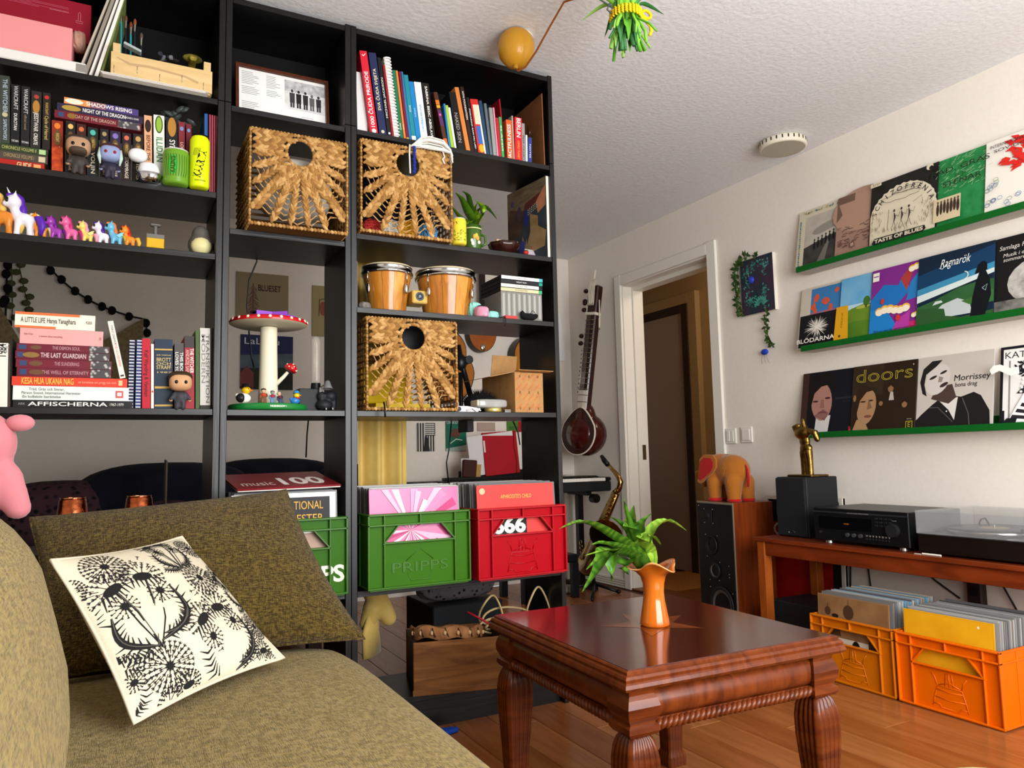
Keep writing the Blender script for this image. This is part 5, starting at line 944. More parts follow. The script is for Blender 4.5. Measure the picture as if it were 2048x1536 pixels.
def make_basket():
    t=thing('basket','x','basket'); h=BW/2; hz=.795*BH; hr=.046
    def edge(an):
        c,s=math.cos(an),math.sin(an); k=[]
        if c>1e-6: k.append((h-.01)/c)
        if c<-1e-6: k.append((-h+.01)/c)
        if s<-1e-6: k.append((-hz+.012)/s)
        if s>1e-6: k.append((BH-.012-hz)/s)
        return min(k)
    for a,w in((187,.02),(203,.021),(218,.02),(233,.03),(249,.021),(263,.018),(277,.018),(291,.021),(307,.03),(322,.02),(337,.021),(353,.02)):
        an=R(a); b=MB(); r0=hr+.006; r1=edge(an); braid(b,(r0*math.cos(an),hz+r0*math.sin(an)),(r1*math.cos(an),hz+r1*math.sin(an)),w); b.build('braid',t)
        if a in(233,307,249,291):
            b=MB(); an2=an+R(5 if a<270 else -5); r1=.5*edge(an2)+.02; braid(b,(r0*math.cos(an2),hz+r0*math.sin(an2)),(r1*math.cos(an2),hz+r1*math.sin(an2)),.02); b.build('braid',t)
    for z in(BH-.018,BH-.043,BH-.066):
        for sg in(-1,1):
            b=MB(); dz=z-hz; x0=math.sqrt(max(0,(hr+.004)**2-dz*dz)) if abs(dz)<hr else .004; braid(b,(sg*x0,z),(sg*(h-.01),z),.026); b.build('braid',t)
    b=MB()
    for k in range(26):
        an=2*pi*k/26; b.ell((0,0,0),(.006,.006,.0095),m_wk[k%3],7,5,T((hr)*math.cos(an),-.005,hz+hr*math.sin(an))@RY(-an+R(25)))
    b.build('handle_ring',t)
    b=MB()
    for r0 in(.1,.118,.136,.154,.172,.19,.208,.226):
        seg=[]
        for a in range(184,357,6):
            an=R(a); rr=r0*(1+.03*math.sin(a*.5))
            if rr<edge(an)-.004: seg.append((rr*math.cos(an),.001,hz+rr*math.sin(an)))
            else:
                if len(seg)>1:
                    for o_ in(-.0022,.0022): b.tube([(x,y,z+o_*math.cos(i*2.0)) for i,(x,y,z) in enumerate(seg)],.0013,m_wk[2],4)
                seg=[]
        if len(seg)>1:
            for o_ in(-.0022,.0022): b.tube([(x,y,z+o_*math.cos(i*2.0)) for i,(x,y,z) in enumerate(seg)],.0013,m_wk[2],4)
    o=b.build('twine',t); o['kind']='stuff'
    b=MB(); C=[(-h,0,.006),(h,0,.006),(h,0,BH-.004),(-h,0,BH-.004),(-h,0,.006)]; rope(b,C,.0065,m_wk); b.build('front_rim',t)
    b=MB(); rope(b,[(-h,BD,BH-.004),(-h,0,BH-.004)],.006,m_wk); rope(b,[(h,BD,BH-.004),(h,0,BH-.004)],.006,m_wk); rope(b,[(-h,BD,.006),(-h,0,.006)],.006,m_wk); rope(b,[(h,BD,.006),(h,0,.006)],.006,m_wk); b.build('side_rim',t)
    for sg in(-1,1):
        b=MB()
        for k in range(14): z=.02+k*(BH-.04)/13; b.tube([(sg*(h+.002*math.sin(i*pi+k)),BD*i/12,z) for i in range(13)],.0042,m_wk[k%3],5)
        for k in range(9): y=.02+k*(BD-.04)/8; b.tube([(sg*(h-.002),y,.008),(sg*(h-.002),y,BH-.006)],.003,m_wd,5)
        b.build('side_weave',t)
    b=MB()
    for k in range(14): z=.02+k*(BH-.04)/13; b.tube([(-h,BD,z),(h,BD,z)],.0045,m_wk[k%3],5)
    b.bx(-h,h,0.002,BD,.002,.006,m_wd); b.build('back_weave',t); return t
bk=make_basket(); bks=[bk,copy_tree(bk),copy_tree(bk)]
for o,M_,l in zip(bks,(T(-.181,-.06,1.6103)@SC(.94,.98,.99),T(.192,-.02,1.6433)@SC(1.02,.98,1.03),T(.21,-.01,1.0493)),('woven water-hyacinth basket sticking out of the narrow bookcase','woven basket with white yarn on top, under the book row','woven basket holding yellow things, below the bongos')):
    o.matrix_local=M_; tag(o,l,'basket','woven baskets')
# basket contents
b=MB(); superell(b,(0,0,0),(.12,.09,.10),mat('d8d2c8',.9,kind='noise',c2='c9c2b6',sc=20,bump=.4),.7,.7); tag(b.build('white_cloth',M=T(-.165,.1,1.79)),'white cloth bundle seen through the handle of the basket in the narrow bookcase','cloth')
b=MB(); superell(b,(0,0,0),(.135,.1,.11),mat('1b1c20',.95,kind='noise',c2='0e0f12',sc=25,bump=.4),.6,.6); tag(b.build('dark_cloth',M=T(.185,.12,1.79)),'dark knitted cloth inside the basket with white yarn','cloth')
def yarn(c,r,col,lab):
    t=thing('yarn_ball',lab,'yarn',c,'yarn in the upper right basket'); MB().ell((0,0,0),r*.94,mat(col,.9),14,10).build('core',t); b=MB(); m=mat(col,.9)
    for k in range(16):
        ax=Matrix.Rotation(rnd.uniform(0,pi),4,V((rnd.gauss(0,1),rnd.gauss(0,1),rnd.gauss(0,1))).normalized())
        b.tube([ax@V((r*math.cos(2*pi*i/18),r*math.sin(2*pi*i/18),.25*r*math.sin(k))) for i in range(18)],.0022,m,4,True)
    b.build('strands',t); return t
for x,z,r,c,l in((.09,1.682,.035,'b8322e','red yarn ball low in the upper right basket'),(.155,1.69,.04,'e0dcd0','white yarn ball beside the red one in the basket'),(.215,1.695,.042,'d89a1c','mustard yarn ball in the upper right basket'),(.29,1.69,.04,'5a9ac8','light blue yarn ball in the upper right basket'),(.12,1.745,.03,'4a3a78','violet yarn ball higher in the upper right basket')): yarn((x,.062,z),r,c,l)
yk=thing('yarn_skein','loose white yarn skein draped over the front of the basket','yarn',(.275,-.022,1.965)); b=MB(); m_y=mat('ece6da',.9)
for k in range(22):
    z0=.045*math.sin(pi*(k+.5)/22); y=-.012+.028*(k%5)/4; b.tube([(-.075+.002*k*.2,y,0),(-.05+.004*k*.3,y-.004,z0*.75),(-.005,y,z0),(.045,y-.005,z0*.85),(.075,y,z0*.25),(.08,y-.004,-.012-.012*(k%3))],.0028,m_y,5)
b.build('strands',yk)
MB().tube([(.045,-.01,0),(.05,-.014,-.02),(.042,-.014,-.03),(.05,-.014,-.045)],.003,m_y,5).build('loose_end',yk)
MB().tube([(-.078,-.01,.004),(-.08,-.012,-.03),(-.078,-.013,-.1)],.003,m_y,5).build('loose_strand',yk)
b=MB(); 
for k in range(9): b.ell((.0015*(k%2),0,-.011*k),(.0062,.005,.0075),mat('1c2f8a',.9),7,5)
tag(b.build('blue_tassel',M=T(.212,-.034,1.962)),'deep blue crocheted strip hanging on the basket rim','yarn')
b=MB(); b.bx(-.1,.1,0,.15,0,.022,mat('e6c414',.4),.001); b.bx(-.098,.1,.001,.148,.002,.02,mat('e8e2cc',.8),0,T(.001,.001,0)); tag(b.build('yellow_notebook',M=T(.2,.06,1.058)@RZ(R(3))),'yellow notebook lying in the lower basket','notebook')
b=MB(); b.bx(-.09,.09,0,.012,0,.14,mat('d8b410',.45),.002); tag(b.build('yellow_folder',M=T(.17,.13,1.085)@RX(R(-16))),'yellow folder leaning inside the lower basket','folder')
b=MB(); superell(b,(0,0,0),(.06,.05,.075),mat('17171a',.6),.6,.6); tag(b.build('black_pouch',M=T(.24,.12,1.285)),'black pouch seen through the handle of the lower basket','pouch')
b=MB(); b.tube([(0,0,0),(-.004,-.02,-.01),(-.005,-.026,-.03),(-.004,-.026,-.05)],.0035,m_bk,6); tag(b.build('black_strap',M=T(.105,-.014,1.076)),'short black strap dangling under the lower basket','strap')
# ================================================================ framed lyric sheet
fp0=P(466,211,.10); fr=thing('framed_lyrics','brown-framed sheet of typed lyrics with a band photo in the narrow bookcase','picture',M=T(fp0.x+.01,.11,2.0063)@RX(R(-7)))
FWD,FHT=.308,.213
MB().bx(0,FWD,.004,.012,0,FHT,mat('4a2a18',.5)).build('backing',fr); b=MB(); mfw=mat('5a2a14',.35,kind='grain',c2='3f1c0c',sc=8,stretch=(6,6,6))
for a in((0,.01,0,FHT),(FWD-.01,FWD,0,FHT),(.01,FWD-.01,0,.01),(.01,FWD-.01,FHT-.01,FHT)): b.bx(a[0],a[1],-.008,.004,a[2],a[3],mfw)
b.build('frame',fr); g=MB(); Mf=T(0,.0036,0)@FRONT; g.flat([(.01,.01),(FWD-.01,.01),(FWD-.01,FHT-.01),(.01,FHT-.01)],mat('e9e9e6',.3),Mf)
tx=mat('55555a',.6)
for x0,n,wd in((.02,26,.058),(.1,13,.045)):
    for k in range(n):
        if k in(8,14,15,16,17): continue
        w_=wd*rnd.uniform(.6,1); y=FHT-.022-.0062*k; g.line([(x0,y),(x0+w_,y)],.0013,tx,Mf,.0003)
for k in range(5): g.line([(.215,.06-.0075*k),(.215+rnd.uniform(.03,.055),.06-.0075*k)],.0013,mat('a08080',.6),Mf,.0003)
g.flat([(.16,.082),(.3,.082),(.3,.192),(.16,.192)],mat('c6c6c4',.4,kind='noise',c2='e2e2e0',sc=40),Mf,.0003); g.flat([(.16,.15),(.3,.15),(.3,.192),(.16,.192)],mat('9a9a9a',.4,kind='noise',c2='cfcfce',sc=70),Mf,.0004)
for k,x in enumerate((.185,.207,.23,.252,.275)):
    hh=.05 if k<3 else .042; mm=mat(('3a3a3c','1f1f20','2a2a2c','5a5a5a','303032')[k],.5); g.flat([(x-.008,.108),(x+.008,.108),(x+.009,.108+hh*.75),(x-.009,.108+hh*.75)],mm,Mf,.0006); g.disc(x,.108+hh*.9,.0045,.006,mm,Mf,.0006,10); g.flat([(x-.007,.09),(x-.001,.09),(x-.001,.11),(x-.007,.11)],mm,Mf,.0006); g.flat([(x+.001,.09),(x+.007,.09),(x+.007,.11),(x+.001,.11)],mm,Mf,.0006)
g.build('lyric_sheet',fr)
# ================================================================ toys
m_eye=mat('141214',.2)
def pony(px0,px1,py1,py0,body,mane,lab,zb=1.524,y=.06,flip=1,wing=None,mane2=None,horn=False):
    c=P((px0+px1)/2,py1,y); top=P((px0+px1)/2,py0,y).z; H=top-zb; S=H/1.0
    t=thing('toy_pony',lab,'toy',group='toy ponies',M=T(c.x,y,zb+.0003)@SC(S*flip,S,S)); mb=mat(body,.3,coat=.3); mm=mat(mane,.35); m2=mat(mane2 or mane,.35)
    blob('body',[('e',(.06,0,.4),(.2,.14,.14)),('t',[(-.05,.06,.03),(-.04,.06,.2),(-.03,.05,.36)],[.065,.055,.08]),('t',[(-.06,-.07,.03),(-.05,-.06,.2),(-.03,-.05,.36)],[.065,.055,.08]),('t',[(.2,.06,.03),(.18,.06,.2),(.15,.05,.36)],[.065,.055,.09]),('t',[(.18,-.07,.03),(.16,-.06,.2),(.15,-.05,.36)],[.065,.055,.09]),('t',[(-.06,0,.42),(-.11,-.01,.6)],[.1,.09]),('e',(-.14,-.03,.74),(.155,.15,.15)),('e',(-.25,-.07,.68),(.08,.075,.065)),('t',[(-.07,.08,.86),(-.05,.1,.95)],[.045,.02]),('t',[(-.1,-.1,.86),(-.09,-.13,.95)],[.045,.02])],mb,.03,t,smooth=3)
    blob('mane',[('e',(-.12,.0,.86),(.14,.1,.08)),('e',(-.02,.05,.78),(.09,.1,.14)),('e',(.03,.04,.6),(.08,.09,.14)),('e',(-.22,-.05,.86),(.06,.08,.06))],mm,.035,t,smooth=3)
    MB().tube([(.24,0,.45),(.33,0,.46),(.38,-.01,.3),(.36,-.02,.1)],[.05,.085,.08,.03],m2,8).build('tail',t)
    for sy,sx in((-1,-.235),(1,-.2)): MB().ell((sx,sy*.115-.03,.75),(.035,.03,.055),m_eye,8,6).build('eye',t)
    if horn: MB().cyl((-.19,-.05,.88),(-.25,-.08,1.02),.028,.004,mb,8).build('horn',t)
    if wing: MB().prism([(0,0),(.12,.1),(.24,.14),(.2,.06),(.22,.02),(.14,-.02),(.1,-.06)],0,.03,mat(wing,.4),T(.05,-.15,.42)@RX(pi/2)).build('wing',t)
    return t
pony(-26,22,465,376,'d8842e','e0b860','large orange toy pony cut by the left picture edge',y=.05)
pony(20,60,468,382,'e4e2ea','5a2aa8','large white toy unicorn with purple mane',y=.05,horn=True)
pony(59,94,472,424,'e08a2c','e0cf9a','small orange toy pony with blond mane'); pony(90,125,477,430,'9a3aa8','6a1f80','small purple toy pony with dark purple mane'); pony(122,155,479,430,'e0649c','b83070','small pink toy pony with curly pink mane'); pony(152,190,482,440,'e8cf6a','e89ab0','small yellow toy pony with pink mane',wing='e8d68a'); pony(188,217,485,441,'e6e2ec','4a1f8c','small white toy pony with violet mane'); pony(212,245,487,441,'6ab4d8','d8783a','small light blue toy pony with rainbow mane',wing='8acce4',mane2='e0c03a'); pony(236,276,491,449,'e88a2a','b82a1c','small orange toy pony with red mane',mane2='e8b03a')
# small yellow toy box on feet (plain)
rb=thing('toy_box','small plain yellow toy block on grey feet with a grey peg','toy',M=T(P(310,496,.07).x,.07,1.5243)); m_yl=mat('d8a81c',.4); m_gy=mat('6a6864',.4,.4)
MB().bx(-.024,.024,-.018,.018,.012,.054,m_yl,.002).build('body',rb); MB().bx(-.024,.024,-.0195,-.0182,.042,.054,m_gy).build('front_plate',rb); MB().cyl((0,0,.054),(0,0,.086),.007,.006,m_gy,10).build('peg',rb); MB().bx(-.015,.015,-.008,.008,.082,.092,m_gy,.003).build('peg_cap',rb)
for sx in(-1,1): MB().bx(sx*.018-.007,sx*.018+.007,-.018,.018,0,.0118,m_bk2,.003).build('foot',rb)
# plump grey figurine with pale belly (generic)
gf=thing('figurine','plump grey figurine with a cream belly at the right post','figurine',M=T(P(401,505,.07).x,.07,1.5243)); m_gr=mat('5a5650',.35); 
blob('body',[('e',(0,0,.038),(.038,.034,.038)),('e',(0,0,.07),(.027,.025,.032))],m_gr,.004,gf); MB().ell((.0,-.012,.034),(.031,.026,.03),mat('d8cf96',.4),16,10).build('belly',gf)
def vinyl(px,py,y,zb,s,skin,hair,cloth,lab,beard=None,hood=None):
    c=P(px,py,y); t=thing('vinyl_figure',lab,'figurine',M=T(c.x,y,zb+.0003)@SC(s)); ms=mat(skin,.4)
    b=MB(); superell(b,(0,0,.62),(.25,.22,.215),ms,.7,.7,24,14); b.build('head',t)
    blob('body',[('e',(0,0,.27),(.12,.09,.14)),('t',[(-.07,0,.02),(-.06,0,.2)],[.06,.065]),('t',[(.07,0,.02),(.06,0,.2)],[.06,.065]),('t',[(-.11,0,.36),(-.2,-.03,.22)],[.05,.045]),('t',[(.11,0,.36),(.2,-.03,.22)],[.05,.045])],mat(cloth,.5,kind='noise',c2=cloth,sc=9),.03,t,smooth=2)
    b=MB(); superell(b,(0,.04,.73),(.265,.225,.16),mat(hair,.5),.7,.8,24,14); b.build('hair',t)
    if beard: b=MB(); superell(b,(0,-.03,.5),(.2,.2,.1),mat(beard,.6),.7,.8,20,10); b.build('beard',t)
    if hood:
        for sg in(-1,1): MB().tube([(sg*.22,-.06,.72),(sg*.25,-.1,.5),(sg*.22,-.1,.3)],[.05,.05,.02],mat(hood,.5),7).build('hair_lock',t)
    for sg in(-1,1): MB().ell((sg*.1,-.205,.61),(.04,.025,.045),m_eye if not hood else mat('8a1f2a',.3),10,8).build('eye',t); MB().ell((sg*.2,-.0,.2),.045,ms,8,6).build('hand',t)
    return t
vinyl(155,348,.0,ZB,.125,'b08a6c','3a302a','3a3430','big-headed bearded vinyl figure before the black paperbacks',beard='4a3c30'); vinyl(219,360,.0,ZB,.112,'8a98c0','4a2a2c','2a2838','big-headed blue-faced vinyl figure with brown hood and pale hair',hood='b8d0c8'); vinyl(360,817,.0,ZD,.124,'c8986e','3a2a1c','3a3a40','big-headed brown-haired vinyl figure in a dark coat')
wr=thing('white_ornament','glossy white egg-shaped ornament on a chrome dish','ornament',M=T(P(288,368,.0).x,0,ZB+.0003)); m_wt=mat('e8e8ea',.2,coat=.5)
b=MB(); superell(b,(-.018,0,.078),(.026,.022,.02),m_wt,.9,.9,20,12); b.build('upper_egg',wr)
MB().lathe([(0,.008),(.018,.014),(.03,.034),(.026,.052),(.012,.058),(0,.058)],m_wt,20,T(.012,0,0)).build('lower_egg',wr); MB().lathe([(0,0),(.024,0),(.028,.006),(.036,.022),(.03,.026),(.02,.012),(0,.01)],mat('c8c8cc',.1,1),20,T(.014,0,0)).build('chrome_dish',wr)
def can(px,py,y,zb,r,h,col,lab,arts,top='d0d0ce',taper=.9):
    c=P(px,py,y); t=thing('drink_can',lab,'can',(c.x,y,zb+.0003)); m=mat(col,.3,kind=None); MB().lathe([(0,.001),(r*.82,0),(r*.95,.003),(r,.008),(r,h*.9),(r*taper,h*.965),(r*taper*.98,h*.97)],m,28).build('can_body',t); MB().lathe([(r*taper*.98,h*.965),(r*taper,h),(r*taper*.93,h*.995),(0,h*.985)],mat(top,.3,.4),24).build('can_lid',t)
    if arts:
        g=MB()
        def wrap(fn):
            tmp=MB(); fn(tmp); g.add([((r+.0005+v[2])*math.sin(v[0]/r),-(r+.0005+v[2])*math.cos(v[0]/r),v[1]) for v in tmp.v],tmp.f,tmp.mats[0],False)
        for a in arts: wrap(a)
        g.build('label_print',t)
    return t
can(351,375,.0,ZB,.0365,.108,'6a9a2a','wide green lettered can with white lid',[lambda q:q.text('KAUNIS',.02,mat('1a3a14',.5),None,(-.01,.055),0,.02,rot=pi/2,fit=.05)]+[(lambda q,k=k:q.line([(-.03+.007*k,.02),(-.033+.008*k,.04),(-.03+.0075*k,.07),(-.034+.008*k,.088)],.0016,mat('2a5a1c',.5))) for k in range(9)]+[(lambda q:q.disc(-.01,.055,.013,.03,mat('2fae3a',.5)))],top='e4e2dc',taper=.94)
can(398,383,-.005,ZB,.0285,.165,'d6e60e','tall neon yellow aerosol can with black scrawled name',[lambda q:q.text('KAARITA',.03,mat('15150f',.5),None,(0,.07),0,.03,rot=pi/2*.86,fit=.088),lambda q:q.text('ELOVEL-FI.FI BOOM',.006,mat('15150f',.5),None,(0,.018),0,.01,fit=.03)]+[(lambda q,k=k:q.line([(-.022+.004*k,.095),(-.016+.004*k,.118)],.0012,mat('15150f',.5))) for k in range(5)],top='141414',taper=.82)
b=MB()
for k in range(26): b.ell((rnd.uniform(-.04,.05),rnd.uniform(-.01,.05),rnd.uniform(.005,.03)),(.018,.014,.007),mat('3f4642',.3),6,4,RX(rnd.uniform(-1,1))@RY(rnd.uniform(-.8,.8)))
tag(b.build('plastic_bag',M=T(P(345,236,.06).x,.06,P(345,238,.03).z)),'crumpled grey plastic bag stuffed on top of the books','bag')
# ================================================================ top left shelf
ZT=2.016
a0=P(0,100,.0); wsl=thing('white_case','flat white case lying under the pink box on the top left shelf','case',(-1.17,.0,ZT+.0003)); xr=P(172,138,.0).x; MB().bx(0,xr+1.17,0,.26,0,.03,mat('dedcd8',.45),.003).build('case_body',wsl); MB().bx(xr+1.145,xr+1.1705,-.001,0,.002,.024,mat('8a8680',.5)).build('clasp',wsl)
xp=P(145,60,.015).x; pkz=P(145,57,.015).z; pk=thing('pink_box','pale pink cardboard box on the white case, top left shelf','box',(-1.17,.015,ZT+.031)); MB().bx(0,xp+1.17,0,.2,0,pkz-ZT-.031,mat('df8f90',.6),.001).build('carton',pk)
xd=P(182,40,.09).x; rdz=pkz; rd=thing('red_box','dark red gift box sitting on the pink box, top left shelf','box',(-1.15,.09,pkz+.0003)); MB().bx(0,xd+1.15,0,.16,0,.125,mat('8c0f26',.5),.001).build('carton',rd); g=MB()
for k in range(5): g.line([(.1,.1-.004*k),(.1+rnd.uniform(.12,.22),.1-.004*k)],.0011,mat('b8566a',.5),FRONT,.0005)
g.line([(.27,.085),(.32,.085)],.0012,mat('c87a8a',.5),FRONT,.0005); hx_=xd+1.15-.03; g.line([(hx_-.008,.06),(hx_-.01,.066),(hx_+.01,.066),(hx_+.008,.06),(hx_-.008,.06)],.001,mat('c87a8a',.5),FRONT,.0005); g.line([(hx_-.003,.067),(hx_-.003,.09),(hx_,.095),(hx_+.003,.09),(hx_+.003,.067)],.001,mat('c87a8a',.5),FRONT,.0005); g.build('line_print',rd)
b=MB(); superell(b,(0,0,0),(.02,.03,.03),mat('c8a08a',.8,kind='noise',c2='a87868',sc=30,bump=.5),.8,.8,wr=.1); tag(b.build('paper_bag',M=T(P(158,80,.1).x,.1,P(158,85,.1).z)),'crumpled beige paper bag tucked beside the pink box','bag')
for k,(bx_,tx_,c,l) in enumerate(((152,214,'b5aa9c','beige drawing board, leftmost of the leaning panels'),(164,222,'8f867a','grey-brown panel leaning second from left on top shelf'),(175,232,'e2ded8','white panel leaning between grey panel and crate'),(186,240,'ece8e0','second white panel leaning on the wooden crate'),(196,244,'6f7a44','olive green folder leaning nearest the wooden crate'))):
    p0=P(bx_,150,.03); p1=P(tx_,0,.03); a_=math.atan2(p1.x-p0.x,p1.z-ZT); o=MB().bx(0,.006+.003*(k%2),0,.22,0,.30,mat(c,.7),.0006).build('art_board',M=T(p0.x,.03+.002*k,ZT+.0005+.009*math.sin(a_))@RY(a_)); tag(o,l,'board','leaning art boards')
cr=thing('wooden_crate','small pale wooden fruit crate with brushes on the top left shelf','crate',(P(221,150,-.005).x,-.005,ZT+.006)); Wc=P(424,184,-.005).x-P(221,150,-.005).x; m_pw=mat('d8bc88',.7,kind='grain',c2='caa970',sc=5,stretch=(1,4,6)); Hc=.075
MB().bx(0,Wc,0,.004,.004,Hc,m_pw).build('front_slat',cr); MB().bx(0,Wc,.196,.2,.004,Hc,m_pw).build('back_slat',cr)
for x in(0,Wc-.004): MB().bx(x,x+.004,.0045,.1955,.004,Hc-.01,m_pw).build('side_slat',cr)
MB().bx(.005,Wc-.005,.005,.195,0,.0035,m_pw).build('bottom',cr)
for x in(.0042,Wc-.0242):
    for y in(.0042,.1758): MB().bx(x,x+.02,y,y+.02,.004,.105,m_pw).build('corner_post',cr)
g=MB(); g.line([(.015,.06),(.05,.046),(.1,.05),(.2,.042),(Wc-.04,.03)],[.003,.008,.007,.006,.008],mat('b89a70',.7),FRONT,.0006); g.build('stain',cr)
for k,x in enumerate((.015,.06,.12,.18,.24)): MB().tube([(Wc*(.03+.22*k),-.0006,.012+.01*(k%2)),(Wc*(.03+.22*k),-.0006,.034+.01*(k%2))],.0008,m_steel,4).build('staple',cr)
for k,(px,py,l_,hc) in enumerate(((243,22,.1,'c9a08a'),(252,35,.09,'6a4030'),(262,48,.085,'7a3c20'),(270,42,.09,'8a4a24'),(283,70,.06,'5a4a40'))):
    q=P(px,py,.09); t=thing('paint_brush',('paint brush with pale thin tip, leftmost in the crate','dark paint brush behind the teal one in the crate','round teal-handled brush with silver ferrule','thick brown-haired brush in the crate','short flat brush nearest the middle of the crate')[k],'brush','' and None or (q.x,.09,q.z-l_),'brushes in the wooden crate'); zb_=ZT+.012-(q.z-l_)
    MB().cyl((.004-.0*k,0,zb_),(0,0,l_-.035),.0025,.003,mat('2a8f98' if k in(0,2) else '20242a',.4),8).build('handle',t); MB().cyl((0,0,l_-.035),(0,0,l_-.012),.0032,.0042,m_steel,8).build('ferrule',t); MB().ell((0,0,l_-.006),(.0048,.0035,.014),mat(hc,.8),8,6).build('bristles',t)
b=MB(); b.bx(-.01,.01,-.03,.03,-.008,.008,mat('b8a838',.35,kind='noise',c2='4a4418',sc=30),.004); b.ell((.0,-.0,.01),(.03,.02,.012),mat('8a8030',.3,kind='noise',c2='2a2818',sc=40)); tag(b.build('wax_paper',M=T(P(385,122,.06).x,.06,P(385,124,.06).z)),'shiny olive wrapper on top of the wooden crate','wrapper')
b=MB(); b.bx(-.025,.025,-.012,.012,-.004,.004,mat('aab4b4',.5),.001); tag(b.build('eraser_card',M=T(P(265,97,.04).x,.04,P(265,97,.04).z)@RY(R(20))),'pale grey card sticking up inside the crate','card')
for k in range(3): b=MB(); b.cyl((0,-.02,0),(0,.02,0),.007,.009,mat(('30343c','8a8e98','23201e')[k],.3,.3),10); tag(b.build('paint_tube',M=T(P(320+k*12,112+k*2,.06).x,.06,P(320,112,.06).z-.002)@RZ(k)),('dark paint tube in the crate, left of three','silver paint tube in the crate, middle of three','black paint tube in the crate, right of three')[k],'paint tube','paint tubes')
b=MB(); 
for k in range(4): b.bx(-.002*k,Wc+.008*(k%2),-.015-.002*k,.2,k*.0012,k*.0012+.001,mat('e6e3dc',.6))
tag(b.build('paper_sheets',M=T(P(205,152,-.01).x,-.005,ZT+.0003)),'white paper sheets under the wooden crate','paper')
# ================================================================ mushroom stand and its little figures
mc=P(536,819,.1); MZ=1.0495; ms=thing('mushroom_stand','red-capped mushroom display stand with green foot in the narrow bookcase','ornament',(mc.x,.1,MZ))
RR=(P(615,650,.1).x-P(459,650,.1).x)/2; zc_=P(536,655,.1).z-MZ; m_cream=mat('e4dcc2',.35); m_mr=mat('c0121c',.25,coat=.5)
MB().lathe([(0,0),(RR*.98,0),(RR,.004),(RR,.016),(RR*.98,.02),(0,.02)],mat('1a7a34',.25,coat=.4),48).build('base',ms)
MB().lathe([(.031,.0202),(.029,.1),(.027,.2),(.0265,zc_-.001)],m_cream,32).build('stem',ms)
MB().lathe([(0,zc_),(RR*.9,zc_+.003),(RR*.99,zc_+.008)],mat('cfc7ae',.5),48).build('underside',ms)
MB().lathe([(RR*.99,zc_+.008),(RR,zc_+.012),(RR*.97,zc_+.021),(RR*.8,zc_+.026),(0,zc_+.028)],m_mr,48).build('cap',ms)
for k in range(22): an=2*pi*k/22; MB().ell((0,0,0),(.0055,.0055,.003),m_cream,8,5,T(RR*.985*math.cos(an),RR*.985*math.sin(an),zc_+.0165)@RZ(an)@RY(R(70))).build('dot',ms)
b=MB(); b.tube([(.02,-.012,.085),(.045,-.014,.112),(.058,-.015,.128)],[.007,.006,.005],m_cream,10); b.build('small_stem',ms); Mc=T(.064,-.016,.134)@RY(R(32)); MB().lathe([(0,0),(.018,-.001),(.022,.004),(.019,.014),(.011,.022),(0,.025)],m_mr,20,Mc).build('small_cap',ms)
for a_,z_ in((200,.012),(240,.006),(280,.014),(320,.007),(260,.02),(0,.012)): an=R(a_); rr=.0215-.4*max(0,z_-.006); MB().ell((rr*math.cos(an),rr*math.sin(an),z_),.0026,m_cream,7,5,Mc).build('small_dot',ms)
g=MB(); g.text('MUSHROOM !',.008,mat('e8f0e0',.5),T(0,-RR-.0005,0)@FRONT,(.01,.0095),0,.02); g.build('lettering',ms)
sp=[]
for k in range(10): r_=.08 if k%2==0 else .045; sp.append((r_*math.cos(R(36*k+8)),r_*math.sin(R(36*k+8))))
b=MB(); b.prism(sp,0,.016,mat('8a4ac0',.45)); tag(b.build('star_tray',M=T(mc.x+.01,.1,MZ+zc_+.0285)),'lilac star-shaped tray lying on the mushroom cap','tray')
def duck(x,y,s,body,head,beak,lab,hat=None,bow=None,dark=None,face=1):
    t=thing('rubber_duck',lab,'toy',group='rubber ducks',M=T(x,y,MZ+.0204)@SC(s*face,s,s)); blob('body',[('e',(0,0,.26),(.36,.26,.26)),('e',(-.3,0,.38),(.12,.12,.12))],mat(body,.3,coat=.3),.035,t); MB().ell((.12,-.02,.66),(.22,.2,.2),mat(head,.3,coat=.3),16,12).build('head',t); MB().ell((.3,-.1,.64),(.13,.1,.05),mat(beak,.35),12,8).build('beak',t)
    MB().ell((.2,-.185,.71),(.03,.02,.04),m_eye,8,6).build('eye',t)
    if dark: MB().ell((-.14,-.1,.26),(.24,.2,.23),mat(dark,.35),14,10).build('jacket',t)
    if hat: b=MB(); b.lathe([(.3,0),(.31,.02),(.2,.03),(.19,.16),(.1,.2),(0,.19)],mat(hat,.5),18,T(.1,-.02,.8)); b.build('hat',t)
    if bow: 
        for sg in(-1,1): MB().ell((.16+sg*.07,-.22,.46),(.08,.04,.06),mat(bow,.4),8,6).build('bow',t)
duck(P(487,800,.03).x,.03,.062,'e4e0d8','e0b414','d8741c','black-hatted rubber duck in a dark jacket on the green foot',hat='14120f',dark='18161a'); duck(P(590,800,.04).x,.04,.044,'2a72b8','e8c81c','e08a1c','small yellow rubber duck with blue cap and red bow',hat='3a86c0',bow='c8241c')
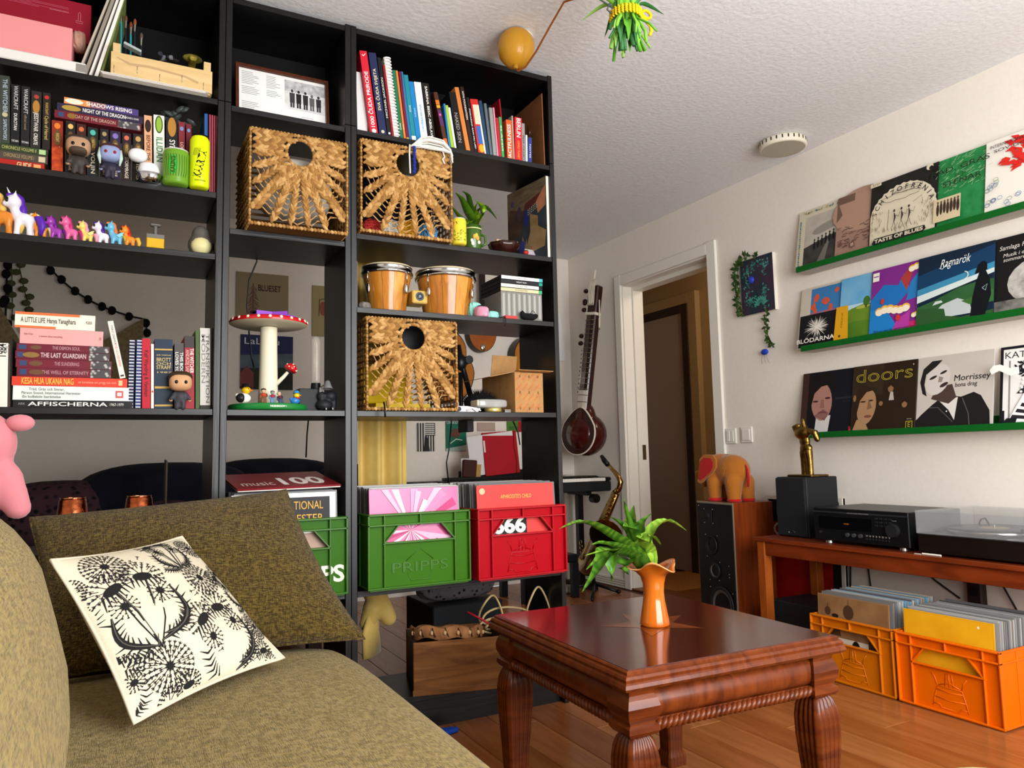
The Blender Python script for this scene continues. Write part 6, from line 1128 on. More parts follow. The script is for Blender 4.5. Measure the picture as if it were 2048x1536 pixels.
for k,(px,y,hh,c1_,c2_,hc,l) in enumerate(((527,.03,.048,'6a4424','b83a1c','2a1c14','tiny figure in brown with orange top on the mushroom foot'),(545,.03,.042,'5a7a9a','a82430','5a5a58','tiny figure with red scarf on the mushroom foot'),(563,.045,.04,'28385a','5a2026','c8b49a','tiny figure in dark blue leaning on the mushroom foot'))):
    t=thing('mini_figure',l,'figurine',M=T(P(px,800,y).x,y,MZ+.0204)@SC(hh)@(RY(R(-14)) if k==2 else I4),group='tiny figures on the mushroom foot'); blob('body',[('t',[(-.1,0,.05),(-.08,0,.4)],[.1,.1]),('t',[(.1,0,.05),(.08,0,.4)],[.1,.1]),('e',(0,0,.5),(.17,.13,.2)),('t',[(-.17,0,.62),(-.25,-.06,.4)],[.07,.06]),('t',[(.17,0,.62),(.22,-.1,.5)],[.07,.06])],mat(c1_,.4),.04,t,smooth=2); MB().ell((0,-.03,.56),(.19,.14,.14),mat(c2_,.4),10,8).build('top',t); MB().ell((0,-.01,.82),(.15,.14,.16),mat('c8a284' if k!=1 else '8a8a88',.4),12,8).build('head',t); MB().ell((0,.02,.9),(.17,.15,.11),mat(hc,.5),12,8).build('hair',t)
# bulb lamp and desk-lamp ornament
bl=thing('bulb_lamp','long clear filament bulb lamp on a black block beside the mushroom','lamp',(P(622,817,.1).x,.1,MZ)); MB().bx(-.045,.03,-.03,.06,0,.075,m_bk2,.002).build('block',bl); MB().cyl((.02,.02,.0752),(.02,.02,.098),.017,.015,m_bk,18).build('socket',bl)
m_gl=mat('cfc8ba',.05,alpha=.28,spec=.8); MB().lathe([(.013,.0982),(.0155,.11),(.0155,.235),(.0145,.245),(.01,.254),(0,.258)],m_gl,24,T(.02,.02,0)).build('glass_tube',bl); b=MB(); [b.tube([(.02+.005*math.cos(q*pi/2),.02+.005*math.sin(q*pi/2),.1),(.02+.006*math.cos(q*pi/2),.02+.006*math.sin(q*pi/2),.24)],.0006,mat('a88a4a',.3,.8),4) for q in range(4)]; b.build('filament',bl)
dl_=thing('desk_lamp_ornament','small grey desk-lamp ornament on a cluttered black stand','ornament',(P(655,817,.06).x,.06,MZ)); MB().lathe([(.004,.028),(.008,.024),(.013,.008),(.0165,0),(.015,0),(.011,.008)],mat('6f7270',.35),18,T(-.004,-.02,.072)@RX(R(-8))).build('shade',dl_); MB().tube([(-.022,0,.078),(-.012,-.008,.088),(-.004,-.016,.092)],.0022,m_steel,6).build('arm',dl_); MB().tube([(-.02,0,.0),(-.024,0,.045),(-.022,0,.078)],.005,mat('8a8a86',.4),8).build('post',dl_)
blob('stand',[('e',(-.01,0,.02),(.028,.02,.02)),('e',(.01,0,.05),(.022,.016,.018)),('e',(-.02,0,.05),(.014,.012,.016)),('t',[(.02,0,.0),(.022,0,.05)],[.008,.01])],m_bk2,.004,dl_,smooth=1)
MB().tube([(.012,-.02,0),(.012,-.02,.014)],.0028,m_steel,8).build('steel_pin',dl_); MB().tube([(-.01,-.022,0),(-.01,-.022,.012)],.0028,m_steel,8).build('steel_pin',dl_)
# ================================================================ bongos
m_st=mat('c07a28',.25,kind='grain',c2='9a5a18',sc=4,stretch=(10,10,1),coat=.5); m_chr=mat('c8c8c6',.15,1); m_skin=mat('d2c29c',.6)
bo=thing('bongo_drums','pair of wooden bongo drums with chrome rims','drums',(P(830,620,.12).x,.12,1.3933)); bx0=P(830,620,.12).x
for k,(x0,x1,b0,b1,py,pyb) in enumerate(((723,823,741,811,545,617),(833,947,851,933,555,626))):
    cx=(P(x0,py,.12).x+P(x1,py,.12).x)/2-bx0; rt=(P(x1,py,.12).x-P(x0,py,.12).x)/2*.97; rb_=(P(b1,pyb,.12).x-P(b0,pyb,.12).x)/2; hz_=P((x0+x1)/2,py-8,.12).z-1.3933; Mb=T(cx,0,0)
    for q in range(12): b=MB(); s0,s1=2*pi*q/12,2*pi*(q+1)/12-.012; mm=(m_st,mat('d89a48',.25,kind='grain',c2='b87a2c',sc=4,stretch=(10,10,1),coat=.5))[q%3==0]; b.lathe([(rb_,.006),(rb_*1.12,hz_*.4),(rt*.93,hz_*.75),(rt*.94,hz_-.022)],mm,4,Mb,seg=(s0,s1)); b.build('stave',bo)
    MB().lathe([(rb_*1.01,.0),(rb_*1.02,.008),(rb_*.98,.009),(rb_*.97,.0),(0,.0)],m_chr,40,Mb).build('bottom_ring',bo)
    MB().lathe([(rt*.95,hz_-.03),(rt*1.02,hz_-.03),(rt*1.03,hz_-.022),(rt*.98,hz_-.018),(rt*1.0,hz_-.008),(rt*1.01,hz_-.004),(rt*.97,hz_-.003)],m_chr,40,Mb).build('rim',bo); MB().lathe([(rt*.975,hz_-.012),(rt*.96,hz_+.002),(rt*.8,hz_+.005),(0,hz_+.006)],m_skin,40,Mb).build('drum_skin',bo)
    for a_ in(205,300,25,115): an=R(a_+8*k); ca,sa=math.cos(an),math.sin(an); b=MB(); r1=rt*1.03; b.tube([(cx+r1*ca,r1*sa,hz_-.022),(cx+r1*.99*ca,r1*.99*sa,hz_*.62)],.0022,m_chr,6); b.ell((0,0,0),(.008,.006,.019),m_chr,10,8,T(cx+rt*.99*ca,rt*.99*sa,hz_*.5)@RZ(an+pi/2)); b.build('tension_lug',bo)
b=MB(); b.bx(-.03,.028,-.045,.03,.045,.092,mat('c8a450',.4),.004,T(.004,0,0)); b.build('centre_block',bo); g=MB(); Mb=T(.0,-.0455,.07)@FRONT; g.disc(.002,0,.016,.016,mat('14181c',.4),Mb,0,28); g.disc(.002,0,.0135,.0135,mat('7a96a8',.4),Mb,.0003,28); g.disc(.002,0,.0125,.0125,mat('14181c',.4),Mb,.0005,28); g.text('JB',.012,mat('a8bcc8',.4),Mb,(.002,0),.0008); g.build('badge',bo)
rk=MB(); superell(rk,(0,0,.014),(.022,.018,.0145),mat('8a8680',.9,kind='noise',c2='5a5650',sc=120,bump=.5),.9,.9,wr=.05); tag(rk.build('stone',M=T(P(728,612,.04).x+.004,.05,1.3933)),'small grey stone left of the bongos','stone')
# ================================================================ CDs and bits beside the bongos
xa=P(1003,640,.03).x; xb=P(1085,640,.03).x; n=8; zcd=P(1040,585,.03).z-1.3933
for k in range(n):
    w_=(xb-xa)/n; t=thing('cd_case','upright clear CD case in the row under the flat cases','cd case',(xa+w_*k+.0002,.03,1.3934),'upright CD cases'); MB().bx(0,w_-.0005,0,.14,0,zcd,mat('7d7c78',.25,coat=.3),.0006).build('case',t); MB().bx(w_*.3,w_*.7,-.0005,-.0001,.01,zcd-.008,mat('a09e98',.4)).build('spine_card',t)
z=1.3934+zcd+.0003
for k,(c,c2,l) in enumerate((('c8bc94','3aa06a','pale lying game case, lowest of four'),('dcd8d0','1a1a1c','white-labelled lying game case, second of four'),('1c1e20','1f8a7a','black lying game case with green tip, third of four'),('dfe0e0','4aa8b0','white lying game case with teal tip, topmost of four'))):
    t=thing('game_case',l+' beside the bongos','game case',(xa-.002,.03-.002*k,z),'lying game cases'); MB().bx(0,xb-xa+.004,0,.17,0,.0145,mat('17181a',.35),.001).build('case',t); g=MB(); g.bx(.002,xb-xa-.012,.001,.0135,0,.0003,mat(c,.5),0,FRONT); g.bx(xb-xa-.012,xb-xa+.003,.001,.0135,0,.0003,mat(c2,.5),0,FRONT); g.text(('WOLFENSTEIN','THE LAST TRIP','NIGHT RUN','STRANDING')[k],.008,mat('2a2a2a' if k!=2 else 'd8d8d8',.5),FRONT,((xb-xa)*.5,.007),.0005); g.build('spine_label',t); z+=.0148
pkp=thing('pink_pouch','pink embossed trinket pot with black ribbon beside the bongos','pot',(P(963,628,.02).x,.02,1.3934)); MB().lathe([(0,0),(.024,0),(.027,.006),(.0265,.03),(.022,.036),(0,.034)],mat('dba4b8',.6,kind='vor',c2='c8889e',sc=60,bump=.6),24).build('pot',pkp); MB().ell((0,0,.038),(.018,.014,.006),m_bk,10,6).build('ribbon',pkp)
for k,(dx,dz,l) in enumerate(((-.028,.04,'mint green crumpled cloth left of the pink pot'),(.042,.035,'mint green crumpled cloth right of the pink pot'))): b=MB(); superell(b,(0,0,0),(.026,.02,.017+.014*(k==0)),mat('8fd0c4',.7),.8,.8,wr=.12); tag(b.build('mint_cloth',M=T(P(963,628,.06).x+dx,.06,1.3934+.017+.014*(k==0))),l,'cloth')
b=MB(); b.bx(0,.05,0,.03,0,.012,mat('b83a38',.5),.001); tag(b.build('red_matchbox',M=T(P(1012,640,.006).x,.008,1.3934)),'flat red matchbox at the shelf edge','box')
blob_=blob('black_pouch',[('e',(0,0,.013),(.035,.018,.014)),('e',(-.028,0,.022),(.01,.01,.014)),('e',(.03,0,.018),(.01,.01,.01))],mat('0f0f11',.9),.004,None,T(P(1060,642,.005).x,.012,1.3934)); tag(blob_,'little black drawstring pouch at the right of the bongo shelf','pouch'); MB().tube([(.0,-.012,.024),(.006,-.016,.034),(.016,-.014,.03),(.02,-.014,.02)],.0012,m_bk,5).build('drawstring',blob_)
b=MB(); b.tube([(0,.02,.002),(.012,-.004,.003),(.018,-.012,.0),(.018,-.0135,-.02),(.012,-.014,-.032)],.0017,m_bk,5); tag(b.build('headphone_cable',M=T(P(1000,636,.003).x,.006,1.3935)),'thin black cord hanging over the bongo shelf edge','cord')
# ================================================================ second right shelf, right half
can(918,489,.0,1.643,.0275,.096,'d8c63a','yellow beer can with silver top right of the basket',[lambda q:q.flat([(-.04,.066),(.04,.066),(.04,.085),(-.04,.085)],mat('3a5a70',.4))]+[(lambda q,k=k:q.disc(rnd.uniform(-.03,.03),rnd.uniform(.01,.05),.003,.002,mat('8a8420',.5),None,.0002,6)) for k in range(40)]+[lambda q:q.flat([(-.034,.07),(-.016,.07),(-.018,.08),(-.032,.078)],mat('b82a30',.4),None,.0002)])
mgp=thing('mug','dark green mug with orange and white flowers used as a flowerpot','mug',(P(946,492,.04).x,.045,1.6433)); m_mg=mat('3a5c1e',.25,coat=.5); MB().lathe([(0,0),(.03,0),(.033,.004),(.034,.05),(.033,.092),(.031,.092),(.031,.05),(0,.04)],m_mg,32).build('cup',mgp); MB().tube([(.032,0,.065),(.05,-.004,.06),(.052,-.004,.03),(.034,0,.02)],.005,m_mg,8).build('handle',mgp); g=MB()
for an,z_,r_,c in((-100,.045,.009,'e09a3a'),(-80,.04,.009,'e09a3a'),(-88,.05,.008,'e8b04a'),(-112,.02,.009,'e8e0cc'),(-118,.03,.007,'e8e0cc'),(-70,.025,.007,'e8e0cc')): a_=R(an); g.ell((.0343*math.cos(a_),.0343*math.sin(a_),z_),(r_*.8,.002,r_),mat(c,.5),9,6)
g.build('flower_print',mgp); MB().lathe([(.0342,.076),(.0346,.078),(.0342,.08)],mat('c8c88a',.5),32).build('band',mgp)
pl=thing('potted_plant','green broad-leaved plant growing in the green mug','plant',(P(946,492,.04).x,.045,1.69)); px_=lambda a,b_,dy=0: P(a,b_,.045+dy)-V((P(946,492,.04).x,.045,1.69))
for pts,w_,mi in (([(945,445),(932,420),(922,398),(910,385)],.04,0),([(948,450),(946,430),(950,415),(958,403)],.05,1),([(950,440),(962,415),(978,420),(995,440)],.026,2),([(940,450),(920,435),(908,420),(900,408)],.02,0),([(946,448),(938,405),(934,390),(924,382)],.03,2),([(955,448),(965,430),(962,412),(952,402)],.04,1)): blade(MB(),[V((0,0,0))]+[px_(*q) for q in pts],w_*1.6,mat(('5a8a1c','8fb82a','3f6a18')[mi],.4,kind='noise',c2=('4a7a18','7aa824','345a14')[mi],sc=30),.15).build('leaf',pl)
pa=thing('painting','dark abstract figure painting standing against the right side of its shelf','painting',M=T(.768,.012,1.6434)@RZ(R(90+8))); m_cv=mat('3a4448',.6,kind='noise',c2='232c30',sc=9); PW,PH=.255,.322
MB().bx(0,PW,-.012,0,0,PH,mat('e0d8c8',.7)).build('canvas',pa); g=MB(); Mq=T(0,.0,0)@Matrix(((-1,0,0,PW),(0,0,1,.0004),(0,1,0,0),(0,0,0,1)))
g.flat([(0,0),(PW,0),(PW,PH),(0,PH)],m_cv,Mq,0); g.flat([(0,.2),(PW,.24),(PW,PH),(0,PH)],mat('7a6a52',.6,kind='noise',c2='5a4a38',sc=14,stretch=(1,1,5)),Mq,.0003); g.flat([(0,.1),(.09,.13),(.12,.22),(.02,.25),(0,.2)],mat('5a4438',.6,kind='noise',c2='3a2c24',sc=14),Mq,.0005); g.flat([(.1,.2),(.2,.24),(.22,.27),(.12,.25)],mat('5a2a28',.6),Mq,.0006); g.flat([(.19,.24),(.25,.29),(.25,.21),(.2,.19)],mat('c0805a',.6,kind='noise',c2='a86a48',sc=20),Mq,.0007); g.flat([(.11,.04),(.24,.05),(.25,.11),(.2,.14),(.2,.18),(.15,.2),(.15,.13)],mat('a08460',.6,kind='noise',c2='82683f',sc=16),Mq,.0008); g.disc(.125,.19,.018,.035,mat('232f6a',.6),Mq,.0009); g.disc(.095,.075,.018,.03,mat('3a3f88',.6),Mq,.001); g.flat([(.08,.05),(.13,.06),(.125,.11),(.115,.08),(.1,.12),(.09,.09)],mat('8a7a62',.6),Mq,.0009)
for i in range(6):
    for j in range(3): g.disc(.14+.011*i,.2+.009*j+.003*i,.003,.003,mat('c8c0b0',.6),Mq,.0011,6)
g.disc(.035,.27,.01,.012,mat('4a4468',.6),Mq,.0006); g.disc(.08,.22,.016,.03,mat('4a3a44',.6),Mq,.0006); g.build('painted_scene',pa)
bw=thing('bowl','dark brown scalloped bowl with trinkets in front of the painting','bowl',(P(1008,498,.06).x,.06,1.6433)); MB().lathe([(0,0),(.03,0),(.036,.004),(.056,.03),(.06,.044),(.056,.045),(.05,.03),(.03,.008),(0,.006)],mat('2a100c',.25,coat=.4),40,None,wob=lambda r,z,a,i:(r*(1+.05*math.sin(8*a)*min(1,z*30)),z)).build('bowl_body',bw); b=MB(); [b.ell((rnd.uniform(-.04,.03),rnd.uniform(-.03,.03),.045+rnd.uniform(0,.006)),(.008,.006,.006),mat(rnd.choice(('b8783a','c8b89a','4a3a20')),.5),7,5) for k in range(14)]; b.build('beads',bw); b=MB(); b.bx(-.01,.055,-.02,.02,.047,.05,mat('9a9478',.6),0,RY(R(-5))); b.build('folded_note',bw)
b=MB(); b.bx(-.03,.03,-.0005,.0005,0,.045,mat('b8aeb4',.6),0,RX(R(-30))); b.tube([(-.01,-.002,.03),(-.008,-.004,.045)],.0008,mat('b82a3a',.5),4); tag(b.build('gift_tag',M=T(P(1068,492,.08).x,.08,1.655)),'pale lilac gift tag leaning in front of the painting','tag')
sb=thing('strawberry_charm','tiny red strawberry charm at the shelf edge below the painting','charm',(P(1053,505,.01).x,.014,1.6433)); MB().ell((0,0,.009),(.011,.009,.009),mat('a8241c',.4),12,8).build('berry',sb); MB().lathe([(0,.019),(.008,.017),(.01,.014)],mat('2a5a1c',.6),6).build('leaf_crown',sb)
# ================================================================ lower right shelf bits
cbx=thing('cardboard_box','open cardboard box printed with orange slanted text','box',M=T(P(1034,824,.0).x,.012,1.0494)@RZ(R(4))); m_cb=mat('b08450',.8,kind='noise',c2='a0764a',sc=30); CBW=P(1093,824,.0).x-P(1034,824,.0).x; CBH=P(1034,743,.0).z-1.05; CBD=.24
MB().bx(0,CBW,0,.003,0,CBH,m_cb).build('front_wall',cbx); MB().bx(0,.003,.0032,CBD,0,CBH,m_cb).build('side_wall',cbx); MB().bx(CBW-.003,CBW,.0032,CBD,0,CBH,m_cb).build('side_wall',cbx); MB().bx(.0032,CBW-.0032,CBD-.003,CBD,0,CBH,m_cb).build('back_wall',cbx); MB().bx(.0032,CBW-.0032,.0032,CBD-.0032,0,.003,m_cb).build('bottom',cbx)
MB().bx(0,CBW+.03,-.028,0,0,.002,m_cb,0,T(0,0,CBH+.002)@RX(R(-6))).build('flap',cbx); MB().bx(-.1,0,.01,CBD-.02,0,.002,m_cb,0,T(0,0,CBH)@RY(R(-12))).build('flap',cbx); MB().bx(.004,CBW-.002,0,.002,0,.085,m_cb,0,T(0,CBD-.06,CBH)@RX(R(12))@RZ(R(4))).build('flap',cbx)
g=MB(); mo=mat('d0562a',.7)
for i in range(5):
    for j in range(4):
        x,z_=.012+i*(CBW-.02)/4,.02+j*CBH/4
        if x<CBW-.02: g.text('DUNLOP',.0085,mo,FRONT,(x+.006,z_),.0005,rot=R(45))
for i in range(3):
    for j in range(3): g.text('8',.014,mat('4a3020',.7),FRONT,(.022+i*CBW*.32,.014+j*CBH*.4),.0006)
g.build('printed_text',cbx)
b=MB(); superell(b,(0,0,.016),(.062,.03,.016),mat('b8b8b4',.12,alpha=.55,spec=.8),.4,.4); tb_=b.build('plastic_case',M=T(P(983,808,.02).x,.035,1.0645)); tag(tb_,'clear rounded plastic case lying on a brass tin','case'); MB().bx(-.063,-.055,-.03,.03,.006,.028,mat('cfc8b0',.2),.003).build('end_cap',tb_)
MB().lathe([(0,0),(.029,0),(.031,.002),(.031,.013),(.029,.015),(0,.015)],mat('d8c87a',.25,.7),28).build('brass_tin',M=T(P(989,822,.02).x,.032,1.0494)); tag(bpy.data.objects['brass_tin'],'small round brass tin under the clear case','tin')
b=MB(); b.bx(-.012,.012,-.006,.006,0,.006,m_bk2,.001); b.bx(-.012,.012,-.007,-.006,.006,.008,m_steel); b.bx(-.012,.012,-.007,-.006,-.0,.002,m_steel); tag(b.build('metal_clip',M=T(P(1017,822,.0).x,.012,1.0494)),'tiny black and steel clip beside the cardboard box','clip')
b=MB(); b.prism([(0,0),(.09,.0),(.1,.012),(.05,.02),(.0,.02)],0,.05,mat('c9c5cc',.6),FRONT@T(0,0,-.06)); tag(b.build('white_cable_bag',M=T(P(912,822,.0).x,.0,1.0494)),'folded white paper bag at the edge right of the basket','bag')
b=MB(); b.tube([(0,0,.004),(.02,-.004,.014),(.035,-.003,.003),(.05,0,.012)],.003,mat('e4e2dc',.5),6); b.tube([(.01,.004,.003),(.04,.004,.01),(.055,-.002,.004)],.0025,mat('e4e2dc',.5),6); tag(b.build('white_clamp',M=T(P(935,822,.0).x,-.006+.014,1.0494)),'white plastic clamp lying before the black furry thing','clamp')
b=MB(); b.cyl((0,-.006,.0085),(0,.012,.0085),.008,.008,m_bk,14); b.tube([(0,.01,.0085),(.02,.03,.018),(.05,.05,.012)],.0025,m_bk,6); tag(b.build('black_jack_plug',M=T(P(917,820,.0).x,-.0,1.0494)),'round black cable plug by the lower basket','plug')
fz=thing('furry_windshield','black furry microphone windshield lying on the lower right shelf','windshield',(P(965,800,.1).x,.12,1.0494)); MB().ell((0,0,.04),(.065,.04,.038),mat('0e0e10',.95),16,10).build('core',fz); b=MB(); mfz=mat('131316',.95)
for k in range(520):
    d=V((rnd.gauss(0,1),rnd.gauss(0,1),abs(rnd.gauss(0,1))*.9)).normalized(); p=V((d.x*.064,d.y*.039,.04+d.z*.037)); e=p+V((d.x*.02+rnd.uniform(-.006,.006),d.y*.02,d.z*.02+rnd.uniform(-.002,.004))); s_=d.cross(V((.3,.2,1))).normalized()*.0012; b.add([p-s_,p+s_,e],[(0,1,2)],mfz)
o=b.build('fur',fz); o['kind']='stuff'
# ================================================================ sleeping corner behind the bookcases
m_nav=mat('1a1d2c',.95,kind='noise',c2='11131e',sc=10,bump=.4); m_pat=mat('141216',.95,kind='vor',c2='4a3038',sc=38,amt=1.1)
bed=thing('bed','low bed with dark bedding behind the bookcases','bed',(-.9,1.65,0)); MB().bx(-.5,1.15,-.55,.62,.12,.32,mat('3a2a20',.6),.01).build('bed_frame',bed); superell(b:=MB(),(.32,.03,.42),(.81,.57,.11),mat('25222a',.95),.2,.4); b.build('mattress',bed)
for x in(-.42,1.05):
    for y in(-.5,.57): MB().bx(x-.03,x+.03,y-.03,y+.03,0,.12,mat('3a2a20',.6)).build('leg',bed)
def cush(name,c,r,m,lab,rot=0,wr=.02,cat='pillow',grp=None): b=MB(); superell(b,(0,0,0),r,m,.75,.7,40,18,wr=wr); return tag(b.build(name,M=T(V(c))@RZ(rot)),lab,cat,grp)
cush('duvet',(-.45,1.42,.715),(.38,.25,.182),m_nav,'big dark navy duvet heap on the bed behind the narrow bookcase',.2,cat='duvet'); cush('pillow',(.1,1.95,.72),(.4,.2,.19),m_nav,'dark navy pillow right of the duvet heap'); cush('pillow',(.42,1.5,.7),(.2,.2,.17),mat('10163a',.9),'deep blue pillow at the right end of the bed'); cush('pillow',(P(125,960,1.36).x,1.36,.68),(.25,.2,.15),m_pat,'dark floral pillow far left on the bed'); cush('pillow',(P(335,985,1.08).x,1.08,.64),(.12,.06,.1),m_pat,'second dark floral pillow between blue cushion and duvet'); b=MB(); superell(b,(0,0,0),(.12,.1,.13),mat('161c48',.9),.8,.8); o=tag(b.build('knitted_pillow',M=T(P(232,975,1.7).x,1.75,.66)),'blue knitted cushion with a cream ribbed band on the bed','pillow'); b=MB(); [b.ell((.06+.012*k,-.02,.02),(.007,.1,.11),mat('d8cfb4',.9),8,8) for k in range(5)]; b.build('ribbed_band',o)
o=MB().bx(0,.006,0,.12,0,.34,mat('6a5c4c',.8)).build('board',M=T(-.5,.8,.56)@RX(R(4))); tag(o,'thin brown board standing on edge behind the left bookcase','board'); MB().bx(0,.1,0,.14,0,.56,mat('1a1a1c',.7),.004).build('storage_box',M=T(-.54,.79,0)); tag(bpy.data.objects['storage_box'],'dark storage box on the floor under the thin brown board','box')
# hanging beige cloth, string of pompoms, ivy
b=MB(); m_be=mat('8a7a58',.95,kind='weave',c2='6e5f42',sc=60,bump=.5); tops=[(-40,560),(0,612),(45,690),(130,720),(232,668),(287,636)]; vs=[];n=len(tops)
for y_ in(2.2,2.17):
    for px,py in tops: q=P(px,py,y_); vs.append(q)
    for px,py in tops: q=P(px,py,y_); vs.append(V((q.x,y_-.02,1.2)))
F=[]
for i in range(n-1): F+= [(i,i+1,n+i+1,n+i),(2*n+i,3*n+i,3*n+i+1,2*n+i+1),(i,2*n+i,2*n+i+1,i+1)]
F+=[(n-1,2*n-1,4*n-1,3*n-1),(0,2*n,3*n,n)]; b.add(vs,F,m_be,False); tag(b.build('hanging_cloth'),'beige woven cloth slung along the wall behind the book stack','cloth')
def pomstring(pts,poms,lab,r=.0055):
    t=thing('pompom_string',lab,'string',P(*pts[0],2.32)); o_=P(*pts[0],2.32); MB().tube([P(x,y,2.32)-o_ for x,y in pts],r,m_bk,5).build('cord',t)
    for x,y in poms: q=P(x,y,2.31)-o_; MB().ell(q,(.022,.018,.026),mat('121214',.95),7,5).build('pompom',t)
pomstring([(75,505),(92,528),(120,558),(150,583),(178,600),(205,614),(225,621),(258,632),(288,638),(293,655),(292,672)],[(101,541),(123,559),(150,582),(176,599),(204,613),(224,621),(258,633),(292,646),(294,666)],'black pompom string sagging across the wall above the book stack')
pomstring([(16,500),(14,540),(12,600),(10,660),(8,700)],[(15,530),(12,548),(15,577),(10,600),(5,606),(15,648),(5,680)],'black pompom string hanging vertically at the far left')
iv=thing('ivy_garland','thin artificial ivy strands hanging at the far left wall','garland',P(25,505,2.33)); o_=P(25,505,2.33)
for s_ in([(22,500),(24,560),(25,620),(20,680)],[(35,500),(40,540),(50,585),(60,620)]):
    b=MB(); pts=[P(x,y,2.33)-o_ for x,y in s_]; b.tube(pts,.003,m_iv2,4)
    for k in range(9): t_=k/8*(len(pts)-1); j=min(len(pts)-2,int(t_)); p=pts[j].lerp(pts[j+1],t_-j); b.ell(p+V((rnd.uniform(-.02,.02),-.01,0)),(.022,.006,.018),mat('4a5030',.7),6,4)
    b.build('strand',iv)
# posters on the back wall
def poster(x0,y0,x1,y1,col,lab,fn,Y_=2.352,name='poster'):
    a=P(x0,y1,Y_); c=P(x1,y0,Y_); w,h=c.x-a.x,c.z-a.z; t=MB().bx(0,w,-.0015,.0015,0,h,mat(col,.5),0).build(name,M=T(a.x,Y_,a.z)); tag(t,lab,'poster','prints on the back wall'); g=MB(); fn(g,T(0,-.0018,0)@FRONT,w,h)
    if g.v: g.build('print',t)
def f1(g,M,w,h):
    g.text('BLUESET',h*.16,mat('3a1f1c',.6),M,(w*.63,h*.72),.0003,.02,fit=w*.44)
    mm=mat('6a4440',.6); x=w*.32; g.line([(x,0),(x,h*.8)],.006,mm,M,.0003)
    for k in range(26): y=h*(.1+.026*k); l_=w*(.22-.006*k); g.line([(x-l_*rnd.uniform(.4,1),y-.02),(x,y),(x+l_*rnd.uniform(.4,1),y-.02)],.004,mm,M,.0004)
    for k in range(12): g.disc(w*(.35+.05*k),h*.18+rnd.uniform(-.02,.03),.03,.012,mm,M,.0004,8)
poster(471,552,577,650,'8f8060','beige poster with a drawn tree and dark lettering on the back wall',f1)
def f2(g,M,w,h):
    g.flat([(0,h*.55),(w,h*.6),(w,h),(0,h)],mat('1f2a58',.6),M,.0003); g.flat([(0,h*.35),(w,h*.4),(w,h*.68),(0,h*.62)],mat('5a7078',.6,kind='noise',c2='3a4a5a',sc=9),M,.0004); g.flat([(0,0),(w,0),(w,h*.42),(0,h*.38)],mat('2a3324',.6,kind='noise',c2='1a2018',sc=9),M,.0005); g.flat([(0,.0),(w*.25,.0),(w*.25,h*.3),(w*.12,h*.42),(0,h*.3)],mat('7a3a38',.6),M,.0006); g.text('LaLeLu',h*.17,mat('dcdcd8',.6),M,(w*.4,h*.88),.0007,.0,fit=w*.66)
poster(480,674,586,778,'24305c','dark blue poster with a red cabin and white lettering behind the mushroom',f2)
poster(624,576,690,672,'9a8a5c','cream poster with a small birdcage drawing on the back wall',lambda g,M,w,h:[g.disc(w*.32,h*.55,w*.1,h*.14,mat('8a4a38',.6),M,.0003),g.line([(w*.2,h*.72),(w*.45,h*.76)],.005,mat('4a3a28',.6),M,.0004),g.line([(w*.2,h*.4),(w*.22,h*.72)],.005,mat('4a3a28',.6),M,.0004)])
def f3(g,M,w,h):
    for k in range(7): g.flat([(w*(.02+.14*k),0),(w*(.09+.14*k),0),(w*(.09+.14*k),h*(1 if k<3 else .55)),(w*(.02+.14*k),h*(1 if k<3 else .55))],mat('1a1a20',.6),M,.0003)
    g.flat([(w*.45,h*.55),(w,h*.55),(w,h),(w*.45,h)],mat('1a1a20',.6),M,.0004)
    for i in range(6):
        for j in range(6): g.disc(w*(.5+.085*i),h*(.6+.07*j),.006,.006,mat('d8d4cc',.6),M,.0005,5)
    g.flat([(w*.35,0),(w*.7,0),(w*.6,h*.4),(w*.5,h*.6),(w*.42,h*.5)],mat('26242a',.6),M,.0006)
poster(834,846,870,903,'d0cbc0','small black and white striped flag print above the piano',f3)
def f4(g,M,w,h): g.text('LOREEN & FRIENDS',.02,mat('d0dcd0',.6),M,(w/2,h*.95),.0003,fit=w*.9); g.disc(w*.45,h*.6,w*.25,h*.16,mat('7a2a28',.6,kind='noise',c2='1f4a3c',sc=40),M,.0004); g.line([(w*.2,h*.25),(w*.5,h*.4),(w*.8,h*.36)],.006,mat('d0dcd0',.6),M,.0005); g.flat([(0,.0),(w,0),(w,h*.2),(0,h*.08)],mat('a8b8ac',.6),M,.0005)
poster(892,843,932,902,'12664f','small green concert poster with a red flower above the piano',f4)
poster(955,845,990,862,'b09a8a','small beige card on the wall above the red folder',lambda g,M,w,h:None)
poster(1014,843,1043,864,'4a7a2c','green and red flyer at the far right above the piano',lambda g,M,w,h:[g.text('FESTE',.03,mat('1a2a14',.6),M,(w*.45,h*.35),.0003),g.flat([(w*.75,0),(w,0),(w,h),(w*.75,h)],mat('a01c24',.6),M,.0004)])
q0=P(1112,614,2.34); o=MB().bx(0,.075,-.001,.001,0,.36,mat('e8e8e8',.6)).build('paper_sheet',M=T(q0.x,2.345,P(1130,723,2.34).z)@RY(R(-6))); tag(o,'white paper sheet pinned on the back wall beside the bookcase edge','paper')
# black cords hanging behind the narrow bookcase and the crates
for i,pts in enumerate(([(508,505),(514,522),(498,560),(494,610),(498,665),(503,715),(508,735)],[(617,838),(614,870),(612,915)],[(903,842),(898,900),(893,925),(897,965)],[(1026,842),(1036,865),(1040,890)])):
    tag(MB().tube([P(x,y,.274+.004*k) for k,(x,y) in enumerate(pts)],.0028,m_bk,5).build('hanging_cable'),('black cord hanging behind the mushroom stand','black cord hanging above the bed behind the narrow bookcase','thin black cord hanging before the small posters','thin black cord before the red folder')[i],'cord','hanging cords')
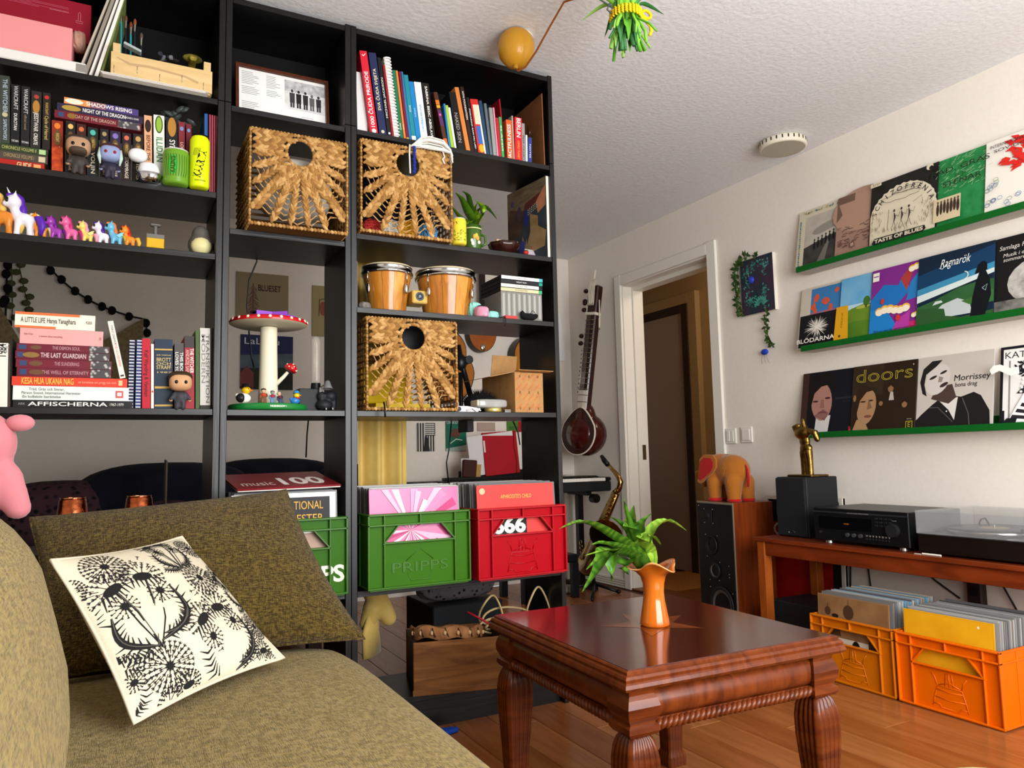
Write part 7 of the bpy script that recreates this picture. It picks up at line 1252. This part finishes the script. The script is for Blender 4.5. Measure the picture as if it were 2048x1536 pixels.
# ================================================================ curtain
m_cu=mat('cfb164',.85,kind='noise',c2='c6a758',sc=30,bump=.15,sheen=.2); x0,x1=P(716,900,.36).x,P(818,900,.36).x
cu=thing('curtain','mustard yellow curtain hanging behind the right bookcase, knotted at its foot','curtain',((x0+x1)/2,.37,0)); hw=(x1-x0)/2; b=MB(); vs=[];F=[]; nx_=40; zs=[2.38,1.8,1.2,.8,.55,.42]
for zi,z in enumerate(zs):
    k=1 if z>.6 else (.86 if z>.5 else .5)
    for i in range(nx_+1): u=-1+2*i/nx_; vs.append((u*hw*k+(-.015 if z<.5 else 0),.026*math.sin(u*7.5+.6)*(.85+.15*math.sin(z*3))+.006*math.sin(u*15+1),z))
for r_ in range(len(zs)-1):
    for i in range(nx_): F.append((r_*(nx_+1)+i,(r_+1)*(nx_+1)+i,(r_+1)*(nx_+1)+i+1,r_*(nx_+1)+i+1))
b.add(vs,F,m_cu,True); o=b.build('drape',cu); sm=o.modifiers.new('s','SOLIDIFY'); sm.thickness=.003
ox=P(752,1250,.33).x-(x0+x1)/2; blob('knot',[('t',[(ox-.03,-.03,.42),(ox+.02,-.05,.36),(ox+.045,-.05,.31)],[.03,.035,.03]),('t',[(ox+.03,-.03,.42),(ox-.02,-.06,.35),(ox-.035,-.05,.3)],[.028,.035,.03]),('e',(ox,-.04,.35),(.05,.035,.045))],m_cu,.007,cu,smooth=3)
b=MB(); b.tube([(ox-.01,-.05,.34),(ox-.025,-.055,.27),(ox-.02,-.055,.19)],[.04,.055,.062],m_cu,14,flat=.35); b.build('tail',cu)
# ================================================================ piano, folder, stool
PYF=1.83; pn=thing('digital_piano','black digital piano against the far wall, partly behind the bookcase','piano',(1.6,PYF,0)); zk=P(1170,957,PYF).z
MB().bx(-.72,.72,.0,.3,zk-.09,zk-.022,m_bk2,.008).build('case',pn); MB().bx(-.72,.72,.16,.3,zk-.021,zk+.012,m_bk,.006).build('control_panel',pn)
for sx in(-1,1): MB().bx(sx*.695-.025,sx*.695+.025,.0,.158,zk-.021,zk+.004,m_bk,.006).build('end_block',pn)
wk=MB().bx(-.0114,.0114,.003,.155,zk-.021,zk,mat('e8e4da',.3),.001).build('white_key',pn); wk.location.x=-.66
for k in range(1,58): o=link('white_key',wk.data,pn); o.location.x=-.66+k*.0232
bkk=MB().bx(-.006,.006,.06,.155,zk,zk+.01,m_bk,.001).build('black_key',pn); bkk.location.x=-.6484
for k in range(1,57):
    if k%7 in(2,6): continue
    o=link('black_key',bkk.data,pn); o.location.x=-.6484+k*.0232
for x in(-.55,.55):
    MB().bx(x-.02,x+.02,.02,.27,zk-.115,zk-.091,m_bk,.004).build('stand_arm',pn); MB().bx(x-.02,x+.02,.13,.17,.03,zk-.116,m_bk).build('stand_leg',pn); MB().bx(x-.02,x+.02,-.02,.32,0,.03,m_bk).build('stand_foot',pn)
MB().cyl((.58,.03,zk-.135),(.58,-.02,zk-.135),.03,.03,m_bk,16).build('stand_knob',pn)
MB().bx(-.3,.3,.255,.27,zk+.0125,zk+.07,m_bk,.003,).build('music_rest',pn)
MB().bx(-.42,.42,.2,.254,zk+.0125,zk+.03,m_bk,.002).build('rest_ledge',pn)
ym=PYF+.235; fo=thing('ring_folder','bright red elastic-band folder propped on the piano','folder',M=T(P(972,941,ym).x,ym,zk+.031)@RX(R(-3))@RY(R(-4))); W_=P(1041,940,ym).x-P(972,941,ym).x; H_=P(1000,855,ym).z-P(1000,941,ym).z; MB().bx(0,W_,0,.012,0,H_,mat('a80f1e',.4,kind='noise',c2='98101c',sc=6),.002).build('cover',fo); MB().bx(.004,.016,-.0012,-.0002,H_*.55,H_*.82,mat('d8d0c8',.5)).build('spine_label',fo); MB().tube([(W_-.03,-.002,0),(W_-.02,-.003,H_*.3),(W_-.03,-.003,H_*.6),(W_-.02,-.002,H_)],.002,mat('4a0a10',.6),5).build('elastic_band',fo)
o=MB().bx(0,.34,0,.002,0,.26,mat('d6d4d4',.6)).build('sheet_music',M=T(P(945,940,ym).x,ym+.006+.008,zk+.031)@RY(R(-7))); tag(o,'white sheets of music behind the red folder','paper'); o=MB().bx(0,.12,0,.002,0,.12,mat('d0ccc8',.6)).build('sheet_music',M=T(P(922,940,ym).x,ym-.004,zk+.031)); tag(o,'small white page at the left end of the music rest','paper')
o=MB().bx(0,.1,0,.02,0,.115,mat('3a1712',.4),.006).build('wallet',M=T(P(921,944,ym).x,ym-.03,zk+.031)@RY(R(5))); tag(o,'dark brown leather wallet on the piano','wallet'); MB().bx(.096,.13,.004,.012,.004,.09,mat('a8864a',.6)).build('inner_pocket',o)
sp=PZ(1158,1195,0); sl=thing('piano_stool','black wooden piano stool near the far corner','stool',(sp.x-.2,sp.y+.16,0)); hz_=P(1150,1108,sp.y).z
MB().bx(-.2,.2,-.17,.17,hz_-.05,hz_,m_bk,.008).build('seat',sl)
for x in(-.175,.18):
    for y in(-.145,.145): MB().bx(x-.022,x+.022,y-.022,y+.022,0,hz_-.051,m_bk,.003).build('leg',sl)
b=MB(); b.cyl((0,0,0),(0,0,.75),.028,.028,mat('d8d2c6',.5),18); tag(b.build('heating_pipe',M=T(P(1140,1000,2.28).x,2.3,0)),'white vertical heating pipe in the far corner','pipe')
b=MB(); b.cyl((0,0,.028),(-.2,.05,.028),.028,.028,mat('b8b2a8',.5),16); b.cyl((.0005,0,.028),(-.001,0,.028),.02,.02,m_bk,14); tag(b.build('rolled_paper',M=T(PZ(1143,1177,.03).x,PZ(1143,1177,.03).y,0)),'grey cardboard tube lying on the floor by the piano stool','tube')
# ================================================================ guitars and microphone stand
def gbody(n,c,outline,th,m_top,m_side,lab,neck,Y_,cat='guitar',hole=None):
    t=thing(n,lab,cat,(c.x,Y_,c.z)); b=MB(); b.prism(outline,0,th,m_side,FRONT,True); b.build('body',t); b=MB(); b.flat([(x*.965,y*.965) for x,y in outline],m_top,FRONT,th+.001); b.build('soundboard',t)
    if neck: x0_,x1_,z0_,z1_=neck; b=MB(); b.bx(x0_,x1_,-th-.012,-th+.004,z0_,z1_,mat('2a1a12',.5)); b.build('neck',t)
    if hole: b=MB(); b.disc(hole[0],hole[1],hole[2],hole[2],m_bk,FRONT,th+.002,24); b.build('sound_hole',t)
    return t
m_sb=mat('b5661a',.25,kind='noise',c2='9a4a10',sc=5,coat=.6); m_sd=mat('2a1a14',.4); Yg=2.34
mc_=P(958,668,Yg); ol=[(.108*math.cos(a)*(1 if math.sin(a)<0 else 1-.45*math.sin(a)),.135*math.sin(a)*(1 if math.sin(a)<0 else 1.35)) for a in [2*pi*k/36 for k in range(36)]]
md=gbody('mandolin',mc_,ol,.06,m_sb,m_sd,'sunburst mandolin hanging on the back wall under the bongos',(-.022,.022,.12,.46),Yg,'mandolin'); MB().bx(-.03,.04,-.071,-.062,.0,.012,m_bk).build('bridge',md); MB().bx(-.03,.03,-.075,-.06,.46,.56,mat('3a1c10',.5),.01).build('headstock',md); MB().ell((0,-.062,-.105),(.022,.008,.024),m_chr,10,8).build('tailpiece',md)
gol=[(.19*math.cos(a)*(1 if math.sin(a)<.15 else .8)*(1-.16*math.exp(-((math.sin(a)-.25)/.25)**2)),.25*math.sin(a)) for a in [2*pi*k/44 for k in range(44)]]
gc=P(1052,742,2.3); g_=gbody('acoustic_guitar',gc,gol,.1,mat('b8761f',.3,kind='grain',c2='a56514',sc=3,stretch=(8,1,1),coat=.4),m_sd,'acoustic guitar hanging on the back wall behind the cardboard box',(-.025,.025,.1,.62),2.34,hole=(0,.06,.05)); MB().bx(-.09,.09,-.112,-.102,-.12,-.1,m_bk).build('bridge',g_)
gc=P(896,735,2.3); g2=gbody('acoustic_guitar',gc,[(x*.95,y) for x,y in gol],.09,mat('b0691c',.3,coat=.4),m_sd,'second acoustic guitar mostly hidden behind the lower basket',(-.025,.025,.1,.6),2.34,hole=(0,.06,.05))
mk=thing('microphone_stand','black boom arm clamped behind the lower right shelf, beside the basket','microphone stand',(P(922,800,.33).x,.33,1.03)); bx_=P(922,800,.33).x; pp=lambda x,y:P(x,y,.33)-V((bx_,.33,1.03))
MB().tube([V((0,-.01,-.04)),V((0,0,0)),pp(922,800),pp(921,745)],.0085,m_bk,10).build('pole',mk); MB().bx(-.015,.015,-.075,.01,-.03,.03,m_bk2,.003,T(0,-.01,-.012)).build('clamp',mk); MB().tube([pp(916,690),pp(924,730),pp(942,795)],.011,m_bk,10).build('boom',mk); MB().ell(pp(922,725),(.026,.02,.034),m_bk,10,8).build('joint',mk); MB().cyl(pp(936,720)-V((0,.015,0)),pp(936,720)+V((0,.015,0)),.017,.017,m_bk2,14).build('knob',mk)
st_=thing('patterned_strap','dark patterned instrument strap hanging behind the yellow can','strap',P(918,378,1.9)); u0=P(896,398,1.9);u1=P(945,355,1.9); d_=(u1-u0); b=MB(); nn=V((d_.z,0,-d_.x)).normalized()*.035; cc=P(918,378,1.9); b.add([u0-nn-cc,u0+nn-cc,u1+nn-cc,u1-nn-cc]+[v+V((0,.004,0)) for v in(u0-nn-cc,u0+nn-cc,u1+nn-cc,u1-nn-cc)],[(0,1,2,3)[::-1],(4,5,6,7),(0,1,5,4),(2,3,7,6),(1,2,6,5),(3,0,4,7)],mat('2c2018',.7)); b.build('strap',st_); b=MB()
for k in range(6): q=u0.lerp(u1,.15+.13*k)-cc; b.ell(q+V((0,-.004,0)),(.014,.002,.014),mat('c8c0b0',.6),8,4)
b.build('inlay',st_)
# ================================================================ sitar and saxophone by the door
G=PX(1163,868,2.16); N=PX(1193,572,2.27); ax=(N-G).normalized(); nrm=V((-.95,-.3,.0)); nrm=(nrm-ax*nrm.dot(ax)).normalized(); sx_=ax.cross(nrm).normalized()  # sx_ to one side
MS=Matrix(((sx_.x,nrm.x,ax.x,G.x),(sx_.y,nrm.y,ax.y,G.y),(sx_.z,nrm.z,ax.z,G.z),(0,0,0,1))); si=thing('sitar','dark red sitar with white inlays hanging by the doorway','sitar',M=MS); LN=(N-G).length
m_sg=mat('4a120e',.25,kind='noise',c2='300a08',sc=6,coat=.5); m_sw=mat('2a0e0a',.3,coat=.4); m_iv_=mat('d8cfc0',.4)
blob('gourd',[('e',(0,-.05,.0),(.155,.13,.15)),('e',(0,-.02,.11),(.08,.07,.11))],m_sg,.01,si,smooth=4)
b=MB(); b.prism([(.142*math.cos(a)*(1 if math.sin(a)<.3 else 1-.5*(math.sin(a)-.3)),.142*math.sin(a)*(1 if math.sin(a)<.2 else 1.25)) for a in[2*pi*k/36 for k in range(36)]],0,.022,m_sw,T(0,.02,0)@Matrix(((1,0,0,0),(0,0,1,0),(0,1,0,0),(0,0,0,1))),True); b.build('soundboard',si)
b=MB(); b.tube([(.144*math.cos(a)*(1 if math.sin(a)<.3 else 1-.5*(math.sin(a)-.3)),.036,.144*math.sin(a)*(1 if math.sin(a)<.2 else 1.25)) for a in[2*pi*k/36 for k in range(36)]],.0065,m_iv_,6,True); b.build('inlay_edge',si)
MB().bx(-.04,.04,-.03,.03,.14,LN,m_sw,.008).build('neck',si); b=MB(); b.bx(-.036,.036,.03,.034,.15,.3,m_iv_); b.build('throat_plate',si); MB().bx(-.044,-.04,.018,.03,.14,LN,m_iv_).build('neck_edging',si)
MB().bx(-.03,.03,.04,.06,-.02,.02,m_iv_,.003).build('bridge',si); MB().bx(-.03,.03,.045,.06,-.055,-.04,m_iv_,.003).build('tailpiece',si); MB().bx(-.045,.045,-.028,.04,LN*.795,LN*.815,m_iv_,.003).build('nut',si)
for k in range(17): z=.22+(LN*.76-.22)*(k/16)**.9; MB().tube([(-.042,.03,z),(-.02,.048,z),(.02,.048,z),(.042,.03,z)],.0024,mat('7a6a50',.3,.8),5).build('fret',si)
for k in range(5): MB().tube([(-.022+.011*k,.05,-.05),(-.018+.009*k,.056,LN*.8)],.0008,m_steel,4).build('string',si)
sgn=1 if (MS@V((1,0,.5))-MS@V((0,0,.5))).dot(AR)<0 else -1
for z,r_ in((.97,.017),(.9,.017),(.885,.015),(.84,.017),(.66,.017),(.61,.017)): b=MB(); b.tube([(sgn*.04,0,LN*z),(sgn*.075,0,LN*z)],.006,m_sw,6); b.ell((sgn*.09,0,LN*z),(r_*1.2,r_,r_),m_sw,10,8); b.build('tuning_peg',si)
for k in range(11): z=.56-.028*k; b=MB(); b.tube([(sgn*.04,.0,LN*z),(sgn*.06,0,LN*z)],.0035,m_sw,5); b.ell((sgn*.066,0,LN*z),.0085,m_sw,8,6); b.build('small_peg',si)
b=MB(); mrp=mat('d8cfbc',.9)
for k in range(5): b.tube([(.015-.01*k,.04,LN*.99+.05),(.02-.012*k,.045,LN*.96),(.025-.01*k,.045,LN*.88),(.02-.014*k,.04,LN*.86)],.004,mrp,5)
b.tube([(.0,.03,LN+.11),(-.005,.03,LN+.03)],.009,mrp,6); b.tube([(-sgn*.045,.01,LN*.9),(-sgn*.06,.0,LN*.75),(-sgn*.065,0,LN*.7),(-sgn*.05,.0,LN*.78)],.005,mrp,5); b.build('hanging_rope',si)
m_br=mat('c2a068',.2,1,kind='noise',c2='9a7a44',sc=30); sxp=lambda x,y,X_=2.12:PX(x,y,X_); S0=sxp(1190,1100); sa=thing('saxophone','brass saxophone on a stand beside the doorway','saxophone',S0); q_=lambda x,y,X_=2.12:sxp(x,y,X_)-S0
MB().tube([q_(1203,912),(q_(1208,920)),q_(1216,930)],[.012,.017,.016],m_bk,10).build('mouthpiece',sa)
MB().tube([q_(1213,926),q_(1226,940),q_(1236,952),q_(1241,964),q_(1238,976),q_(1231,988)],[.011,.014,.016,.018,.02,.022],m_br,12).build('neck_pipe',sa)
MB().tube([q_(1232,985),q_(1218,1018),q_(1204,1050),q_(1190,1082),q_(1178,1108),q_(1170,1124)],[.025,.03,.036,.042,.048,.052],m_br,16).build('main_body',sa)
MB().tube([q_(1172,1120),q_(1170,1132,2.1),q_(1176,1136,2.07),q_(1184,1128,2.04),q_(1196,1102,2.02),q_(1206,1082,2.0),q_(1212,1070,1.98)],[.05,.052,.053,.055,.062,.078,.105],m_br,18,cap=False).build('bell',sa)
for k in range(15): t_=k/14; p=q_(1228-50*t_,992+112*t_,2.085-.02*t_); MB().cyl(p,p+V((-.018,-.006,.004)),.015+.014*t_,.013+.012*t_,mat('c8a868',.2,1),12).build('key_cup',sa)
for dx in(-.02,.012): MB().tube([q_(1230,990,2.09)+V((0,dx,0)),q_(1180,1105,2.07)+V((0,dx,0))],.0035,m_br,6).build('key_rod',sa)
for k in range(6): t_=k/5; p=q_(1162+4*t_,1085+45*t_,2.08); MB().lathe([(.014,0),(.018,.003),(.014,.006)],mat('c8b888',.2,1),14,T(p)@RY(R(-80))).build('key_guard',sa)
ss=thing('instrument_stand','black tripod stand holding the saxophone','stand',(S0.x,S0.y,0)); MB().tube([(0,.02,.0),(-.01,.02,.18),(.0,.01,S0.z+.1)],.012,m_bk,8).build('post',ss); fp=PZ(1262,1180,.012); MB().tube([(0,.02,.05),(fp.x-S0.x-.1,fp.y-S0.y,.012)],.01,m_bk,8).build('foot',ss); MB().tube([(0,.02,.05),(-.25,.2,.012)],.01,m_bk,8).build('foot',ss); MB().tube([(0,.02,.05),(-.2,-.25,.012)],.01,m_bk,8).build('foot',ss); MB().ell((fp.x-S0.x-.1,fp.y-S0.y,.014),(.016,.02,.014),m_bk,8,6).build('rubber_tip',ss)
# ================================================================ bottom shelf of the right bookcase
zf=.1183; wb=thing('wooden_box','old brown wooden drawer box sticking out of the bottom right shelf','box',M=T(.205,-.0,zf)@RZ(R(-14))); m_ob=mat('86582c',.55,kind='grain',c2='553215',sc=4,stretch=(1,1,7),bump=.3); BWX,BHX,BDX=.312,.168,.23
MB().bx(0,BWX,0,.012,0.0,BHX,m_ob,.002).build('front_board',wb); MB().bx(0,BWX,BDX-.012,BDX,0,BHX,m_ob,.002).build('back_board',wb)
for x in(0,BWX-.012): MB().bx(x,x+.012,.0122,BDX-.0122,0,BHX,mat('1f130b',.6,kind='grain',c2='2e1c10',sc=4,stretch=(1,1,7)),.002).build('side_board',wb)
MB().bx(.0122,BWX-.0122,.0122,BDX-.0122,0,.008,m_ob).build('bottom_board',wb); MB().bx(-.003,BWX+.003,-.003,-.0002,0,.018,m_ob,.001).build('base_strip',wb)
tbq=thing('tambourine','rough bark-edged hand drum lying in the wooden box','drum',M=T(.36,.085,zf+.168)@RX(R(-10))@RY(R(6))@SC(1.05,.8,1.3)); b=MB(); b.lathe([(.118,-.015),(.122,-.01),(.124,.012),(.118,.017),(.112,.012),(.112,-.012)],mat('a8764a',.7,kind='noise',c2='6e4424',sc=25,bump=.8),48,wob=lambda r,z,a,i:(r*(1+.02*math.sin(9*a)+.012*math.sin(23*a)),z+.004*math.sin(7*a))); b.build('frame',tbq); b=MB(); b.lathe([(.113,-.008),(.06,-.01),(0,-.01)],mat('c9a47a',.7),32); b.build('drum_skin',tbq)
for k in range(9): a_=R(190+k*20); b=MB(); b.tube([(.124*math.cos(a_),.124*math.sin(a_),.012),(.127*math.cos(a_+.05),.127*math.sin(a_+.05),0),(.124*math.cos(a_+.1),.124*math.sin(a_+.1),-.01)],.0022,mat('3a2414',.8),5); b.ell((.126*math.cos(a_),.126*math.sin(a_),.0),(.006,.006,.006),mat('c09a70',.7),7,5); b.build('lacing',tbq)
b=MB(); superell(b,(0,0,.06),(.12,.09,.06),mat('0c0c10',.8),.6,.6,wr=.03); tag(b.build('black_bag',M=T(.65,.17,zf)),'black bag on the bottom right shelf behind the table corner','bag')
b=MB(); superell(b,(0,0,0),(.17,.05,.07),mat('101014',.95,kind='vor',c2='6a6468',sc=50,amt=.9),.7,.7,wr=.04); tag(b.build('floral_cloth',M=T(.56,.46,.39)),'black floral cloth hanging under the red crate','cloth')
MB().bx(0,.3,0,.3,0,.32,m_bk2,.004).build('void_filler_case',M=T(.42,.36,0)); tag(bpy.data.objects['void_filler_case'],'black case on the floor, enlarged to fill the dark void behind the bottom right shelf','case')  # black case sized up to stand in for the unlit void there
cb_=thing('cream_cable','coil of cream coloured cable on the bottom right shelf','cable',(.64,.12,zf+.12)); b=MB(); mcr=mat('c2a878',.5)
for k,(cx,cz,rx,rz,ph) in enumerate(((.09,.08,.05,.085,0),(-.02,.045,.11,.022,.5),(-.01,.04,.13,.028,1.5),(.02,.05,.12,.022,2.5),(-.08,.085,.045,.06,3),(-.02,.06,.1,.03,4))): b.tube([(cx+rx*math.cos(ph+2*pi*i/24),.012*k-.03+.02*math.sin(4*pi*i/24),cz+rz*math.sin(ph+2*pi*i/24)) for i in range(24)],.0042,mcr,6,True)
b.build('loops',cb_); MB().tube([(-.18,-.04,.0),(-.12,-.05,.012),(-.05,-.05,.015),(.0,-.02,.03)],.0035,mcr,6).build('loose_end',cb_)
tag(MB().tube([(0,0,0),(.05,-.02,-.03),(.085,-.03,-.055),(.1,-.03,-.08)],.004,mat('9a1226',.5),6).build('red_cable',M=T(P(935,1224,.06).x,.06,P(935,1224,.06).z)),'dark red cable rising behind the wooden box','cable')
b=MB(); superell(b,(0,0,.008),(.07,.02,.009),mat('1240a0',.8),.7,.7,wr=.06); tag(b.build('blue_cloth',M=T(.27,-.05,.0)),'bit of bright blue cloth on the floor under the wooden box','cloth')
# ================================================================ sofa-side things: copper cups, pig
m_cop=mat('b8663e',.22,1,kind='noise',c2='8a4020',sc=45,bump=.7)
for k,(px,l) in enumerate(((145,'hammered copper cup, left of the pair behind the big cushion'),(278,'hammered copper cup, right of the pair behind the big cushion'))):
    q=P(px,1020,.06); t=thing('copper_cup',l,'cup',(q.x,.06,.6554),'copper cups'); h_=P(px,997,.06).z-.6554+.006*k; MB().lathe([(.0,h_),(.03,h_),(.034,h_-.004),(.042,h_*.5),(.046,.0),(.043,0),(.038,h_*.6),(0,h_-.01)],m_cop,32).build('cup',t); MB().lathe([(.031,h_-.001),(.0335,h_+.002),(.031,h_+.003)],mat('d89a70',.15,1),32).build('foot_ring',t)
pg=PX(0,0,0); pgM=T(P(20,900,-.62).x-.062,-.64,P(20,900,-.62).z+.012)@SC(.82); pig=thing('plush_pig','soft pink plush toy perched on the sofa back at the left edge','plush',M=pgM); m_pk=mat('cc7c84',.95,sheen=.3)
blob('body',[('e',(0,0,.0),(.095,.085,.085)),('e',(.05,0,-.09),(.055,.06,.06)),('t',[(.07,-.02,-.08),(.1,-.02,-.15)],[.04,.03]),('e',(-.05,0,-.12),(.12,.09,.09))],m_pk,.009,pig); o=MB().ell((.098,-.02,.048),(.03,.02,.02),m_pk,12,8).build('ear',pig)
# ================================================================ ceiling lamp cup, cord, hanging herbs
lc=PZ(1036,72,ZC); la=thing('ceiling_lamp','mustard yellow lamp cup on the ceiling with a long brown cord','lamp',lc); MB().lathe([(0,-.001),(.052,-.001),(.054,-.006),(.05,-.012),(0,-.012)],mat('e0d8c4',.5),32).build('ceiling_plate',la)
Ml=T(-.012,-.01,-.008)@RX(R(-10))@RY(R(8)); MB().lathe([(.05,-.006),(.062,-.025),(.066,-.05),(.06,-.085),(.042,-.112),(.018,-.126),(.0,-.128)],mat('c08a24',.35,coat=.2),40,Ml).build('cup_shade',la); MB().lathe([(.009,-.125),(.009,-.138),(.005,-.143),(0,-.143)],mat('a8761c',.4),14,Ml).build('cord_grip',la)
g0=Ml@V((0,0,-.142)); tgt=PZ(1128,4,ZC-.02)-lc; MB().tube([g0,g0+V((.006,-.008,-.012)),g0+V((.022,-.03,-.004)),g0.lerp(tgt,.35)+V((.01,-.01,-.022)),g0.lerp(tgt,.7)+V((.004,-.004,-.01)),tgt,tgt+V((.03,-.12,-.03))],.0035,mat('8a4a1c',.6),6).build('cord',la)
HC=P(1252,42,-.75); hb=thing('hanging_bouquet','bundle of green stems tied with yellow rope hanging from the ceiling','bouquet',M=T(HC)@SC(1.3,1.3,1.15)); m_s=[mat(c,.5) for c in('5a9a2e','7ab83a','2f6a30','8fc25a','3f7a44')]
for k in range(40):
    a_=rnd.uniform(0,2*pi); r_=rnd.uniform(.005,.03); l_=rnd.uniform(.03,.072); sp_=rnd.uniform(.3,1.2) if rnd.random()<.6 else .2; w_=rnd.choice((.0022,.003,.0045,.006))
    MB().tube([(r_*.8*math.cos(a_),r_*.8*math.sin(a_),.16),(r_*math.cos(a_),r_*math.sin(a_),.0),(r_*1.3*math.cos(a_)*(1+sp_*.6),r_*1.3*math.sin(a_)*(1+sp_*.6),-l_*.5),(r_*math.cos(a_)*(1+sp_*1.6)+.008*math.cos(a_),r_*math.sin(a_)*(1+sp_*1.6),-l_)],[w_,w_,w_*.9,w_*.8],rnd.choice(m_s),6).build('stem',hb)
for k in range(9): a_=2*pi*k/9; blade(MB(),[(0.01*math.cos(a_),.01*math.sin(a_),.0),(.024*math.cos(a_),.024*math.sin(a_),-.02),(.026*math.cos(a_),.026*math.sin(a_),-.07)],.018,rnd.choice(m_s),.3).build('leaf',hb)
for k in range(9): a_=2*pi*k/9; blade(MB(),[(.015*math.cos(a_),.015*math.sin(a_),.03),(.05*math.cos(a_),.05*math.sin(a_),.06),(.11*math.cos(a_),.11*math.sin(a_),.05+.03*math.sin(k*2))],.016,rnd.choice(m_s),.3).build('leaf',hb)
b=MB(); myr=mat('e0bc10',.7)
for k in range(4):
    for i in range(26): a_=2*pi*i/26; b.ell((0,0,0),(.0034,.0026,.0055),myr,6,4,T(.034*math.cos(a_),.034*math.sin(a_),.004+.0055*k)@RZ(a_)@RX(R(35)))
b.build('rope_wrap',hb); b=MB(); pts=[V((.03,-.012,.02)),V((.045,-.01,.01)),V((.06,-.01,-.002)),V((.062,-.01,-.015)),V((.056,-.01,-.028))]
for u,v in zip(pts,pts[1:]):
    for i in range(4): b.ell(u.lerp(v,i/4),(.0042,.004,.0045),myr,6,4)
for i in range(14): a_=2*pi*i/14; b.ell((.05+.012*math.cos(a_),-.01,.026+.01*math.sin(a_)),(.004,.004,.004),myr,6,4)
b.build('rope_tail',hb)
b=MB(); b.tube([(-.1,0,.05),(-.07,-.005,.03),(-.04,0,.025)],.0022,mat('3a4a3a',.6),5); b.tube([(-.035,0,.02),(-.045,-.003,.03),(-.05,0,.015),(-.038,0,.008)],.0022,mat('4a4a48',.5),5); b.build('wire_hook',hb)
MB().lathe([(.012,.0),(.03,.006),(.028,.014),(.0,.016)],m_s[1],16,T(-.105,.02,.055)@SC(1.4,1,1)).build('green_pod',hb)
MB().cyl((0,0,.16),(0,0,(ZC-HC.z)/1.15),.002,.002,mat('8a6a3a',.7),6).build('suspension_cord',hb)

q=PX(1124,838,2.3); b=MB(); b.bx(-.012,.012,-.03,.03,0,q.z,mat('6a3c1c',.5,kind='grain',c2='4a2610',sc=5,stretch=(5,5,.6)),.002); tag(b.build('wooden_plank',M=T(2.335,q.y,0)),'brown wooden plank standing in the far corner under the sitar','plank')
